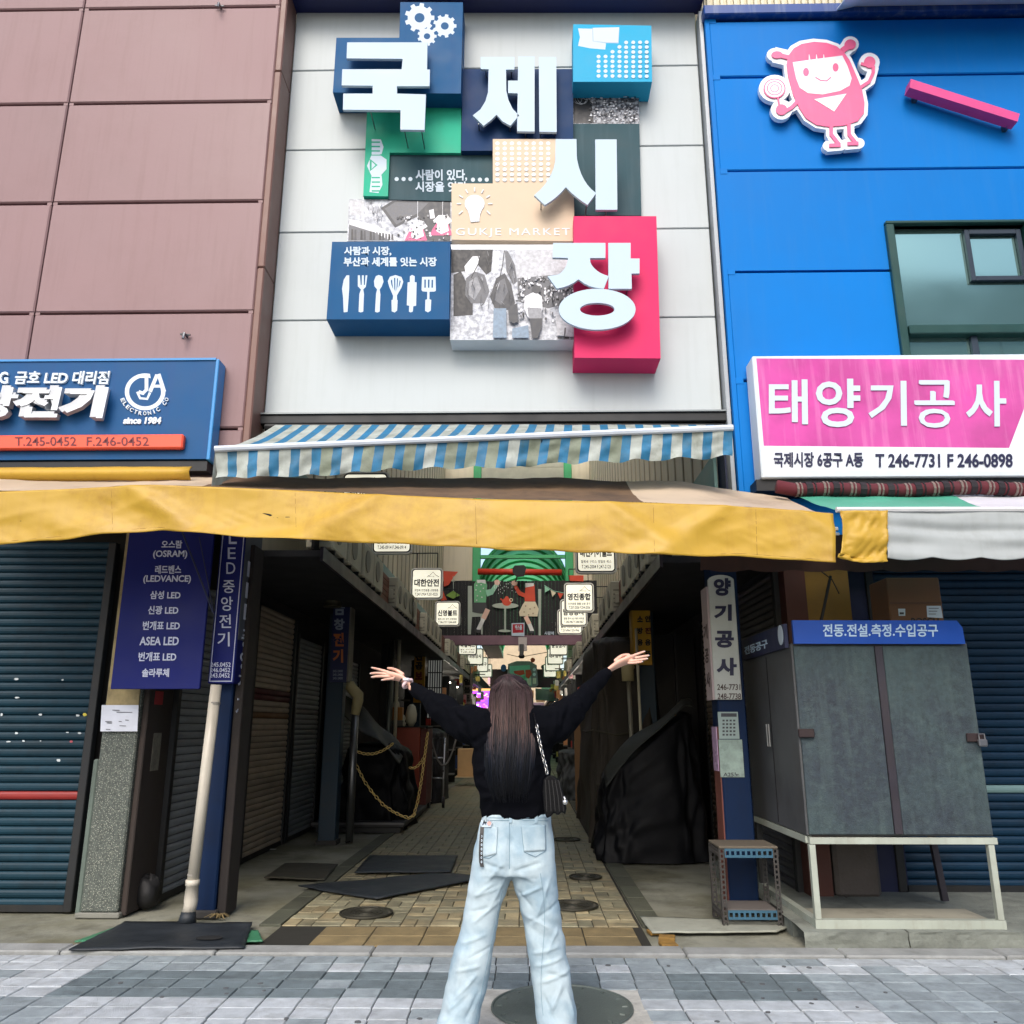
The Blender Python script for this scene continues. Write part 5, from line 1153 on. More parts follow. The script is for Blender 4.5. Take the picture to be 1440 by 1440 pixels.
# cardboard box on the cabinet
cbx = empty('cardboard_box', (2.9, 6.6, cz1), 'brown cardboard tool box standing on top of the metal cabinet', 'box')
card = M('cardboard', (116, 84, 62), .85, var=.1); YB2 = 6.5
a = P(1254, 884, YB2); b = P(1320, 812, YB2); bx('carton', card, cbx, a.x, b.x, YB2, YB2 + .34, cz1 + .0, b.z, b=.008); bx('tape_seam', M('tape_tan', (92, 66, 48), .5), cbx, a.x + .002, b.x - .002, YB2 - .003, YB2 - .001, P(1290, 849, YB2).z, P(1290, 847, YB2).z)
ik = inkon(YB2 - .001); ik.poly(printw, [(1303, 852), (1323, 852), (1326, 869), (1304, 868)]).poly(printw, [(1263, 856), (1273, 856), (1273, 866), (1264, 866)]).poly(gs[1], [(1265, 861), (1271, 861), (1271, 864), (1265, 864)])
for k in range(3): ik.poly(gs[2], [(1306, 855 + k * 4), (1320 - k * 2, 855 + k * 4), (1320 - k * 2, 856 + k * 4), (1306, 856 + k * 4)])
ik.build('label_print', cbx); text('BOSCH', cbx, blackm, (1281, 869, 1320, 878), YB2 - .001, .002, .02)
# slotted stand
stl = empty('slotted_stand', (1.6, 6.6, 0), 'small two-tier stand of rusty and blue slotted angle steel', 'stand')
blus = M('slot_blue', (52, 92, 114), .5, .2, dirt=.3); sx0, sx1, sy0, sy1, sz = 1.42, 1.81, 6.48, 6.80, .535
def slotted(name, a, b, w_, mat, axis):
    """angle strip with real slots, front face y-constant or x-constant"""
    m = MB(); a = Vector(a); b = Vector(b); L = (b - a).length; n = max(2, int(L / .035)); t = (b - a) / n; s_ = Vector(axis) * w_ / 2; d = t.normalized().cross(Vector(axis)) * .003
    def bar(p, q, r, s2):
        m.hexa([p - d, q - d, r - d, s2 - d, p + d, q + d, r + d, s2 + d])
    bar(a - s_, b - s_, b - s_ * .45, a - s_ * .45); bar(a + s_ * .45, b + s_ * .45, b + s_, a + s_)
    for k in range(n + 1):
        c_ = a + t * k; h_ = t * .2
        lo = c_ - (h_ if k else Vector()); hi = c_ + (h_ if k < n else Vector()); bar(lo - s_ * .45, hi - s_ * .45, hi + s_ * .45, lo + s_ * .45)
    return m.build(name, mat, stl)
for x in (sx0, sx1):
    for y in (sy0, sy1):
        slotted('leg', (x, y, 0.01), (x, y, sz), .036, rust, (1, 0, 0)); slotted('leg_flange', (x + (.018 if x == sx0 else -.018) - (.036 if x == sx0 else -.036), y + .018, 0.01), (x + (-.018 if x == sx0 else .018), y + .018, sz), .036, rust, (0, 1, 0))
for z in (sz - .03, .09): slotted('front_beam', (sx0 + .02, sy0 - .006, z), (sx1 - .02, sy0 - .006, z), .062, blus, (0, 0, 1)); slotted('side_beam', (sx0 - .022, sy0, z), (sx0 - .022, sy1, z), .05, rust, (0, 0, 1)); slotted('side_beam', (sx1 + .022, sy0, z), (sx1 + .022, sy1, z), .05, rust, (0, 0, 1))
bx('shelf_board', M('board_brown', (92, 84, 72), .8, var=.2, dirt=.3), stl, sx0 - .02, sx1 + .02, sy0 - .01, sy1 + .03, sz, sz + .018, b=.004); bx('shelf_board', M('board_grey', (92, 86, 82), .8, dirt=.3), stl, sx0 + .02, sx1 - .02, sy0 + .02, sy1, .11, .125)

# ================================================================== ALLEY CONTENTS
shutter('dark slatted shutter between the speckled pier and the blue post', (-3.07, 8.05), PI / 2, 1.5, 0, 2.8, sh_dark)
zw = lambda y: int(P(350, y, 10).z / .0667)
shutter('brown-grey alley shutter with wine red and ochre slats left of the post', (-3.05, 9.98), PI / 2, 1.55, 0, 2.75, sh_brown, special={26: sh_wine, 25: sh_wine, 22: sh_och})
shutter('dark narrow alley shutter directly left of the navy lettered post', (-3.05, 11.6), PI / 2, 1.35, 0, 2.6, sh_dark, special={23: M('shutter_pale', (90, 88, 92), .4, .5, rand=.3)})
shutter('dim slatted shutter beyond the steel pipes on the left', (-3.05, 13.9), PI / 2, 2.2, 0, 2.5, sh_dark)
shutter('dim slatted shutter far along the right alley wall', (2.2, 12.6), -PI / 2, 2.6, 0, 2.5, sh_dark)
# dark doorway frame on the right
dfm = empty('doorway', (1.9, 11.5, 0), 'black doorway opening right of the yellow column sign', 'door'); bx('door_leaf', M('door_black', (8, 9, 14), .5), dfm, 1.6, 2.25, 11.2, 11.25, 0, 2.6); bx('door_frame', darkmetal, dfm, 1.93, 1.96, 10.9, 10.95, 0, 2.6)
# posts deeper in the alley with their signs
def post_at(side, Y, label, mat=postb, w_=.22):
    x0, x1 = (-2.6, -2.6 + w_) if side < 0 else (1.42, 1.42 + w_)
    t = empty('steel_post', ((x0 + x1) / 2, Y, 0), label, 'post'); bx('shaft', mat, t, x0, x1, Y, Y + .2, 0, 2.85, b=.01); bx('foot', rust, t, x0 - .02, x1 + .02, Y - .02, Y + .22, -.01, .04); return t
dgreen = M('post_darkteal', (20, 48, 66), .5, dirt=.3)
post_at(-1, 10.8, 'dark teal post under the navy sign with orange letters', dgreen); post_at(1, 10.7, 'dark teal post below the yellow column sign at the right', dgreen)
post_at(-1, 18.7, 'dark teal post below the far yellow sign on the left', dgreen); post_at(-1, 14.8, 'dark post beside the paired steel pipes on the left', darkmetal, .12)
c3_ = empty('column_sign', (-2.5, 10.7, 1.7), 'narrow navy column sign with white and orange letters on the second left post', 'sign')
Yk = 10.72; a = P(463, 959, Yk); b = P(487, 959, Yk); nvy = M('column_navy', (24, 34, 84), .5); orl = M('letter_orange', (196, 110, 56), .5); gyl = M('letter_grey', (150, 160, 176), .5)
bx('sign_box', nvy, c3_, a.x, b.x, Yk, Yk + .2, a.z, P(470, 836, Yk).z); bx('side_face', M('side_worn', (120, 116, 104), .6, dirt=.5), c3_, b.x + .001, b.x + .02, Yk, Yk + .25, a.z, P(470, 832, Yk).z)
for ch, r, mt in (('금', (470, 845, 485, 865), gyl), ('창', (469.5, 870, 484.5, 886), gyl), ('전', (468.5, 890, 483.5, 909), orl), ('기', (468, 913, 482.5, 932), orl)): text(ch, c3_, mt, r, Yk - .001, .004, .04)
for k in range(3): text('245-2400', c3_, gyl, (468, 942 + k * 5, 482, 945.5 + k * 5), Yk - .001, .002, .01)
c4_ = empty('column_sign', (1.5, 10.6, 1.7), 'yellow column sign with two columns of dark letters at the right', 'sign')
Yk = 10.6; a = P(892, 935, Yk); b = P(917, 933, Yk); yw = M('column_yellow', (206, 156, 34), .5, dirt=.15)
bx('sign_box', yw, c4_, a.x, b.x, Yk, Yk + .1, a.z, P(900, 851, Yk).z); bx('side_face', M('column_yellow_side', (170, 130, 50), .5), c4_, a.x - .02, a.x - .001, Yk, Yk + .2, a.z, P(900, 851, Yk).z)
for ch, r in (('소방용품', None),): pass
for k, (c1_, c2_) in enumerate((('소', '안'), ('방', '전'), ('용', '용'), ('품', '품'))):
    y = 866 + k * 16.5; text(c1_, c4_, blackm, (896, y, 904, y + 9), Yk - .001, .003, .05); text(c2_, c4_, MATS['ink_darkred'] if k == 1 else blackm, (907, y, 915, y + 9), Yk - .001, .003, .05)
c5_ = empty('column_sign', (-2.5, 18.6, 1.7), 'yellow column sign with dark and red letters deeper on the left', 'sign')
Yk = 18.6; a = P(581, 988, Yk); b = P(596, 988, Yk); bx('sign_box', yw, c5_, a.x, b.x, Yk, Yk + .1, a.z, P(590, 905, Yk).z)
for ch, r, mt in (('전', (584, 918, 594, 929), blackm), ('공', (584, 931, 594, 942), blackm), ('보', (584, 945, 594, 956), MATS['shutter_red']), ('호', (584, 960, 594, 971), MATS['shutter_red'])): text(ch, c5_, mt, r, Yk - .001, .004, .06)
c6_ = empty('column_sign', (-2.3, 27, 1.7), 'grey vertical hanging sign with dark brush letters near the pink display', 'sign')
Yk = 27; a = P(650, 990, Yk); b = P(664, 990, Yk); bx('sign_box', M('sign_greybrown', (136, 124, 116), .6), c6_, a.x, b.x, Yk, Yk + .1, a.z, P(655, 937, Yk).z)
for k, ch in enumerate('육일볼트'): text(ch, c6_, blackm, (652.5, 943 + k * 11.5, 661.5, 952 + k * 11.5), Yk - .001, .004, .05)
# pipes
def pipe(label, pts, r, mat, extra=None):
    t = empty('service_pipe', pts[0], label, 'pipe'); m = MB(); m.tube(pts, r, 10); m.build('pipe', mat, t, True)
    if extra: m = MB(); m.tube(extra[0], extra[1], 12); m.build('elbow', extra[2], t, True)
    return t
ivory = M('elbow_ivory', (176, 164, 122), .5, var=.1, dirt=.3)
q = P(492, 1183, 10.95); X_ = q.x
z_ = lambda y, Y: P(490, y, Y).z
pipe('steel drain pipe with a bent ivory elbow beside the second left post', [(X_, 10.9, 0), (X_ + .0, 10.9, z_(1000, 10.9))], .05, steel, ([(X_, 10.9, z_(1005, 10.9)), (X_ + .03, 10.9, z_(985, 10.9)), (X_ + .03, 10.9, z_(978, 10.9)), (X_ - .08, 10.9, z_(965, 10.9)), (X_ - .08, 10.9, z_(958, 10.9))], [.055, .07, .075, .07, .05], ivory))
q = P(549, 1050, 14.2); pipe('grey steel pipe deeper left, thicker of a pair', [(q.x - .06, 14.3, 0), (q.x - .06, 14.3, 2.85)], .055, M('pipe_dull', (110, 116, 112), .35, .7)); pipe('thin cream conduit pipe beside the grey one on the left', [(q.x + .07, 14.2, 0), (q.x + .07, 14.2, 2.2), (q.x + .09, 14.2, 2.24), (q.x + .09, 14.2, 2.85)], .03, creamp)
q = P(888, 1000, 10.4); pipe('conduit pipe with an ivory cap below the waving right hand', [(q.x, 10.4, .3), (q.x - .02, 10.4, z_(955, 10.4))], .028, M('pipe_greyish', (138, 134, 120), .4, .3), ([(q.x - .03, 10.4, z_(958, 10.4)), (q.x - .03, 10.4, z_(940, 10.4)), (q.x + .02, 10.4, z_(934, 10.4))], [.075, .08, .06], ivory))
pipe('thin dark conduit behind the ivory capped pipe', [(q.x + .12, 10.45, .3), (q.x + .1, 10.45, 2.6)], .018, creamp)
# cloth covered goods
def draped(name, cx, cy, rx, ry, hf, mat, label, seed=0, folds=9, amp=.035, ex=3.0, cat='covered goods', flare=.06, nu=110, nv=46):
    m = MB()
    def fn(u, v):
        A = u * 2 * PI; c_, s_ = math.cos(A), math.sin(A); px_ = math.copysign(abs(c_) ** (2 / ex), c_); py_ = math.copysign(abs(s_) ** (2 / ex), s_)
        if v < .68: t = v / .68; r = 1 + flare * (1 - t) ** 2 - .10 * t * t; z_n = t * .94
        else: t = (v - .68) / .32; r = .90 * (1 - t ** 1.6); z_n = .94 + .06 * math.sin(t * PI / 2)
        f = (1 - max(0, v - .6) / .4); wob = amp * f * (math.sin(folds * A + 3 * noise.noise((c_ * 2, s_ * 2, seed + v * 1.4))) * (.35 + .65 * (1 - min(1, v / .68))) + 1.6 * noise.noise((c_ * 3 + seed, s_ * 3, v * 5)) + .8 * noise.noise((c_ * 8 + seed, s_ * 8, v * 11)) + .22 * (1 - 5 * abs(noise.noise((c_ * 3.5 + seed * 2 + v * 2.2, s_ * 3.5, v * 3 + c_)))) + .1 * (1 - 5 * abs(noise.noise((c_ * 7 - v * 5, s_ * 7 + seed, v * 6)))))
        x = cx + (rx * r + wob) * px_; y = cy + (ry * r + wob) * py_; h = hf(x, y)
        z = h * z_n + (.03 * noise.noise((x * 4, y * 4, seed)) if v > .1 else 0)
        return (x, y, max(0.004, z + (.02 * noise.noise((A * 3, 1, seed)) if v < .05 else 0)))
    m.grid(fn, nu, nv); return thingmesh(m, name, mat, label, cat, smooth=True)
tarpb = M('tarp_black', (7, 8, 13), .6, var=.25, scale=3, bump=.3, bscale=18, spec=.2); tarpg = M('tarp_greygreen', (44, 46, 42), .65, var=.25, scale=3, bump=.35, bscale=16); tarpbr = M('tarp_olive', (52, 46, 38), .75, var=.2, scale=3, bump=.4, bscale=14)
def sm01(x): x = max(0, min(1, x)); return x * x * (3 - 2 * x)
draped('covered_stall', 1.36, 9.95, .56, .58, lambda x, y: .88 + .74 * max(0, min(1, (x - .86) / .9)), tarpb, 'large black tarpaulin heap sloping up to the right post', 2, 8, .035, 4.5)
m = MB()
def gf(u, v):
    x = .86 + 1.0 * u; z = .92 + .74 * max(0, min(1, (x - .86) / .9)) + .02 + .05 * math.sin(u * 7) - .06 * (u - .5) ** 2 * 4; return (x, 9.43 + .25 * v + .04 * math.sin(u * 8 + v * 4) - .02, z + .05 * v - .13 * (1 - v) * (.5 + .5 * math.sin(u * 5 + 1)))
m.grid(gf, 30, 10); o = thingmesh(m, 'tarp_fold', tarpg, 'grey-green folded tarp edge lying over the black heap at the right', 'tarpaulin', smooth=True); o.modifiers.new('s', 'SOLIDIFY').thickness = .012
draped('covered_stall', 1.28, 12.2, .42, 1.55, lambda x, y: 2.62, tarpbr, 'tall olive-brown tarpaulin covered stall at the right side of the alley', 7, 13, .05, 6, flare=.15, nu=160)
m = MB(); m.tube([(.85, 10.62, 1.35), (1.1, 10.56, 1.3), (1.5, 10.6, 1.36)], .012, 6); m.tube([(.84, 10.7, 1.36), (.83, 12, 1.33), (.85, 13.6, 1.36)], .012, 6); m.tube([(.85, 10.62, .72), (1.1, 10.55, .68), (1.5, 10.6, .7)], .012, 6)
thingmesh(m, 'tie_rope', M('rope_dark', (60, 56, 44), .9), 'dark ropes tied round the tall olive-brown covered stall', 'rope')
pf = empty('low_platform', (-2.1, 13, 0), 'low dark platform carrying the black covered heap on the left', 'platform')
bx('deck', M('deck_dark', (40, 40, 42), .6, dirt=.3), pf, -2.95, -1.68, 11.86, 14.35, .07, .14, b=.01); bx('skirt', darkmetal, pf, -2.9, -1.74, 11.92, 14.3, 0, .07); bx('edge_strip', M('edge_grey', (90, 90, 92), .4, .4), pf, -2.95, -1.68, 11.84, 11.858, .11, .135)
draped('covered_stall', -2.2, 12.75, .47, .68, lambda x, y: 1.18 - .12 * sm01((x + 2.0) / .4), tarpb, 'black tarpaulin covered heap on the low platform at the left', 4, 9, .04, 4)
m = MB()
def gf2(u, v): x = -2.75 + .95 * u; return (x, 11.98 + .7 * v, 1.0 + .88 * (1 - u) ** .85 - .28 * (1 - v) * (.3 + .7 * (1 - u)) + .03 * math.sin(u * 11 + v * 5))
m.grid(gf2, 34, 14); o = thingmesh(m, 'tarp_fold', tarpg, 'grey tarp slanting down over the black heap on the left', 'tarpaulin', smooth=True); o.modifiers.new('s', 'SOLIDIFY').thickness = .012
# chains: catenaries of links
def linkchain(pts, r, w_, m):
    L = 0; P2 = [Vector(p) for p in pts]; step = r * 3.1; acc = 0; k = 0
    for a, b in zip(P2, P2[1:]):
        d = (b - a).length; t = (b - a).normalized(); s_ = acc
        while s_ < d:
            c_ = a + t * s_; side = t.orthogonal().normalized(); side = side if k % 2 else t.cross(side)
            m.tube([c_ + t * (r * 1.7 * math.cos(q)) + side * (r * math.sin(q)) for q in [2 * PI * j / 8 for j in range(9)]], w_, 4, False); k += 1; s_ += step
        acc = s_ - d
def caten(a, b, sag, n=14): a = Vector(a); b = Vector(b); return [a.lerp(b, k / n) + Vector((0, 0, -sag * 4 * (k / n) * (1 - k / n))) for k in range(n + 1)]
chy = M('chain_yellow', (236, 206, 130), .4, .2)
ch = empty('link_chain', P(495, 1053, 11.6), 'yellow and white link chain slung before the black heap and red cabinet', 'chain')
for nm, pts in (('upper_run', caten(P(495, 1053, 11.6), P(552, 1046, 11.8), .10)), ('lower_run', [P(x, y, 11.5) for x, y in ((495, 1062), (503, 1080), (512, 1098), (524, 1115), (538, 1131), (552, 1141), (566, 1148), (576, 1150), (582, 1146))]), ('rising_run', [P(x, y, 11.7) for x, y in ((582, 1146), (588, 1125), (593, 1095), (597, 1065), (600, 1042), (602, 1028))]), ('side_run', caten(P(578, 1080, 11.9), P(597, 1063, 11.8), .05))):
    m = MB(); linkchain(pts, .019, .007, m); o = m.build(nm, chy, ch, True, fix=False); o['kind'] = 'stuff'
# red cabinet with things on top
rcb = empty('red_cabinet', (-2.05, 14.8, 0), 'rust red box cabinet behind the yellow chain', 'cabinet'); redc = M('cabinet_red', (142, 56, 36), .5, var=.1, dirt=.15)
Yr = 14.4; a = P(551, 1150, Yr); b = P(601, 1023, Yr); bx('body', redc, rcb, a.x, b.x - .12, Yr, Yr + .8, 0.14, b.z, b=.008); bx('side_board', M('cabinet_red_side', (92, 40, 34), .6), rcb, b.x - .119, b.x + .0, Yr + .05, Yr + .8, .14, b.z - .02); bx('top_lip', darkmetal, rcb, a.x - .01, b.x + .01, Yr - .01, Yr + .8, b.z, b.z + .02)
tz = b.z + .02
m = MB(); a = P(553, 1003, Yr + .2); bx2 = bx('wooden_caddy', M('caddy_ochre', (170, 112, 44), .6), None, a.x, a.x + .17, Yr + .1, Yr + .3, tz + .10, a.z + .1, b=.01); tag(bx2, 'small ochre wooden box on the red cabinet', 'box')
bx3 = bx('stone_block', M('block_grey', (96, 92, 80), .8), None, a.x, a.x + .18, Yr + .1, Yr + .3, tz, tz + .098, b=.01); tag(bx3, 'grey block under the ochre box on the red cabinet', 'block')
def lathe(m, c, prof, n=16):
    c = Vector(c); k = len(m.v)
    for r, z in prof: m.verts([c + Vector((r * math.cos(2 * PI * j / n), r * math.sin(2 * PI * j / n), z)) for j in range(n)])
    for i in range(len(prof) - 1):
        for j in range(n): a = k + i * n + j; b = k + i * n + (j + 1) % n; m.face((a, b, b + n, a + n))
    m.face([k + j for j in range(n)][::-1]); m.face([k + (len(prof) - 1) * n + j for j in range(n)])
pale = M('ceramic_pale', (196, 192, 168), .4, dirt=.2)
for (x, y, s_, lab, nm, pf_) in ((578, 1020, 1, 'tall speckled pale jar at the right end of the red cabinet top', 'ceramic_jar', [(.04, 0), (.09, .08), (.1, .2), (.07, .33), (.03, .37)]), (566, 1022, .5, 'small pale figurine between the block and the tall jar', 'figurine', [(.06, 0), (.09, .1), (.05, .16), (.08, .26), (.05, .36), (.01, .4)])):
    p = P(x, y, Yr + .25); m = MB(); lathe(m, (p.x, Yr + .25, tz), [(r * (1 if s_ == 1 else .7), z * s_) for r, z in pf_]); thingmesh(m, nm, pale, lab, 'ornament', smooth=True)
p = P(557, 998, Yr + .2); m = MB(); lathe(m, (p.x, Yr + .2, P(553, 1003, Yr + .2).z + .1), [(.06, 0), (.05, .08), (.02, .12), (.04, .17)]); thingmesh(m, 'spray_lamp', pale, 'little pale vase standing on the ochre box', 'ornament', smooth=True)
# bell shaped lamp hanging left of the navy sign
p = P(468, 845, 10.2); m = MB(); lathe(m, (p.x, 10.2, p.z - .08), [(.11, 0), (.12, .01), (.11, .02), (.1, .08), (.12, .09), (.1, .10), (.085, .17), (.10, .18), (.08, .19), (.06, .26), (.075, .27), (.05, .28), (.02, .34), (.012, .42)], 18); thingmesh(m, 'hanging_lantern', M('lantern_brass', (88, 84, 64), .5, .5), 'small tiered metal lantern hanging under the left soffit', 'lantern', smooth=True)
# steel hand truck with rope, and nearby covered stall
htk = empty('hand_truck', (-1.9, 15.6, 0), 'folded steel hand truck leaning beside the red cabinet', 'hand truck'); g = P(612, 1135, 15.4)
m = MB(); m.tube([(g.x - .1, 15.5, .1), (g.x - .1, 15.7, 1.2), (g.x + .12, 15.7, 1.2), (g.x + .12, 15.5, .1)], .018, 8); m.tube([(g.x - .1, 15.55, .5), (g.x + .12, 15.55, .5)], .015, 6); m.tube([(g.x - .1, 15.6, .85), (g.x + .12, 15.6, .85)], .015, 6); m.build('frame', M('aluminium', (170, 172, 176), .3, .7), htk, True)
for s_ in (-.12, .14): m = MB(); m.tube([(g.x + s_ - .02, 15.45, .1), (g.x + s_ + .02, 15.45, .1)], .1, 14); m.build('wheel', blackm, htk)
m = MB(); m.tube(caten((g.x - .1, 15.4, 1.2), (g.x + .35, 15.6, 1.25), .5), .018, 6); m.build('rope', M('rope_grey', (120, 116, 112), .9), htk, True)
draped('covered_stall', -1.95, 17.2, .3, .9, lambda x, y: 1.35, M('tarp_charcoal', (26, 26, 30), .7, var=.2), 'dark covered stall just beyond the hand truck on the left', 11, 7, .03, 4)
draped('covered_stall', .98, 17.6, .36, .55, lambda x, y: .95, M('tarp_slate', (44, 48, 50), .7, var=.25, bump=.3, bscale=14), 'low grey tarpaulin bundle beyond the woman at the right', 13, 7, .06, 2.5)
bx4 = empty('cardboard_box', P(655, 1088, 21), 'tan cardboard box on the ground left of the woman', 'box'); a = P(643, 1086, 21); b = P(668, 1053, 21); bx('carton', M('cardboard_tan', (196, 158, 110), .8), bx4, a.x, b.x, 21, 21.5, a.z - .1, b.z, b=.01); bx('carton_flap', M('cardboard_pale', (214, 190, 150), .8), bx4, a.x - .05, b.x + .05, 20.9, 21.5, max(.005, a.z - .12), max(.012, a.z - .1))
bx5 = empty('plywood_sheet', P(826, 1060, 15), 'brown board leaning against the covered stall at the right', 'board'); a = P(808, 1048, 15); b = P(829, 1002, 15); bx('sheet', M('ply_brown', (122, 92, 62), .8), bx5, a.x, b.x, 15, 15.05, 0.0, b.z); bx('batten', M('ply_edge', (96, 70, 46), .8), bx5, a.x, b.x, 14.97, 14.999, b.z - .1, b.z - .05)

# ================================================================== HANGING SHOP SIGNS
hsf = M('lightbox_cream', (228, 224, 204), .5, emis=.55); hsb = M('sign_rim', (236, 234, 226), .5); hsn = M('sign_line', (26, 28, 44), .5)
def rr(x0, x1, z0, z1, r, n=5):
    pts = []
    for cx_, cz_, a0 in ((x1 - r, z1 - r, 0), (x0 + r, z1 - r, 90), (x0 + r, z0 + r, 180), (x1 - r, z0 + r, 270)):
        for k in range(n + 1): a = math.radians(a0 + 90 * k / n); pts.append((cx_ + r * math.cos(a), cz_ + r * math.sin(a)))
    return pts
def hsign(xc, zc, Y, title, l2, l3, label, face=hsf, far=False, s_=.31):
    t = empty('hanging_sign', (xc, Y, zc + s_), label, 'sign', 'square shop signs hanging over the alley')
    fn = lambda a, b: (xc + a, Y, zc + b)
    m = MB(); m.prism(rr(-s_, s_, -s_, s_, .07), fn, FRONT, .09); m.build('rim', hsb, t)
    ik = Ink(fn, FRONT, .003, .001)
    ik.poly(hsn, rr(-s_ + .022, s_ - .022, -s_ + .022, s_ - .022, .055)); ik.poly(face, rr(-s_ + .04, s_ - .04, -s_ + .04, s_ - .04, .045)); ik.build('face', t)
    m = MB(); m.tube([(xc - .2, Y + .05, zc + s_), (xc - .2, Y + .05, zc + s_ + .3)], .01, 5); m.tube([(xc + .2, Y + .05, zc + s_), (xc + .2, Y + .05, zc + s_ + .3)], .01, 5); sx = -1 if xc < 0 else 1; m.tube([(xc - sx * .2, Y + .05, zc + s_ + .3), (-2.5 if xc < 0 else 1.95, Y + .05, zc + s_ + .3)], .012, 5); m.build('bracket', darkmetal, t)
    m = MB(); F2 = lambda x0, x1, z0, z1: (lambda u, v: (xc + x0 + (x1 - x0) * u, Y - .004, zc + z0 + (z1 - z0) * v))
    addtext(m, title, F2(-.24, .24, -.06, .09), FRONT, .004, .035)
    if not far:
        addtext(m, l2, F2(-.23, .23, -.155, -.105), FRONT, .003, .01); addtext(m, l3, F2(-.22, .22, -.235, -.18), FRONT, .003, .01)
        m.tube([(xc + .02, Y - .004, zc + .15), (xc + .07, Y - .004, zc + .17), (xc + .12, Y - .004, zc + .23), (xc + .17, Y - .004, zc + .17), (xc + .24, Y - .004, zc + .13)], .005, 4)
        addtext(m, '국제시장', F2(.0, .15, .125, .15), FRONT, .003, 0)
    m.build('lettering', hsn, t, fix=False); return t
LX, RX, ZC = -1.935, 1.07, 4.08
for (X, Y, t1, t2, t3, lab, z, far) in (
    (-2.09, 10.2, '동아볼트', '볼트 너트 산업용품', 'T.245-2014 F.246-0142', 'square cream sign seen in the gap above the yellow awning', 4.31, 0),
    (-2.05, 12.2, '한국공구', '전동공구 측정공구', 'T.245-0914 F.246-0914', 'square cream sign cut off by the yellow awning on the left', 4.25, 0),
    (LX, 15.7, '대한안전', '작업복 안전용품 소방용품', 'T.247-2924 F.251-0225', 'square cream sign reading 대한안전 at the upper left of the alley', ZC, 0),
    (LX, 20, '신명볼트', '볼트너트 앙카 산업용품', 'T.246-2757 F.244-6608', 'square cream sign reading 신명볼트 on the left', ZC - .01, 0),
    (LX + .02, 22, '일신조명', '조명기구 전기자재', 'T.245-1706 F.246-1707', 'square cream sign half hidden behind 신명볼트', ZC - .07, 0),
    (LX, 27, '육일떡스', '볼트 와샤 육각', 'T.245-2166', 'square cream sign reading 육일떡스 below the mural beam', ZC - .12, 0),
    (LX, 31, '대성상사', '', '', 'pale square sign first beyond 육일떡스', ZC - .15, 1), (LX, 35, '삼성공구', '', '', 'pale square sign second beyond 육일떡스', ZC - .15, 1), (LX, 39, '부산볼트', '', '', 'pale square sign farthest on the left row', ZC - .15, 1),
    (RX - .02, 12.2, '대진기어벨트', '절목세 구리스 정밀유 왁스', 'T.245-2004 F.247-2125', 'square cream sign cut off by the yellow awning on the right', 3.94, 0),
    (RX + .02, 17, '영진종합', '안전용품 철물 소방 공구', 'T.257-2556 F.254-2556', 'square cream sign reading 영진종합 on the right', 4.0, 0),
    (RX, 18.7, '남영상사', '철물 공구 LED 램프 박지원', 'T.245-9467 F.244-9467', 'cream sign directly beneath 영진종합 in the right stack', ZC - .17, 0),
    (RX - .01, 20.2, '제일공구', '볼트 너트 앙카', 'T.257-6966 F.255-9966', 'third cream sign down in the right stack', ZC - .19, 0),
    (RX - .03, 22.0, '동남상사', '조명기구 전기자재', 'T.254-7255 F.244-7255', 'lowest cream sign in the right stack before the mural', ZC - .2, 0),
    (RX, 28, '중앙상사', '', '', 'pale square sign under the mural beam on the right', ZC - .05, 1), (RX, 31.5, '태화공구', '', '', 'pale square sign second under the mural beam on the right', ZC - .1, 1), (RX, 35, '신흥기계', '', '', 'pale square sign third under the mural beam on the right', ZC - .12, 1), (RX, 39, '현대공구', '', '', 'pale square sign farthest on the right row', ZC - .15, 1)):
    hsign(X, z, Y, t1, t2, t3, lab, far=bool(far))
hsign(RX - .05, 4.16, 25, '남포상사', '', '', 'brown square sign at the right just under the mural beam', face=M('sign_face_brown', (110, 52, 44), .5), far=True)

# ================================================================== SLATTED MURAL
YM = 21.5
mu = empty('slatted_mural', (-.3, YM, 3.5), 'black slatted banner with two figures taking tea, spanning the alley', 'mural')
x0, x1 = -2.35, 1.85; z0, z1 = P(720, 894, YM).z, P(720, 817, YM).z
bs_ = M('slat_black', (20, 20, 22), .6, rand=.2); n = 46; w_ = (x1 - x0) / n
sl = MB(); sl.box(-w_ / 2 + .0015, w_ / 2 - .0015, 0, .03, 0, z1 - z0); sl = sl.mesh('slat', bs_)
for k in range(n): inst('slat', sl, mu, (x0 + (k + .5) * w_, YM + (.004 if k % 2 else 0), z0 + rnd.uniform(-.01, .01)))
for z in (z0 + .2, z1 - .25): bx('back_rail', M('rail_grey', (150, 150, 150), .5), mu, x0, x1, YM + .04, YM + .07, z, z + .06)
bm_ = M('beam_mauve', (130, 98, 110), .6, dirt=.3); bx('beam', bm_, mu, -2.5, 1.95, YM - .1, YM + .15, P(720, 907, YM).z, z0 - .002); bx('beam_bracket', M('bracket_pale', (190, 180, 176), .5), mu, P(729, 900, YM).x, P(741, 900, YM).x, YM - .16, YM - .101, P(735, 916, YM).z, P(735, 897, YM).z)
def mp(pts): return [(560 + x / 4.8, 740 + y / 4.8) for x, y in pts]
cols_ = {k: M('mural_' + k, v, .6) for k, v in dict(green=(110, 180, 130), mint=(150, 205, 175), skin=(236, 196, 176), cream=(226, 214, 184), red=(218, 80, 52), sage=(176, 186, 172), grey=(64, 66, 68), white=(226, 226, 222), olive=(130, 166, 70), tan=(170, 150, 120)).items()}
ik = Ink(lambda a, b: P(a, b, YM - .01), FRONT, .01, .0015); c = cols_
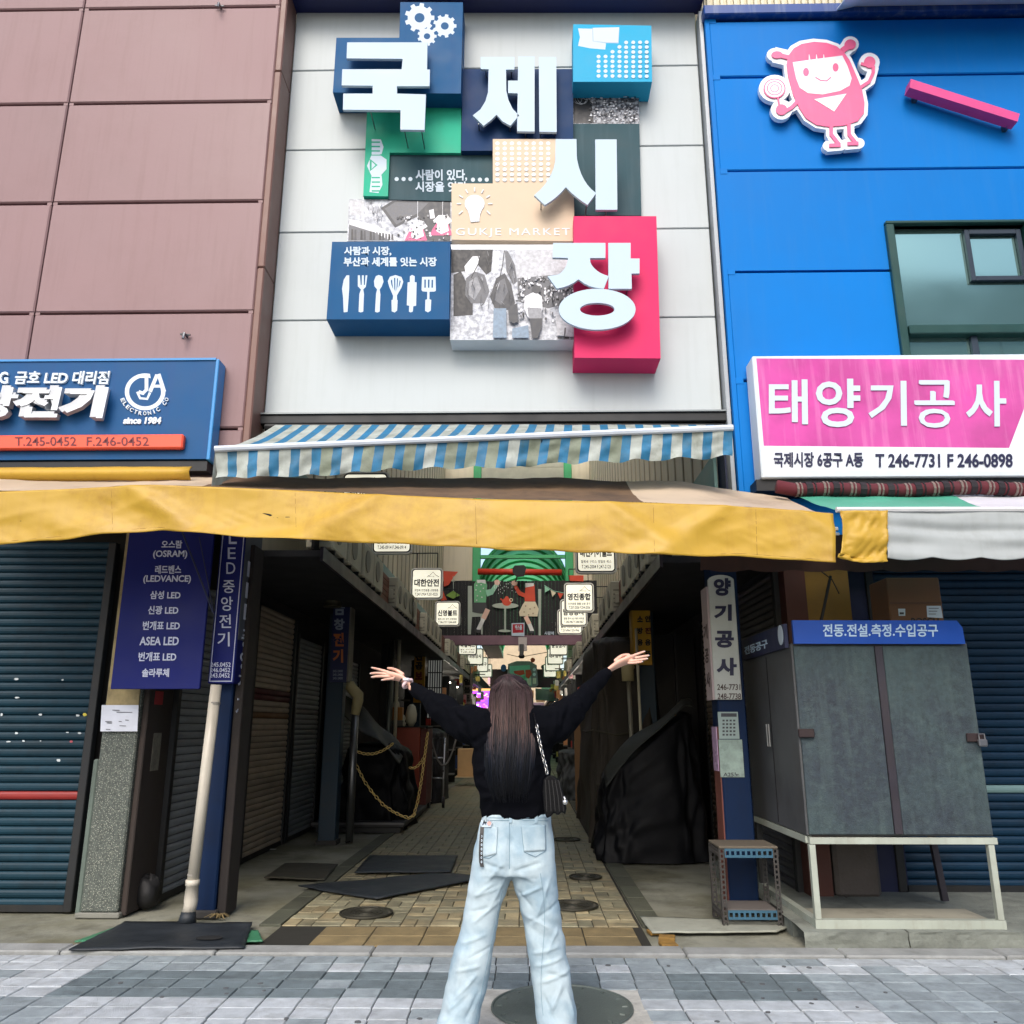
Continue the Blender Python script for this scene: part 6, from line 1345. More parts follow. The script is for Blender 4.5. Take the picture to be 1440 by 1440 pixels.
ik.poly(c['sage'], mp([(470, 403), (498, 403), (500, 580), (570, 590), (570, 610), (498, 612), (490, 730), (470, 730)])).poly(c['sage'], mp([(555, 600), (570, 600), (570, 730), (560, 730)]))
ik.poly(c['green'], mp([(512, 390), (530, 365), (590, 365), (600, 400), (592, 515), (512, 515)])).poly(c['mint'], mp([(590, 430), (625, 425), (655, 385), (675, 400), (640, 460), (600, 475)])).ell(c['skin'], *mp([(668, 380)])[0], 4, 4)
ik.poly(c['white'], mp([(530, 362), (590, 362), (590, 390), (560, 380), (535, 385)])).poly(c['grey'], mp([(508, 515), (592, 515), (600, 560), (560, 590), (505, 580)])).stroke(c['skin'], mp([(605, 560), (575, 625)]), 7).stroke(c['white'], mp([(575, 625), (540, 700)]), 5.6)
for x, y in ((530, 400), (560, 395), (525, 430), (555, 440), (535, 470), (565, 480), (530, 500), (575, 420)): ik.ell(c['white'], *mp([(x, y)])[0], 1, 1, 8)
ik.poly(c['sage'], mp([(945, 425), (965, 425), (962, 742), (948, 742)])).poly(c['red'], mp([(858, 410), (920, 395), (925, 508), (855, 508), (852, 482), (810, 465), (780, 410), (800, 400), (825, 440), (856, 455)])).ell(c['skin'], *mp([(785, 385)])[0], 4.4, 3.6).poly(c['white'], mp([(858, 385), (915, 385), (915, 405), (858, 415)]))
ik.poly(c['cream'], mp([(855, 510), (925, 510), (948, 560), (940, 610), (820, 608), (816, 580), (840, 530)])).stroke(c['skin'], mp([(860, 610), (885, 660)]), 6).stroke(c['white'], mp([(885, 660), (905, 712)]), 5.4).poly(c['grey'], mp([(888, 708), (915, 708), (912, 725), (885, 722)])).poly(c['grey'], mp([(525, 698), (555, 700), (550, 722), (528, 718)]))
for x, y in ((860, 540), (890, 560), (850, 580), (920, 550), (910, 590), (880, 600)): ik.ell(c['tan'], *mp([(x, y)])[0], 1.1, 1.1, 8)
ik.ell(c['sage'], *mp([(723, 538)])[0], 18.5, 4).poly(c['sage'], mp([(716, 545), (728, 545), (728, 705), (716, 705)])).ell(c['sage'], *mp([(718, 708)])[0], 9, 1.8).ell(c['red'], *mp([(733, 512)])[0], 6.6, 5.6).ell(c['red'], *mp([(733, 485)])[0], 2.6, 2.2).stroke(c['red'], mp([(708, 505), (690, 490)]), 2).ell(c['cream'], *mp([(762, 500)])[0], 2.6, 2.6, 14, hole=.6)
ik.poly(c['red'], mp([(305, 305), (405, 310), (380, 340), (340, 400), (310, 410)])).poly(c['red'], mp([(300, 430), (330, 500), (290, 505)])).stroke(c['sage'], mp([(372, 340), (374, 440)]), .8).poly(c['olive'], mp([(325, 468), (372, 438), (418, 468), (395, 480), (372, 492), (345, 480)])).poly(c['red'], mp([(1145, 335), (1250, 335), (1250, 375), (1160, 372)]))
ik.stroke(c['mint'], mp([(985, 400), (1050, 440), (1130, 455)]), .6).poly(c['mint'], mp([(988, 405), (1025, 430), (990, 450)])).poly(c['cream'], mp([(1028, 432), (1065, 452), (1040, 480)])).poly(c['red'], mp([(1075, 452), (1115, 458), (1092, 492)]))
R4 = random.Random(5)
for k in range(40): x = 650 + R4.randint(0, 11) * 13; y = 372 + R4.randint(0, 9) * 9; ik.poly(c['white'], mp([(x, y), (x + 3, y), (x + 3, y + 7), (x, y + 7)]))
ik.build('figure_print', mu)
ps = empty('festival_card', P(728, 887, YM - .1), 'red and white card fixed on the mural beam', 'sign'); ik = Ink(lambda a, b: P(a, b, YM - .12), FRONT, .02, .002); ik.poly(printw, mp([(765, 655), (852, 652), (852, 742), (765, 740)])).poly(M('card_red', (176, 26, 44), .5), mp([(772, 662), (846, 660), (846, 718), (772, 720)])); ik.build('card', ps); text('페스콜', ps, printw, (724, 879, 734, 886), YM - .128, .003, .04)
text('사람에', mu, printw, (765.5, 888, 779, 893), YM - .02, .004, .03)
cc = empty('flood_lamp', P(730, 806, YM - .4), 'black paddle shaped flood lamp above the mural', 'lamp'); m = MB(); m.prism(mp([(785, 265), (850, 262), (864, 280), (850, 335), (800, 342), (772, 310), (772, 285)]), lambda a, b: P(a, b, YM - .4), FRONT, .08); m.build('lamp_body', blackm, cc); m = MB(); m.tube([P(727, 811, YM - .36), P(725, 818, YM - .3)], .02, 6); m.build('lamp_arm', blackm, cc)
c2_ = empty('camera_lamp', P(734, 910, YM - .3), 'small black lamp hanging under the mural beam', 'lamp'); m = MB(); m.tube([P(733.5, 906, YM - .2), P(733.5, 921, YM - .2)], .055, 8); m.build('neck', M('neck_grey', (90, 92, 92), .5), c2_); m = MB(); p = P(733.5, 923, YM - .25); lathe(m, p, [(.05, -.05), (.09, 0), (.05, .05)]); m.build('head', blackm, c2_)
# second mural
YM2 = 43; m2_ = empty('far_mural', (-.3, YM2, 3.4), 'brown banner with a television picture deep in the alley', 'mural'); bx('board', M('mural_brown', (58, 34, 30), .6), m2_, -1.9, 1.8, YM2, YM2 + .05, P(720, 967, YM2).z, P(720, 941, YM2).z)
def m5(pts): return [(620 + x / 7.2, 820 + y / 7.2) for x, y in pts]
ik = Ink(lambda a, b: P(a, b, YM2 - .1), FRONT, .05, .006)
ik.poly(M('tv_grey', (150, 140, 134), .5), m5([(680, 820), (760, 790), (900, 790), (970, 830), (985, 1030), (950, 1060), (690, 1060), (670, 950)])).poly(c['mint'], m5([(695, 840), (900, 830), (920, 1040), (700, 1045)])).poly(c['cream'], m5([(930, 960), (965, 960), (965, 1020), (930, 1020)])).poly(c['red'], m5([(735, 890), (840, 880), (850, 920), (800, 935), (745, 915)])).poly(c['red'], m5([(855, 880), (905, 875), (920, 920), (890, 970), (860, 950)])).poly(c['cream'], m5([(870, 970), (915, 960), (912, 1035), (875, 1035)])).poly(c['green'], m5([(780, 950), (850, 940), (850, 1000), (790, 1010)]))
for y in (875, 925): ik.ell(c['white'], *m5([(945, y)])[0], 2.2, 2.4)
ik.ell(c['red'], *m5([(930, 780)])[0], 3.2, 3.4).ell(c['grey'], *m5([(1035, 850)])[0], 3, 3).ell(M('mural_blue', (60, 90, 130), .6), *m5([(635, 860)])[0], 4, 5).stroke(c['grey'], m5([(670, 720), (800, 750), (1080, 700)]), .8); ik.build('television_print', m2_)

# ================================================================== GOODS FURTHER IN
R5 = random.Random(21)
def goods(side, Y, n, label, lo=0, hi=2.6):
    x0 = (-3.0 if side < 0 else 1.15); x1 = x0 + 1.1
    t = empty('goods_stall', ((x0 + x1) / 2, Y, 0), label, 'stall')
    bx('shelf_frame', darkmetal, t, x0, x1, Y + .5, Y + .56, 0, hi)
    for k in range(4): bx('shelf', M('shelf_grey', (110, 108, 104), .6), t, x0, x1, Y, Y + .5, .2 + k * .6, .23 + k * .6)
    if Y > 20.5: bx('added_tube_lamp', M('added_tube_glow', (255, 246, 226), .5, emis=16), t, x0 + .1, x1 - .1, Y - .15, Y - .12, 2.5, 2.53)  # strip lamps added to brighten the deep end of the alley
    pal = [MATS['goods_%d' % q] if 'goods_%d' % q in MATS else M('goods_%d' % q, cc_, .5) for q, cc_ in enumerate(((220, 216, 210), (196, 60, 50), (240, 220, 120), (60, 90, 150), (236, 180, 190), (40, 40, 44), (120, 160, 120), (214, 150, 100), (250, 246, 240)))]
    for q, mt in enumerate(pal): mt.name = ['ware_white', 'ware_red', 'ware_yellow', 'ware_blue', 'ware_pink', 'ware_black', 'ware_green', 'ware_orange', 'ware_pale'][q]
    for k in range(n):
        lv = R5.randint(0, 3); w2 = R5.uniform(.06, .2); x = R5.uniform(x0, x1 - w2); h_ = R5.uniform(.1, .45); yy = Y + R5.uniform(.02, .3)
        bx('ware', R5.choice(pal), t, x, x + w2, yy, yy + R5.uniform(.1, .18), .232 + lv * .6, .232 + lv * .6 + h_, b=.01)
    return t
for i, Y in enumerate((20, 22, 24.5, 27.5, 31, 35, 39, 44)):
    nm = ['first', 'second', 'third', 'fourth', 'fifth', 'sixth', 'seventh', 'last'][i]
    goods(-1, Y, 14, '%s open goods stall beyond the far yellow sign on the left side' % nm); goods(1, Y - .6, 14, '%s open goods stall beyond the covered stall on the right side' % nm)
# barred window frame and lit pink display on the left
bw_ = empty('barred_screen', (-2.6, 19.6, 1.5), 'black barred metal screen beside the far yellow sign', 'screen'); pb = M('pane_bright', (190, 192, 186), .4, emis=.12)
a = P(600, 1010, 19.6); b = P(622, 925, 19.6)
bx('bright_pane', pb, bw_, a.x, b.x, 19.7, 19.72, a.z, b.z)
for k in range(7): bx('bar', blackm, bw_, a.x + k * (b.x - a.x) / 6 - .012, a.x + k * (b.x - a.x) / 6 + .012, 19.6, 19.64, a.z, b.z)
for k in range(5): bx('bar', blackm, bw_, a.x, b.x, 19.57, 19.6, a.z + k * (b.z - a.z) / 4 - .012, a.z + k * (b.z - a.z) / 4 + .012)
pd_ = empty('lit_display', P(675, 990, 33), 'bright pink and purple illuminated shop display left of the hair', 'display')
mg = M('led_magenta', (236, 90, 200), .5, emis=.9); vl = M('led_violet', (150, 90, 240), .5, emis=.9); lw = M('led_white', (255, 236, 250), .5, emis=.9); lo_ = M('led_orange', (250, 190, 120), .5, emis=.8)
a = P(660, 1010, 33); b = P(690, 972, 33); bx('panel', vl, pd_, a.x, b.x, 33, 33.1, a.z, b.z)
for k in range(90):
    x = R5.uniform(a.x, b.x - .1); z = R5.uniform(a.z, b.z - .08); bx('lamp_patch', R5.choice((mg, lw, vl, lo_, mg)), pd_, x, x + R5.uniform(.02, .14), 32.96 - k * .001, 32.98, z, z + R5.uniform(.02, .07))
bx('header', lo_, pd_, a.x, b.x, 32.9, 33, b.z + .01, b.z + .1)
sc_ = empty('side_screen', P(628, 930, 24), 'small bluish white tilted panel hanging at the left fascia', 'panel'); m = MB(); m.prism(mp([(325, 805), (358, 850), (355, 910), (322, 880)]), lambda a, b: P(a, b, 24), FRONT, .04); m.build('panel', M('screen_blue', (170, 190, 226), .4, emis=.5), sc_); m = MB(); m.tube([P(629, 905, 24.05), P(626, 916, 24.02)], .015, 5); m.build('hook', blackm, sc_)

# ================================================================== THE WOMAN
PY = 4.15
wm = empty('person', (P(717, 1440, PY).x, PY, 0), 'woman seen from behind with arms spread wide, black sweater and pale wide jeans', 'person')
def ringloft(rings, n=28, ex=2.3):
    """rings: (centre Vector, a Vector, b Vector) -> closed loft"""
    m = MB(); k0 = 0
    for c_, a_, b_ in rings:
        vs = []
        for j in range(n):
            t = 2 * PI * j / n; cc_, ss = math.cos(t), math.sin(t); vs.append(c_ + a_ * math.copysign(abs(cc_) ** (2 / ex), cc_) + b_ * math.copysign(abs(ss) ** (2 / ex), ss))
        m.verts(vs)
    for i in range(len(rings) - 1):
        for j in range(n): a = i * n + j; b = i * n + (j + 1) % n; m.face((a, b, b + n, a + n))
    m.face([j for j in range(n)][::-1]); m.face([(len(rings) - 1) * n + j for j in range(n)]); return m
def limb(pts, radii, n=20, flat=1.0, fdir=None, rounded=True):
    """tapered limb along 3D points; radii across, flat scales along fdir"""
    pts = [Vector(p) for p in pts]; rr_ = list(radii)
    # resample with catmull rom
    P3 = []; R3 = []; N = 5; m_ = len(pts)
    for i in range(m_ - 1):
        p0, p1, p2, p3 = pts[max(0, i - 1)], pts[i], pts[i + 1], pts[min(m_ - 1, i + 2)]
        for k in range(N):
            t = k / N; P3.append(.5 * ((2 * p1) + (p2 - p0) * t + (2 * p0 - 5 * p1 + 4 * p2 - p3) * t * t + (3 * p1 - p0 - 3 * p2 + p3) * t ** 3)); R3.append(rr_[i] * (1 - t) + rr_[i + 1] * t)
    P3.append(pts[-1]); R3.append(rr_[-1]); rings = []
    if rounded:
        d0 = (P3[0] - P3[1]).normalized(); d1 = (P3[-1] - P3[-2]).normalized()
        P3 = [P3[0] + d0 * R3[0] * q for q in (.92, .7, .38)] + P3 + [P3[-1] + d1 * R3[-1] * q for q in (.38, .7, .92)]
        R3 = [R3[0] * q for q in (.38, .7, .92)] + R3 + [R3[-1] * q for q in (.92, .7, .38)]
    up = fdir if fdir is not None else Vector((0, 1, 0))
    for i, p in enumerate(P3):
        t = (P3[min(i + 1, len(P3) - 1)] - P3[max(i - 1, 0)]).normalized(); b_ = up - t * up.dot(t)
        b_ = b_.normalized() if b_.length > .1 else t.orthogonal().normalized(); a_ = t.cross(b_).normalized(); rings.append((p, a_ * R3[i], b_ * R3[i] * flat))
    return ringloft(rings, n, 2.0)
def merge(*ms):
    o = MB()
    for q in ms: k = o.verts(q.v); o.f += [tuple(k + i for i in f) for f in q.f]; o.mi += q.mi
    return o
def fused(name, mb, mat, parent, voxel, smooth_it=4, disp=None, adapt=0):
    """several closed lofts fused to one continuous skin, then shaped"""
    me = mb.mesh(name, mat); bm = bmesh.new(); bm.from_mesh(me); bmesh.ops.recalc_face_normals(bm, faces=bm.faces[:]); bm.to_mesh(me); bm.free()
    o = bpy.data.objects.new(name, me); COL.objects.link(o)
    md = o.modifiers.new('r', 'REMESH'); md.mode = 'VOXEL'; md.voxel_size = voxel; md.use_smooth_shade = True
    if smooth_it: sm2 = o.modifiers.new('sm', 'SMOOTH'); sm2.iterations = smooth_it; sm2.factor = .5
    dg = bpy.context.evaluated_depsgraph_get(); me2 = bpy.data.meshes.new_from_object(o.evaluated_get(dg))
    o.modifiers.clear(); o.data = me2; me2.name = name
    me2.materials.clear(); me2.materials.append(mat)
    if disp:
        ns = [v.normal.copy() for v in me2.vertices]
        for v, nn in zip(me2.vertices, ns): v.co += nn * disp(v.co, nn)
    me2.shade_smooth(); adopt(o, parent); return o
def pp(x, y, dy=0): return P(x, y, PY + dy)
mpx = 1 / 298.0
VX, VY, VZ = Vector((1, 0, 0)), Vector((0, 1, 0)), Vector((0, 0, 1))
# --- jeans
jr = [(1143, 679, 774, .100), (1158, 675, 776, .104), (1175, 671, 778, .110), (1195, 666, 780, .120), (1212, 664, 781.5, .122), (1228, 661, 782, .112)]
hip = ringloft([(pp((a + b) / 2, y) , VX * ((b - a) / 2 / pxm(PY, pp(700, y).z)), VY * d) for y, a, b, d in jr], 40, 2.35)
def leg_rings(rows, dyo):
    out = []
    for y, a, b in rows:
        c_ = pp((a + b) / 2, y); w_ = (b - a) / 2 / pxm(PY, c_.z); out.append((c_ + VY * dyo(y), VX * w_, VY * max(.086, min(.115, w_ * .98))))
    return out
Lrow = [(1205, 666, 722), (1222, 662, 719.5), (1238, 659.5, 717), (1262, 655, 708.5), (1285, 651.5, 702.5), (1310, 646.5, 699), (1340, 637, 693), (1365, 631, 689), (1392, 626, 684), (1418, 620, 678), (1440, 614, 672), (1470, 609, 668), (1488, 606, 668)]
Rrow = [(1205, 722, 781.5), (1222, 719, 782), (1238, 720.5, 783), (1262, 728, 785.5), (1285, 733, 788), (1310, 737, 792), (1340, 742, 796.5), (1365, 746.5, 801), (1392, 750, 805.5), (1418, 752.5, 810), (1440, 754.5, 813), (1470, 757, 817), (1488, 757, 820)]
legs = [ringloft(leg_rings(r, lambda y: 0.0 + .02 * math.sin((y - 1205) / 90)), 32, 2.25) for r in (Lrow, Rrow)]
def crease(co, a, b, w_, d):
    """a raised fold from a to b (2D points in x,z), fading at both ends"""
    ax, az = a; bx_, bz = b; dx, dz = bx_ - ax, bz - az; L2 = dx * dx + dz * dz; t = ((co.x - ax) * dx + (co.z - az) * dz) / L2
    if t < -.15 or t > 1.15: return 0
    px_ = co.x - ax - dx * t; pz = co.z - az - dz * t; q = (px_ * px_ + pz * pz) / (w_ * w_)
    return 0 if q > 9 else d * math.exp(-q) * max(0, min(1, (t + .15) / .3)) * max(0, min(1, (1.15 - t) / .3))
def xz(x, y): p = pp(x, y, -.1); return (p.x, p.z)
cre = [((xz(a, b)), xz(c_, d), w_, h_) for a, b, c_, d, w_, h_ in (
    (690, 1245, 668, 1262, .010, .007), (706, 1215, 685, 1240, .010, .008), (712, 1232, 690, 1275, .012, .007), (668, 1262, 700, 1250, .008, .005), (700, 1270, 665, 1300, .011, .007), (660, 1285, 690, 1278, .008, -.005),
    (728, 1228, 752, 1240, .010, .007), (732, 1262, 760, 1248, .009, .008), (728, 1255, 748, 1280, .010, -.006), (758, 1232, 772, 1275, .010, .006), (772, 1240, 752, 1300, .011, .007), (740, 1290, 775, 1308, .010, .006), (745, 1300, 790, 1270, .009, -.005),
    (650, 1330, 680, 1318, .010, .007), (660, 1350, 690, 1335, .009, -.006), (640, 1370, 672, 1362, .010, .008), (648, 1345, 640, 1400, .012, .006), (668, 1375, 640, 1408, .010, .009), (655, 1400, 630, 1425, .010, .008), (672, 1400, 655, 1436, .012, -.007),
    (750, 1345, 785, 1335, .010, .007), (755, 1362, 790, 1352, .009, .008), (770, 1372, 798, 1380, .010, -.007), (762, 1385, 800, 1372, .010, .008), (790, 1390, 775, 1425, .013, .009), (765, 1405, 780, 1440, .012, -.008), (798, 1400, 808, 1438, .010, .008), (785, 1310, 768, 1345, .010, .006),
    (716, 1225, 717, 1180, .014, -.012), (680, 1215, 708, 1222, .012, -.007), (728, 1223, 760, 1214, .012, -.007))]
def jd(co, n):
    d = .004 * noise.noise(co * 9) + .003 * noise.noise(Vector((co.x * 22 + co.z * 12, co.y * 14, co.z * 22)))
    # diagonal pulls running over the seat and thighs, broken up
    s_ = 1 if co.x > -.06 else -1
    d += .0045 * math.sin((co.z * 60 + s_ * co.x * 42 + 5 * noise.noise(co * 6))) * max(0, noise.noise(co * 5 + Vector((3, 1, 7)))) * 1.6
    if n.y < .35:
        for a, b, w_, h_ in cre: d += crease(co, a, b, w_ * .75, h_ * .9)
    if co.z < .32: d += .010 * noise.noise(Vector((co.x * 8, co.y * 8, co.z * 16))) * (1 - co.z / .32)
    return d
denim = M('denim_pale', (150, 172, 184), .85, spec=.12, var=.12, scale=7, col2=(180, 196, 202), c2scale=5, bump=.35, bscale=260)
jeans = fused('jeans', merge(hip, *legs), denim, wm, .007, 5, jd); jeans['label'] = 'pale blue wide-leg jeans'
bj = bvh_of(jeans)
stj = M('denim_stitch', (112, 140, 156), .8); dj2 = denim
def patch(name, corners, bv, mat, parent, off=.0022, n=12):
    m = MB(); a, b, c_, d = [Vector(q) for q in corners]; pts = {}
    k0 = {}
    for i in range(n + 1):
        for j in range(n + 1):
            q = (a.lerp(b, i / n)).lerp(d.lerp(c_, i / n), j / n); w_ = cast(bv, q.x, q.y, off)
            if w_ is not None: k0[(i, j)] = m.verts([w_])
    for i in range(n):
        for j in range(n):
            ks = [(i, j), (i + 1, j), (i + 1, j + 1), (i, j + 1)]
            if all(k in k0 for k in ks): m.face([k0[k] for k in ks])
    o = m.build(name, mat, parent, True, fix=False); md = o.modifiers.new('s', 'SOLIDIFY'); md.thickness = .0016; md.offset = -1; return o
for cs_ in ([(676, 1162), (700, 1163), (698, 1201), (677, 1206)], [(733, 1161), (767, 1160), (768, 1196), (737, 1198)]):
    pk = patch('back_pocket', cs_, bj, dj2, jeans); pk.name = 'back_pocket'
for pts in ([(677, 1164), (700, 1165), (698, 1201), (688, 1207), (677, 1205)], [(733, 1163), (767, 1162), (768, 1196), (753, 1205), (737, 1198), (733, 1163)]):
    q = []
    for (a, b), (c_, d) in zip(pts, pts[1:]): q += [(a + (c_ - a) * k / 6, b + (d - b) * k / 6) for k in range(6)]
    seam('pocket_stitch', q + [pts[-1]], bj, stj, jeans, .0013, .0028)
seam('yoke_seam', [(676 + k * 5, 1156 + 1.0 * math.sin(k / 19 * PI) * -2 - (3 if 8 < k < 12 else 0) + abs(k - 9.5) * -.2) for k in range(20)], bj, stj, jeans, .0016, .001)
seam('waist_seam', [(678 + k * 5, 1150) for k in range(19)], bj, stj, jeans, .0016, .001)
seam('centre_seam', [(716.5 + .2 * math.sin(k), 1146 + k * 4) for k in range(20)], bj, stj, jeans, .0018, .001)
seam('side_seam', [(760 + 6 * (k / 40) + 4 * math.sin(k / 7), 1228 + k * 5) for k in range(41)], bj, stj, jeans, .0012, .001); seam('inner_seam', [(707 - k * .95, 1250 + k * 4.6) for k in range(41)], bj, stj, jeans, .0012, .001)
for x in (680, 716, 752): o = oncloth('belt_loop', [(x, 1146), (x + 4, 1146), (x + 4, 1157), (x, 1157)], bj, dj2, jeans, .006)
# strap hanging from the pocket and white card
strap = empty('phone_strap', pp(678, 1170, -.13), 'black lettered strap hanging from the left back pocket of the jeans', 'strap')
m = MB(); k0 = [cast(bj, x, y, .012) for x, y in ((678, 1163), (677.5, 1172), (676.5, 1185), (676, 1198), (676.5, 1212), (678, 1219))]
for a, b in zip(k0, k0[1:]): m.quad(a - VX * .009, a + VX * .009, b + VX * .009, b - VX * .009)
o = m.build('band', blackm, strap, fix=False); o.modifiers.new('s', 'SOLIDIFY').thickness = .003
ik = Ink(lambda x, y: cast(bj, x, y, .0155), FRONT, .001, .0003)
for k in range(7): ik.ell(printw, 677.2 + .2 * math.sin(k), 1176 + k * 6, 1.1, 1.9, 8, hole=.45)
ik.build('band_print', strap)
ik = Ink(lambda x, y: cast(bj, x, y, .013), FRONT, .002, .0006); ik.poly(printw, [(677, 1153), (687, 1152), (692, 1157), (690, 1163), (678, 1163)]).ell(M('card_rose', (206, 160, 150), .5), 688, 1158, 3, 3, 10).stroke(blackm, [(678.5, 1160), (681, 1153), (683, 1160)], 1.1).stroke(blackm, [(679, 1157), (685, 1156)], .9); ik.build('card', strap)
# --- sweater
tr_ = [(1148, 679, 774, .105), (1136, 676, 775, .108), (1122, 672, 776, .118), (1105, 669, 775, .122), (1085, 667, 773, .118), (1062, 665, 773, .112), (1040, 664, 775, .108), (1022, 667, 775, .104), (1008, 672, 770, .095), (998, 684, 760, .082), (991, 697, 747, .062)]
torso = ringloft([(pp((a + b) / 2, y, .005), VX * ((b - a) / 2 / pxm(PY, pp(700, y).z)), VY * d) for y, a, b, d in tr_], 40, 2.3)
Larm = [(pp(682, 1022), .098), (pp(662, 1020, .04), .094), (pp(640, 1011, .10), .080), (pp(618, 994, .17), .062), (pp(598, 979, .25), .045), (pp(580, 967, .32), .031)]
Rarm = [(pp(762, 1024), .100), (pp(778, 1018, .04), .094), (pp(797, 1005, .10), .080), (pp(816, 986, .17), .060), (pp(835, 965.5, .25), .042), (pp(852, 947, .32), .030)]
arms = [limb([p for p, r in A], [r for p, r in A], 24, .92) for A in (Larm, Rarm)]
fr = [((xz(a, b)), xz(c_, d), w_, h_) for a, b, c_, d, w_, h_ in (
    (655, 1008, 668, 1040, .012, .009), (640, 1003, 662, 1012, .010, .008), (630, 995, 650, 1018, .010, -.008), (668, 1050, 690, 1035, .014, .008), (612, 985, 632, 1000, .009, .007), (600, 978, 612, 990, .008, .006), (645, 1025, 670, 1052, .010, .009),
    (783, 1000, 775, 1040, .012, .009), (795, 992, 785, 1020, .010, .008), (772, 1050, 752, 1035, .014, .008), (812, 975, 822, 990, .009, .007), (805, 985, 790, 1030, .010, -.007), (830, 962, 838, 972, .007, .006),
    (670, 1085, 700, 1078, .014, .008), (672, 1100, 690, 1110, .012, .008), (760, 1085, 745, 1100, .014, .007), (676, 1122, 705, 1116, .010, .007))]
def swd(co, n):
    d = .010 * noise.noise(co * 8) + .007 * noise.noise(co * 17) + .004 * (1 - 4 * abs(noise.noise(co * 11 + Vector((2, 5, 1)))))
    for a, b, w_, h_ in fr: d += crease(co, a, b, w_ * 1.1, h_ * 1.2)
    return d
knit = M('knit_black', (8, 9, 14), .95, var=.2, scale=8, bump=.3, bscale=300, spec=.06)
sweater = fused('sweater', merge(torso, *arms), knit, wm, .0075, 4, swd); sweater['label'] = 'black knitted sweater with wide sleeves'
# --- body: one continuous skin with hands and five fingers each
skin_m = M('skin', (216, 168, 146), .5, var=.05, scale=12, bump=.05, bscale=200)
hc = pp(717, 984, .03); head = []
hs = [(-.125, .030, .035), (-.108, .046, .062), (-.075, .062, .082), (-.035, .072, .093), (.01, .077, .098), (.05, .075, .096), (.085, .060, .078), (.108, .036, .048), (.116, .012, .016)]
hb_ = ringloft([(hc + VZ * z + VY * (.012 if z < -.06 else 0), VX * a, VY * b) for z, a, b in hs], 32, 2.0)
ms_ = [hb_]
nose_ = limb([hc + Vector((0, .088, .015)), hc + Vector((0, .102, -.012)), hc + Vector((0, .108, -.028)), hc + Vector((0, .094, -.036))], [.007, .009, .012, .009], 10)
lips = limb([hc + Vector((-.022, .082, -.062)), hc + Vector((0, .094, -.060)), hc + Vector((.022, .082, -.062))], [.004, .007, .004], 10)
ms_ += [nose_, lips]
for s_ in (-1, 1): ms_.append(limb([hc + Vector((s_ * .074, .0, .012)), hc + Vector((s_ * .083, -.008, -.004)), hc + Vector((s_ * .075, .0, -.03))], [.010, .013, .008], 10, .55)); ms_.append(limb([hc + Vector((s_ * .045, .083, .034)), hc + Vector((s_ * .022, .091, .030))], [.009, .007], 10))
ms_.append(limb([hc + Vector((0, .0, -.10)), hc + Vector((0, -.005, -.16)), hc + Vector((0, 0, -.24))], [.05, .05, .07], 20))
bt = [(1160, 690, 762, .085), (1130, 692, 755, .085), (1085, 684, 760, .09), (1040, 680, 762, .085), (1012, 690, 752, .07)]
ms_.append(ringloft([(pp((a + b) / 2, y, .005), VX * ((b - a) / 2 / 298), VY * d) for y, a, b, d in bt], 28))
ms_.append(ringloft([(pp((a + b) / 2, y), VX * ((b - a) / 2 / 298), VY * d) for y, a, b, d in ((1225, 672, 772, .095), (1195, 672, 774, .10), (1160, 688, 764, .085))], 28))
for row in (Lrow, Rrow):
    q = [(pp((a + b) / 2, y), r) for (y, a, b), r in zip(row[1::2], (.06, .055, .045, .04, .036, .032, .03))]; ms_.append(limb([p for p, r in q], [r for p, r in q], 18))
    fp_ = pp((row[-1][1] + row[-1][2]) / 2, 1488); f0 = Vector((fp_.x, PY, .07)); ms_.append(limb([f0 + Vector((0, -.03, -.02)), f0 + Vector((0, .06, -.025)), f0 + Vector((0, .15, -.045))], [.035, .038, .03], 14, .9))
for A in (Larm, Rarm): ms_.append(limb([p for p, r in A], [.045, .042, .036, .03, .024, .023], 16))
def hand(wrist, heel, knuck, fingers, thumb, pw, up):
    """palm plus unequal bent fingers; each finger: base, mid, tip, radius"""
    o = [limb([wrist, heel, knuck], [.023, pw * .92, pw], 16, .48, up)]
    for f in fingers: o.append(limb(f[:-1], [f[-1] * 1.12, f[-1] * 1.05, f[-1] * .95, f[-1] * .78][:len(f) - 1], 10))
    o.append(limb(thumb[:-1], [thumb[-1] * 1.35, thumb[-1] * 1.2, thumb[-1], thumb[-1] * .75][:len(thumb) - 1], 10)); return o
def q_(x, y, d): return P(x, y, PY + d)
e0 = .34
lh = hand(q_(574, 961, e0 - .01), q_(566, 954.5, e0 + .01), q_(551.5, 950.5, e0 + .02),
          [(q_(552, 947, e0 + .055), q_(540, 943.5, e0 + .065), q_(531, 941, e0 + .06), q_(524, 939.2, e0 + .045), .0078),
           (q_(550, 949, e0 + .03), q_(538, 947.2, e0 + .035), q_(529, 946.6, e0 + .025), q_(521.5, 947.2, e0 + .01), .008),
           (q_(550, 951.5, e0 + .005), q_(539, 951, e0 + .0), q_(530, 951.2, e0 - .01), q_(523.5, 952.2, e0 - .02), .0078),
           (q_(553, 954, e0 - .015), q_(546, 955, e0 - .025), q_(541, 955.6, e0 - .035), q_(537.5, 956.4, e0 - .04), .0068)],
          (q_(566, 948, e0 + .03), q_(559, 943.5, e0 + .04), q_(552, 940.6, e0 + .03), q_(545.5, 939.6, e0 + .015), .0085), .036, Vector((.15, .45, .88)).normalized())
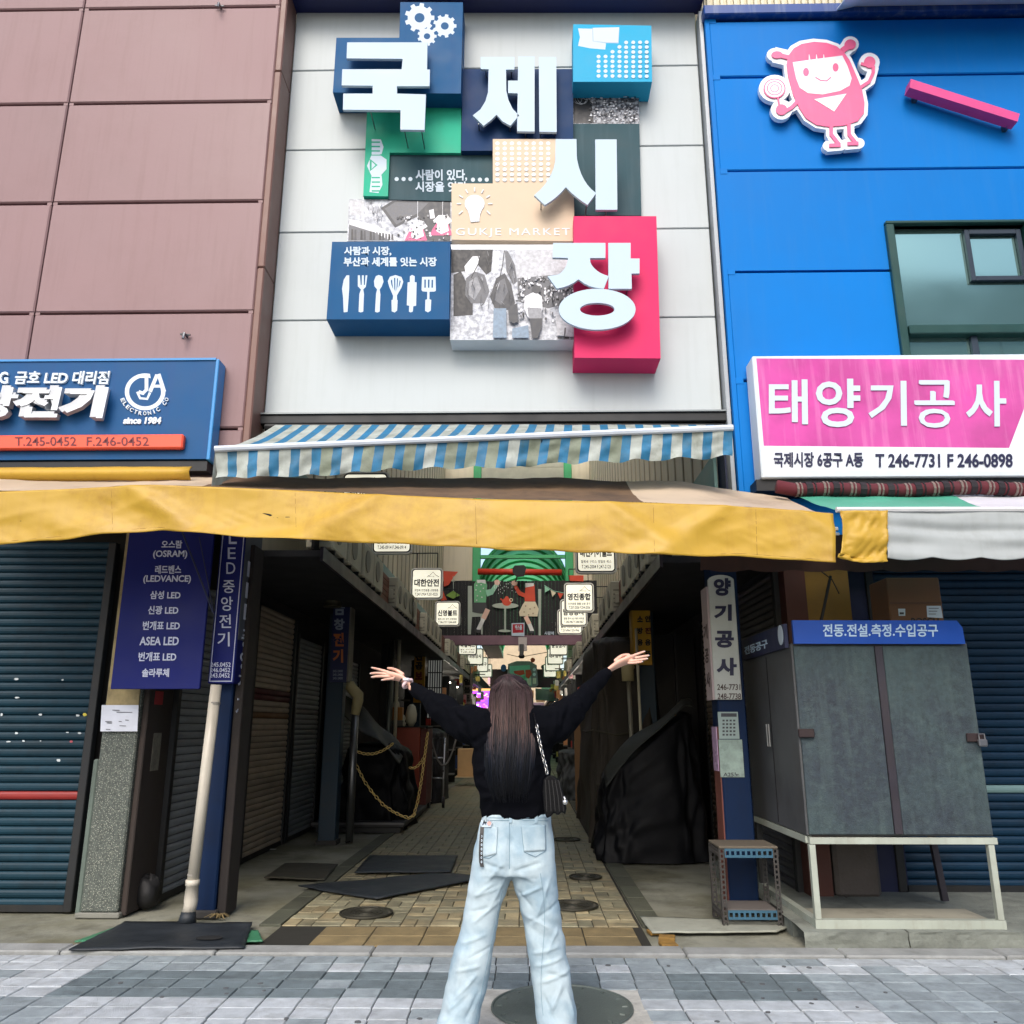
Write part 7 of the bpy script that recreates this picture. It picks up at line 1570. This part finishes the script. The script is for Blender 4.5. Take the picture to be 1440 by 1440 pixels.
rh = hand(q_(855, 943, e0 - .01), q_(868, 934.5, e0 + .01), q_(884, 927.5, e0 + .02),
          [(q_(884, 924.5, e0 + .05), q_(892, 921.5, e0 + .06), q_(899, 918.8, e0 + .055), q_(905.8, 916.4, e0 + .045), .0078),
           (q_(886, 927, e0 + .025), q_(895, 925, e0 + .03), q_(903.5, 923.4, e0 + .02), q_(911.5, 921.9, e0 + .005), .008),
           (q_(886, 929.8, e0 + .0), q_(894, 929, e0 - .005), q_(902, 927.7, e0 - .015), q_(909.5, 926.3, e0 - .025), .0078),
           (q_(884, 932.3, e0 - .015), q_(890.5, 932.3, e0 - .03), q_(897, 931.5, e0 - .04), q_(902.5, 930.6, e0 - .045), .0068)],
          (q_(866, 929, e0 + .03), q_(872, 924, e0 + .045), q_(878, 921.2, e0 + .035), q_(884.5, 920.6, e0 + .02), .0088), .036, Vector((-.15, .45, .88)).normalized())
body_o = fused('body', merge(*ms_, *lh, *rh), skin_m, wm, .0036, 2)
nail = M('nail_pale', (236, 214, 206), .25)
m = MB()
for f in (q_(523.2, 938.6, e0 + .04), q_(521.0, 946.7, e0 + .0), q_(522.8, 951.7, e0 - .028), q_(537, 956, e0 - .046), q_(906.6, 915.8, e0 + .04), q_(912.5, 921.4, e0 - .0), q_(910.4, 925.8, e0 - .03), q_(903.3, 930, e0 - .05)): lathe(m, f - VZ * .002, [(.001, -.002), (.0055, 0), (.001, .004)], 8)
m.build('fingernail', nail, body_o, True)['kind'] = 'stuff'
for s_ in (-1, 1): m = MB(); lathe(m, hc + Vector((s_ * .03, .081, .012)), [(.001, -.010), (.008, -.006), (.011, 0), (.008, .006), (.001, .010)], 12); m.build('eye', printw, body_o, True)
shoe = M('shoe_white', (200, 200, 196), .5)
for row in (Lrow, Rrow):
    c_ = pp((row[-1][1] + row[-1][2]) / 2, 1488); m = limb([Vector((c_.x, PY - .07, .045)), Vector((c_.x, PY + .04, .05)), Vector((c_.x, PY + .2, .04))], [.042, .047, .038], 18, 1.0)
    m.v = [(a, b, max(.0, c2)) for a, b, c2 in m.v]; o = m.build('shoe', shoe, wm, True)
# wrist things
def cuffring(A, B, t0, r, w_, mat, name):
    c_ = A.lerp(B, t0); t = (B - A).normalized(); u = t.orthogonal().normalized(); v = t.cross(u); m = MB(); m.tube([c_ + u * r * math.cos(q) + v * r * .8 * math.sin(q) for q in [2 * PI * k / 20 for k in range(21)]], w_, 6, False); return m.build(name, mat, wm, True)
A_, B_ = q_(574, 962, e0 - .01), q_(566, 954.5, e0 + .01)
cuffring(A_, B_, .75, .027, .004, blackm, 'bracelet')
wa = cuffring(A_, B_, .1, .028, .009, M('watch_rose', (226, 196, 196), .4), 'wrist_watch'); m = MB(); p = q_(571.5, 955.5, e0 - .03); lathe(m, p, [(.012, -.008), (.018, -.004), (.018, .004), (.012, .008)], 14); m.build('watch_face', M('watch_white', (236, 226, 230), .3), wa)
# --- hair
hm = bpy.data.materials.new('hair_ombre'); hm.use_nodes = True; n_ = hm.node_tree.nodes; l_ = hm.node_tree.links; b_ = n_['Principled BSDF']; b_.inputs['Roughness'].default_value = .5; b_.inputs['Specular IOR Level'].default_value = .3
tc = n_.new("ShaderNodeTexCoord"); sp = n_.new("ShaderNodeSeparateXYZ"); l_.new(tc.outputs['Object'], sp.inputs[0]); at = n_.new("ShaderNodeAttribute"); at.attribute_name = 'tone'
mr = n_.new("ShaderNodeMapRange"); zt0, zt1 = pp(717, 1122).z, pp(717, 950).z; mr.inputs[1].default_value = zt0; mr.inputs[2].default_value = zt1; l_.new(sp.outputs[2], mr.inputs[0])
ad = n_.new("ShaderNodeMath"); ad.operation = 'MULTIPLY_ADD'; ad.inputs[1].default_value = .26; l_.new(at.outputs['Fac'], ad.inputs[0]); 
sb2 = n_.new("ShaderNodeMath"); sb2.operation = 'ADD'; l_.new(mr.outputs[0], ad.inputs[2]); l_.new(ad.outputs[0], sb2.inputs[0]); sb2.inputs[1].default_value = -.13
cr = n_.new("ShaderNodeValToRGB"); l_.new(sb2.outputs[0], cr.inputs[0]); e = cr.color_ramp.elements
e[0].position = 0; e[0].color = (*lin((2, 4, 10)), 1); e[1].position = 1; e[1].color = (*lin((44, 30, 32)), 1)
for pos, c_ in ((.24, (3, 8, 19)), (.38, (9, 15, 27)), (.52, (48, 37, 37)), (.64, (72, 53, 48)), (.8, (52, 37, 39))): q = e.new(pos); q.color = (*lin(c_), 1)
mx = n_.new("ShaderNodeMix"); mx.data_type = 'RGBA'; mx.blend_type = 'MULTIPLY'; mx.inputs[0].default_value = 1; l_.new(cr.outputs[0], mx.inputs[6])
m3 = n_.new("ShaderNodeMapRange"); m3.inputs[3].default_value = .3; m3.inputs[4].default_value = 2.3; l_.new(at.outputs['Fac'], m3.inputs[0]); l_.new(m3.outputs[0], mx.inputs[7]); l_.new(mx.outputs[2], b_.inputs['Base Color'])
env = [(947, 717, 4), (951, 717, 17), (957, 717.5, 24.5), (970, 718.5, 30), (995, 718.5, 31.5), (1020, 718, 34), (1045, 718, 35.5), (1065, 717, 35), (1085, 715.5, 34), (1105, 716, 31), (1124, 717, 25)]
def hback(y): return .094 + .046 * sm01((y - 955) / 135)
cap = ringloft([(pp(cx_, y + .5, .02 if y < 1000 else .02 - (hback(y) - .094)), VX * max(.004, (hw - 2.5) / pxm(PY, pp(700, y).z)), VY * ((hback(y) + .004) * min(1, hw / 22) * (1 if y < 1000 else .85))) for y, cx_, hw in env if y < 1030], 40, 2.1)
R6 = random.Random(9); S = MB(); tones = []
def envx(y):
    for (a, b, c_), (d, e2, f) in zip(env, env[1:]):
        if y <= d: t = (y - a) / (d - a); return b + (e2 - b) * t, c_ + (f - c_) * t
    return env[-1][1], env[-1][2]
NSTR = 1500
for i in range(NSTR):
    s_ = R6.uniform(-1, 1); s_ = math.copysign(abs(s_) ** .9, s_); ye = R6.uniform(1055, 1120) if R6.random() < .6 else R6.uniform(1090, 1130)
    tone = R6.random() ** 1.4; wob = R6.uniform(0, 6.28); cl = round(s_ * 13) / 13; th = R6.uniform(.0011, .0022); lift = R6.uniform(0, .012); pts = []
    x0_ = 714 + s_ * 5
    for k in range(15):
        t = k / 14; y = 948.5 + (ye - 948.5) * t ** 1.15; cx_, hw = envx(y); f = min(1, t * 4.5); ss = s_ + (cl - s_) * .55 * t; x = (x0_ * (1 - f) + (cx_ + ss * hw) * f) + 1.1 * math.sin(wob + t * 6) * t + (R6.uniform(-.3, .3))
        arc = math.sqrt(max(.02, 1 - (ss * .96) ** 2)); cy_ = PY + .02
        Bk = (hback(y) + .022) * (min(1, hw / 22) if y < 990 else 1) * (arc if y < 1000 else arc + (1 - arc) * min(.55, (y - 1000) / 90))
        d = cy_ - Bk - lift; pts.append(P(x, y, d))
    kk = len(S.v); S.tube(pts, [th * (1 if k < 11 else 1 - (k - 10) / 5.2) for k in range(15)], 3, False); tones += [tone] * (len(S.v) - kk)
hair = S.build('hair', hm, wm, True, fix=False); hair['label'] = 'long straight hair, brown fading to dark blue at the ends'
atr = hair.data.attributes.new('tone', 'FLOAT', 'POINT'); atr.data.foreach_set('value', tones)
hcap = fused('hair_under', cap, hm, hair, .006, 2, lambda co, n: .003 * math.sin(math.atan2(co.y - PY, co.x + .07) * 60) + .002 * noise.noise(co * 30)); atr = hcap.data.attributes.new('tone', 'FLOAT', 'POINT'); atr.data.foreach_set('value', [.12] * len(hcap.data.vertices))
# --- shoulder bag
bag = empty('shoulder_bag', pp(782, 1148, -.1), 'small black quilted shoulder bag on a silver chain at her right hip', 'bag'); lea = M('leather_black', (4, 4, 6), .45, spec=.15, var=.2, bump=.2, bscale=90); silvr = M('chain_silver', (200, 196, 190), .22, .9)
fl = [(764, 1097), (770, 1091), (778, 1091), (786, 1097), (793, 1118), (797, 1137), (795, 1146), (790, 1142), (785, 1147), (779, 1143), (775, 1148), (769, 1151), (765, 1140), (763, 1115)]
m = MB(); m.prism(fl, lambda a, b: pp(a, b, -.165), FRONT, .06); o = m.build('bag_body', lea, bag)
md = o.modifiers.new('b', 'BEVEL'); md.width = .006; md.segments = 3
ik = Ink(lambda a, b: pp(a, b, -.165), FRONT, .004, .0006)
for k in range(5): ik.stroke(M('leather_ridge', (10, 10, 12), .4), [(767 + k * 4.6, 1097), (768 + k * 5.6, 1120), (769 + k * 5.9, 1141)], 1.3, 1.0)
ik.build('quilt_ridge', bag)
m = MB(); lathe(m, pp(794.5, 1128, -.175), [(.004, -.012), (.012, -.008), (.013, .006), (.004, .012)], 12); m.tube([pp(793, 1120, -.17), pp(797, 1131, -.17)], .005, 6); m.build('clasp', silvr, bag, True)
m = MB(); linkchain([pp(755, 1022, -.135), pp(758, 1040, -.15), pp(763, 1062, -.155), pp(768, 1080, -.16), pp(770, 1092, -.16)], .0075, .0028, m); m.build('chain', silvr, bag, True, fix=False)['kind'] = 'stuff'
m = MB(); m.tube([pp(755, 1022, -.135), pp(752, 1010, -.12), pp(750, 1003, -.06), pp(750, 1000, .02)], .004, 6); m.build('strap', lea, bag, True)

# hanging wares in the bright depth of the alley
for i, (sd_, X0, Y0, n) in enumerate(((1, 1.25, 23, 26), (1, 1.2, 27, 26), (1, 1.15, 32, 26), (-1, -2.1, 25, 18), (-1, -2.1, 30, 18))):
    t = empty('ware_display', (X0, Y0, 2.4), ['cluster of pale wares hung above the first far stalls on the right', 'cluster of pale wares hung above the middle far stalls on the right', 'cluster of pale wares hung above the last far stalls on the right', 'cluster of wares hung beside the far mural on the left', 'cluster of wares hung deepest on the left'][i], 'wares')
    bx('hang_rail', darkmetal, t, X0 - .3, X0 + .6, Y0, Y0 + .03, 3.2, 3.23)
    for k in range(n):
        x = X0 + R5.uniform(-.3, .6); z = R5.uniform(1.5, 3.1); w2 = R5.uniform(.06, .16); h2 = R5.uniform(.08, .3); y = Y0 + R5.uniform(0, 2)
        bx('ware', MATS[R5.choice(('goods_0', 'goods_8', 'goods_4', 'goods_7', 'goods_2', 'goods_8', 'goods_1'))], t, x, x + w2, y, y + .1, z, z + h2, b=.02)
fs = empty('hanging_banner', (.3, 36, 2.5), 'pale grey-green sheet hung low across the right part of the far alley', 'banner'); m = MB(); m.grid(lambda u, v: P(753 + 34 * u, 968 + 16 * v + 3 * u, 36 + .05 * math.sin(u * 9)), 8, 4); m.build('sheet', M('sheet_sage', (150, 164, 154), .7), fs)
far_b = empty('closing_stall', (-.3, 52, 0), 'cluttered bright stall wall closing the far end of the alley', 'stall')
for k in range(60):
    x = R5.uniform(-2.6, 1.6); z = R5.uniform(0, 4.4); bx('ware', MATS[R5.choice(('goods_0', 'goods_5', 'goods_4', 'goods_7', 'goods_6', 'goods_5', 'goods_1', 'cardboard'))], far_b, x, x + R5.uniform(.2, .8), 52 - k * .01, 52.1, z, z + R5.uniform(.15, .6))

# trodden gum spots on the sidewalk
m = MB()
for k in range(46):
    x = rnd.uniform(-3.6, 3.6); y = rnd.uniform(4.3, 5.6); r_ = rnd.uniform(.008, .018); m.prism([(r_ * rnd.uniform(.7, 1.2) * math.cos(a * PI / 4), r_ * rnd.uniform(.7, 1.2) * math.sin(a * PI / 4)) for a in range(8)], lambda a, b: (x + a, y + b, .0045), Vector((0, 0, 1)), .006)
tag(m.build('gum_spots', M('gum_grey', (84, 86, 88), .9)), 'small dark gum spots trodden into the grey sidewalk', 'stain', kind='stuff')
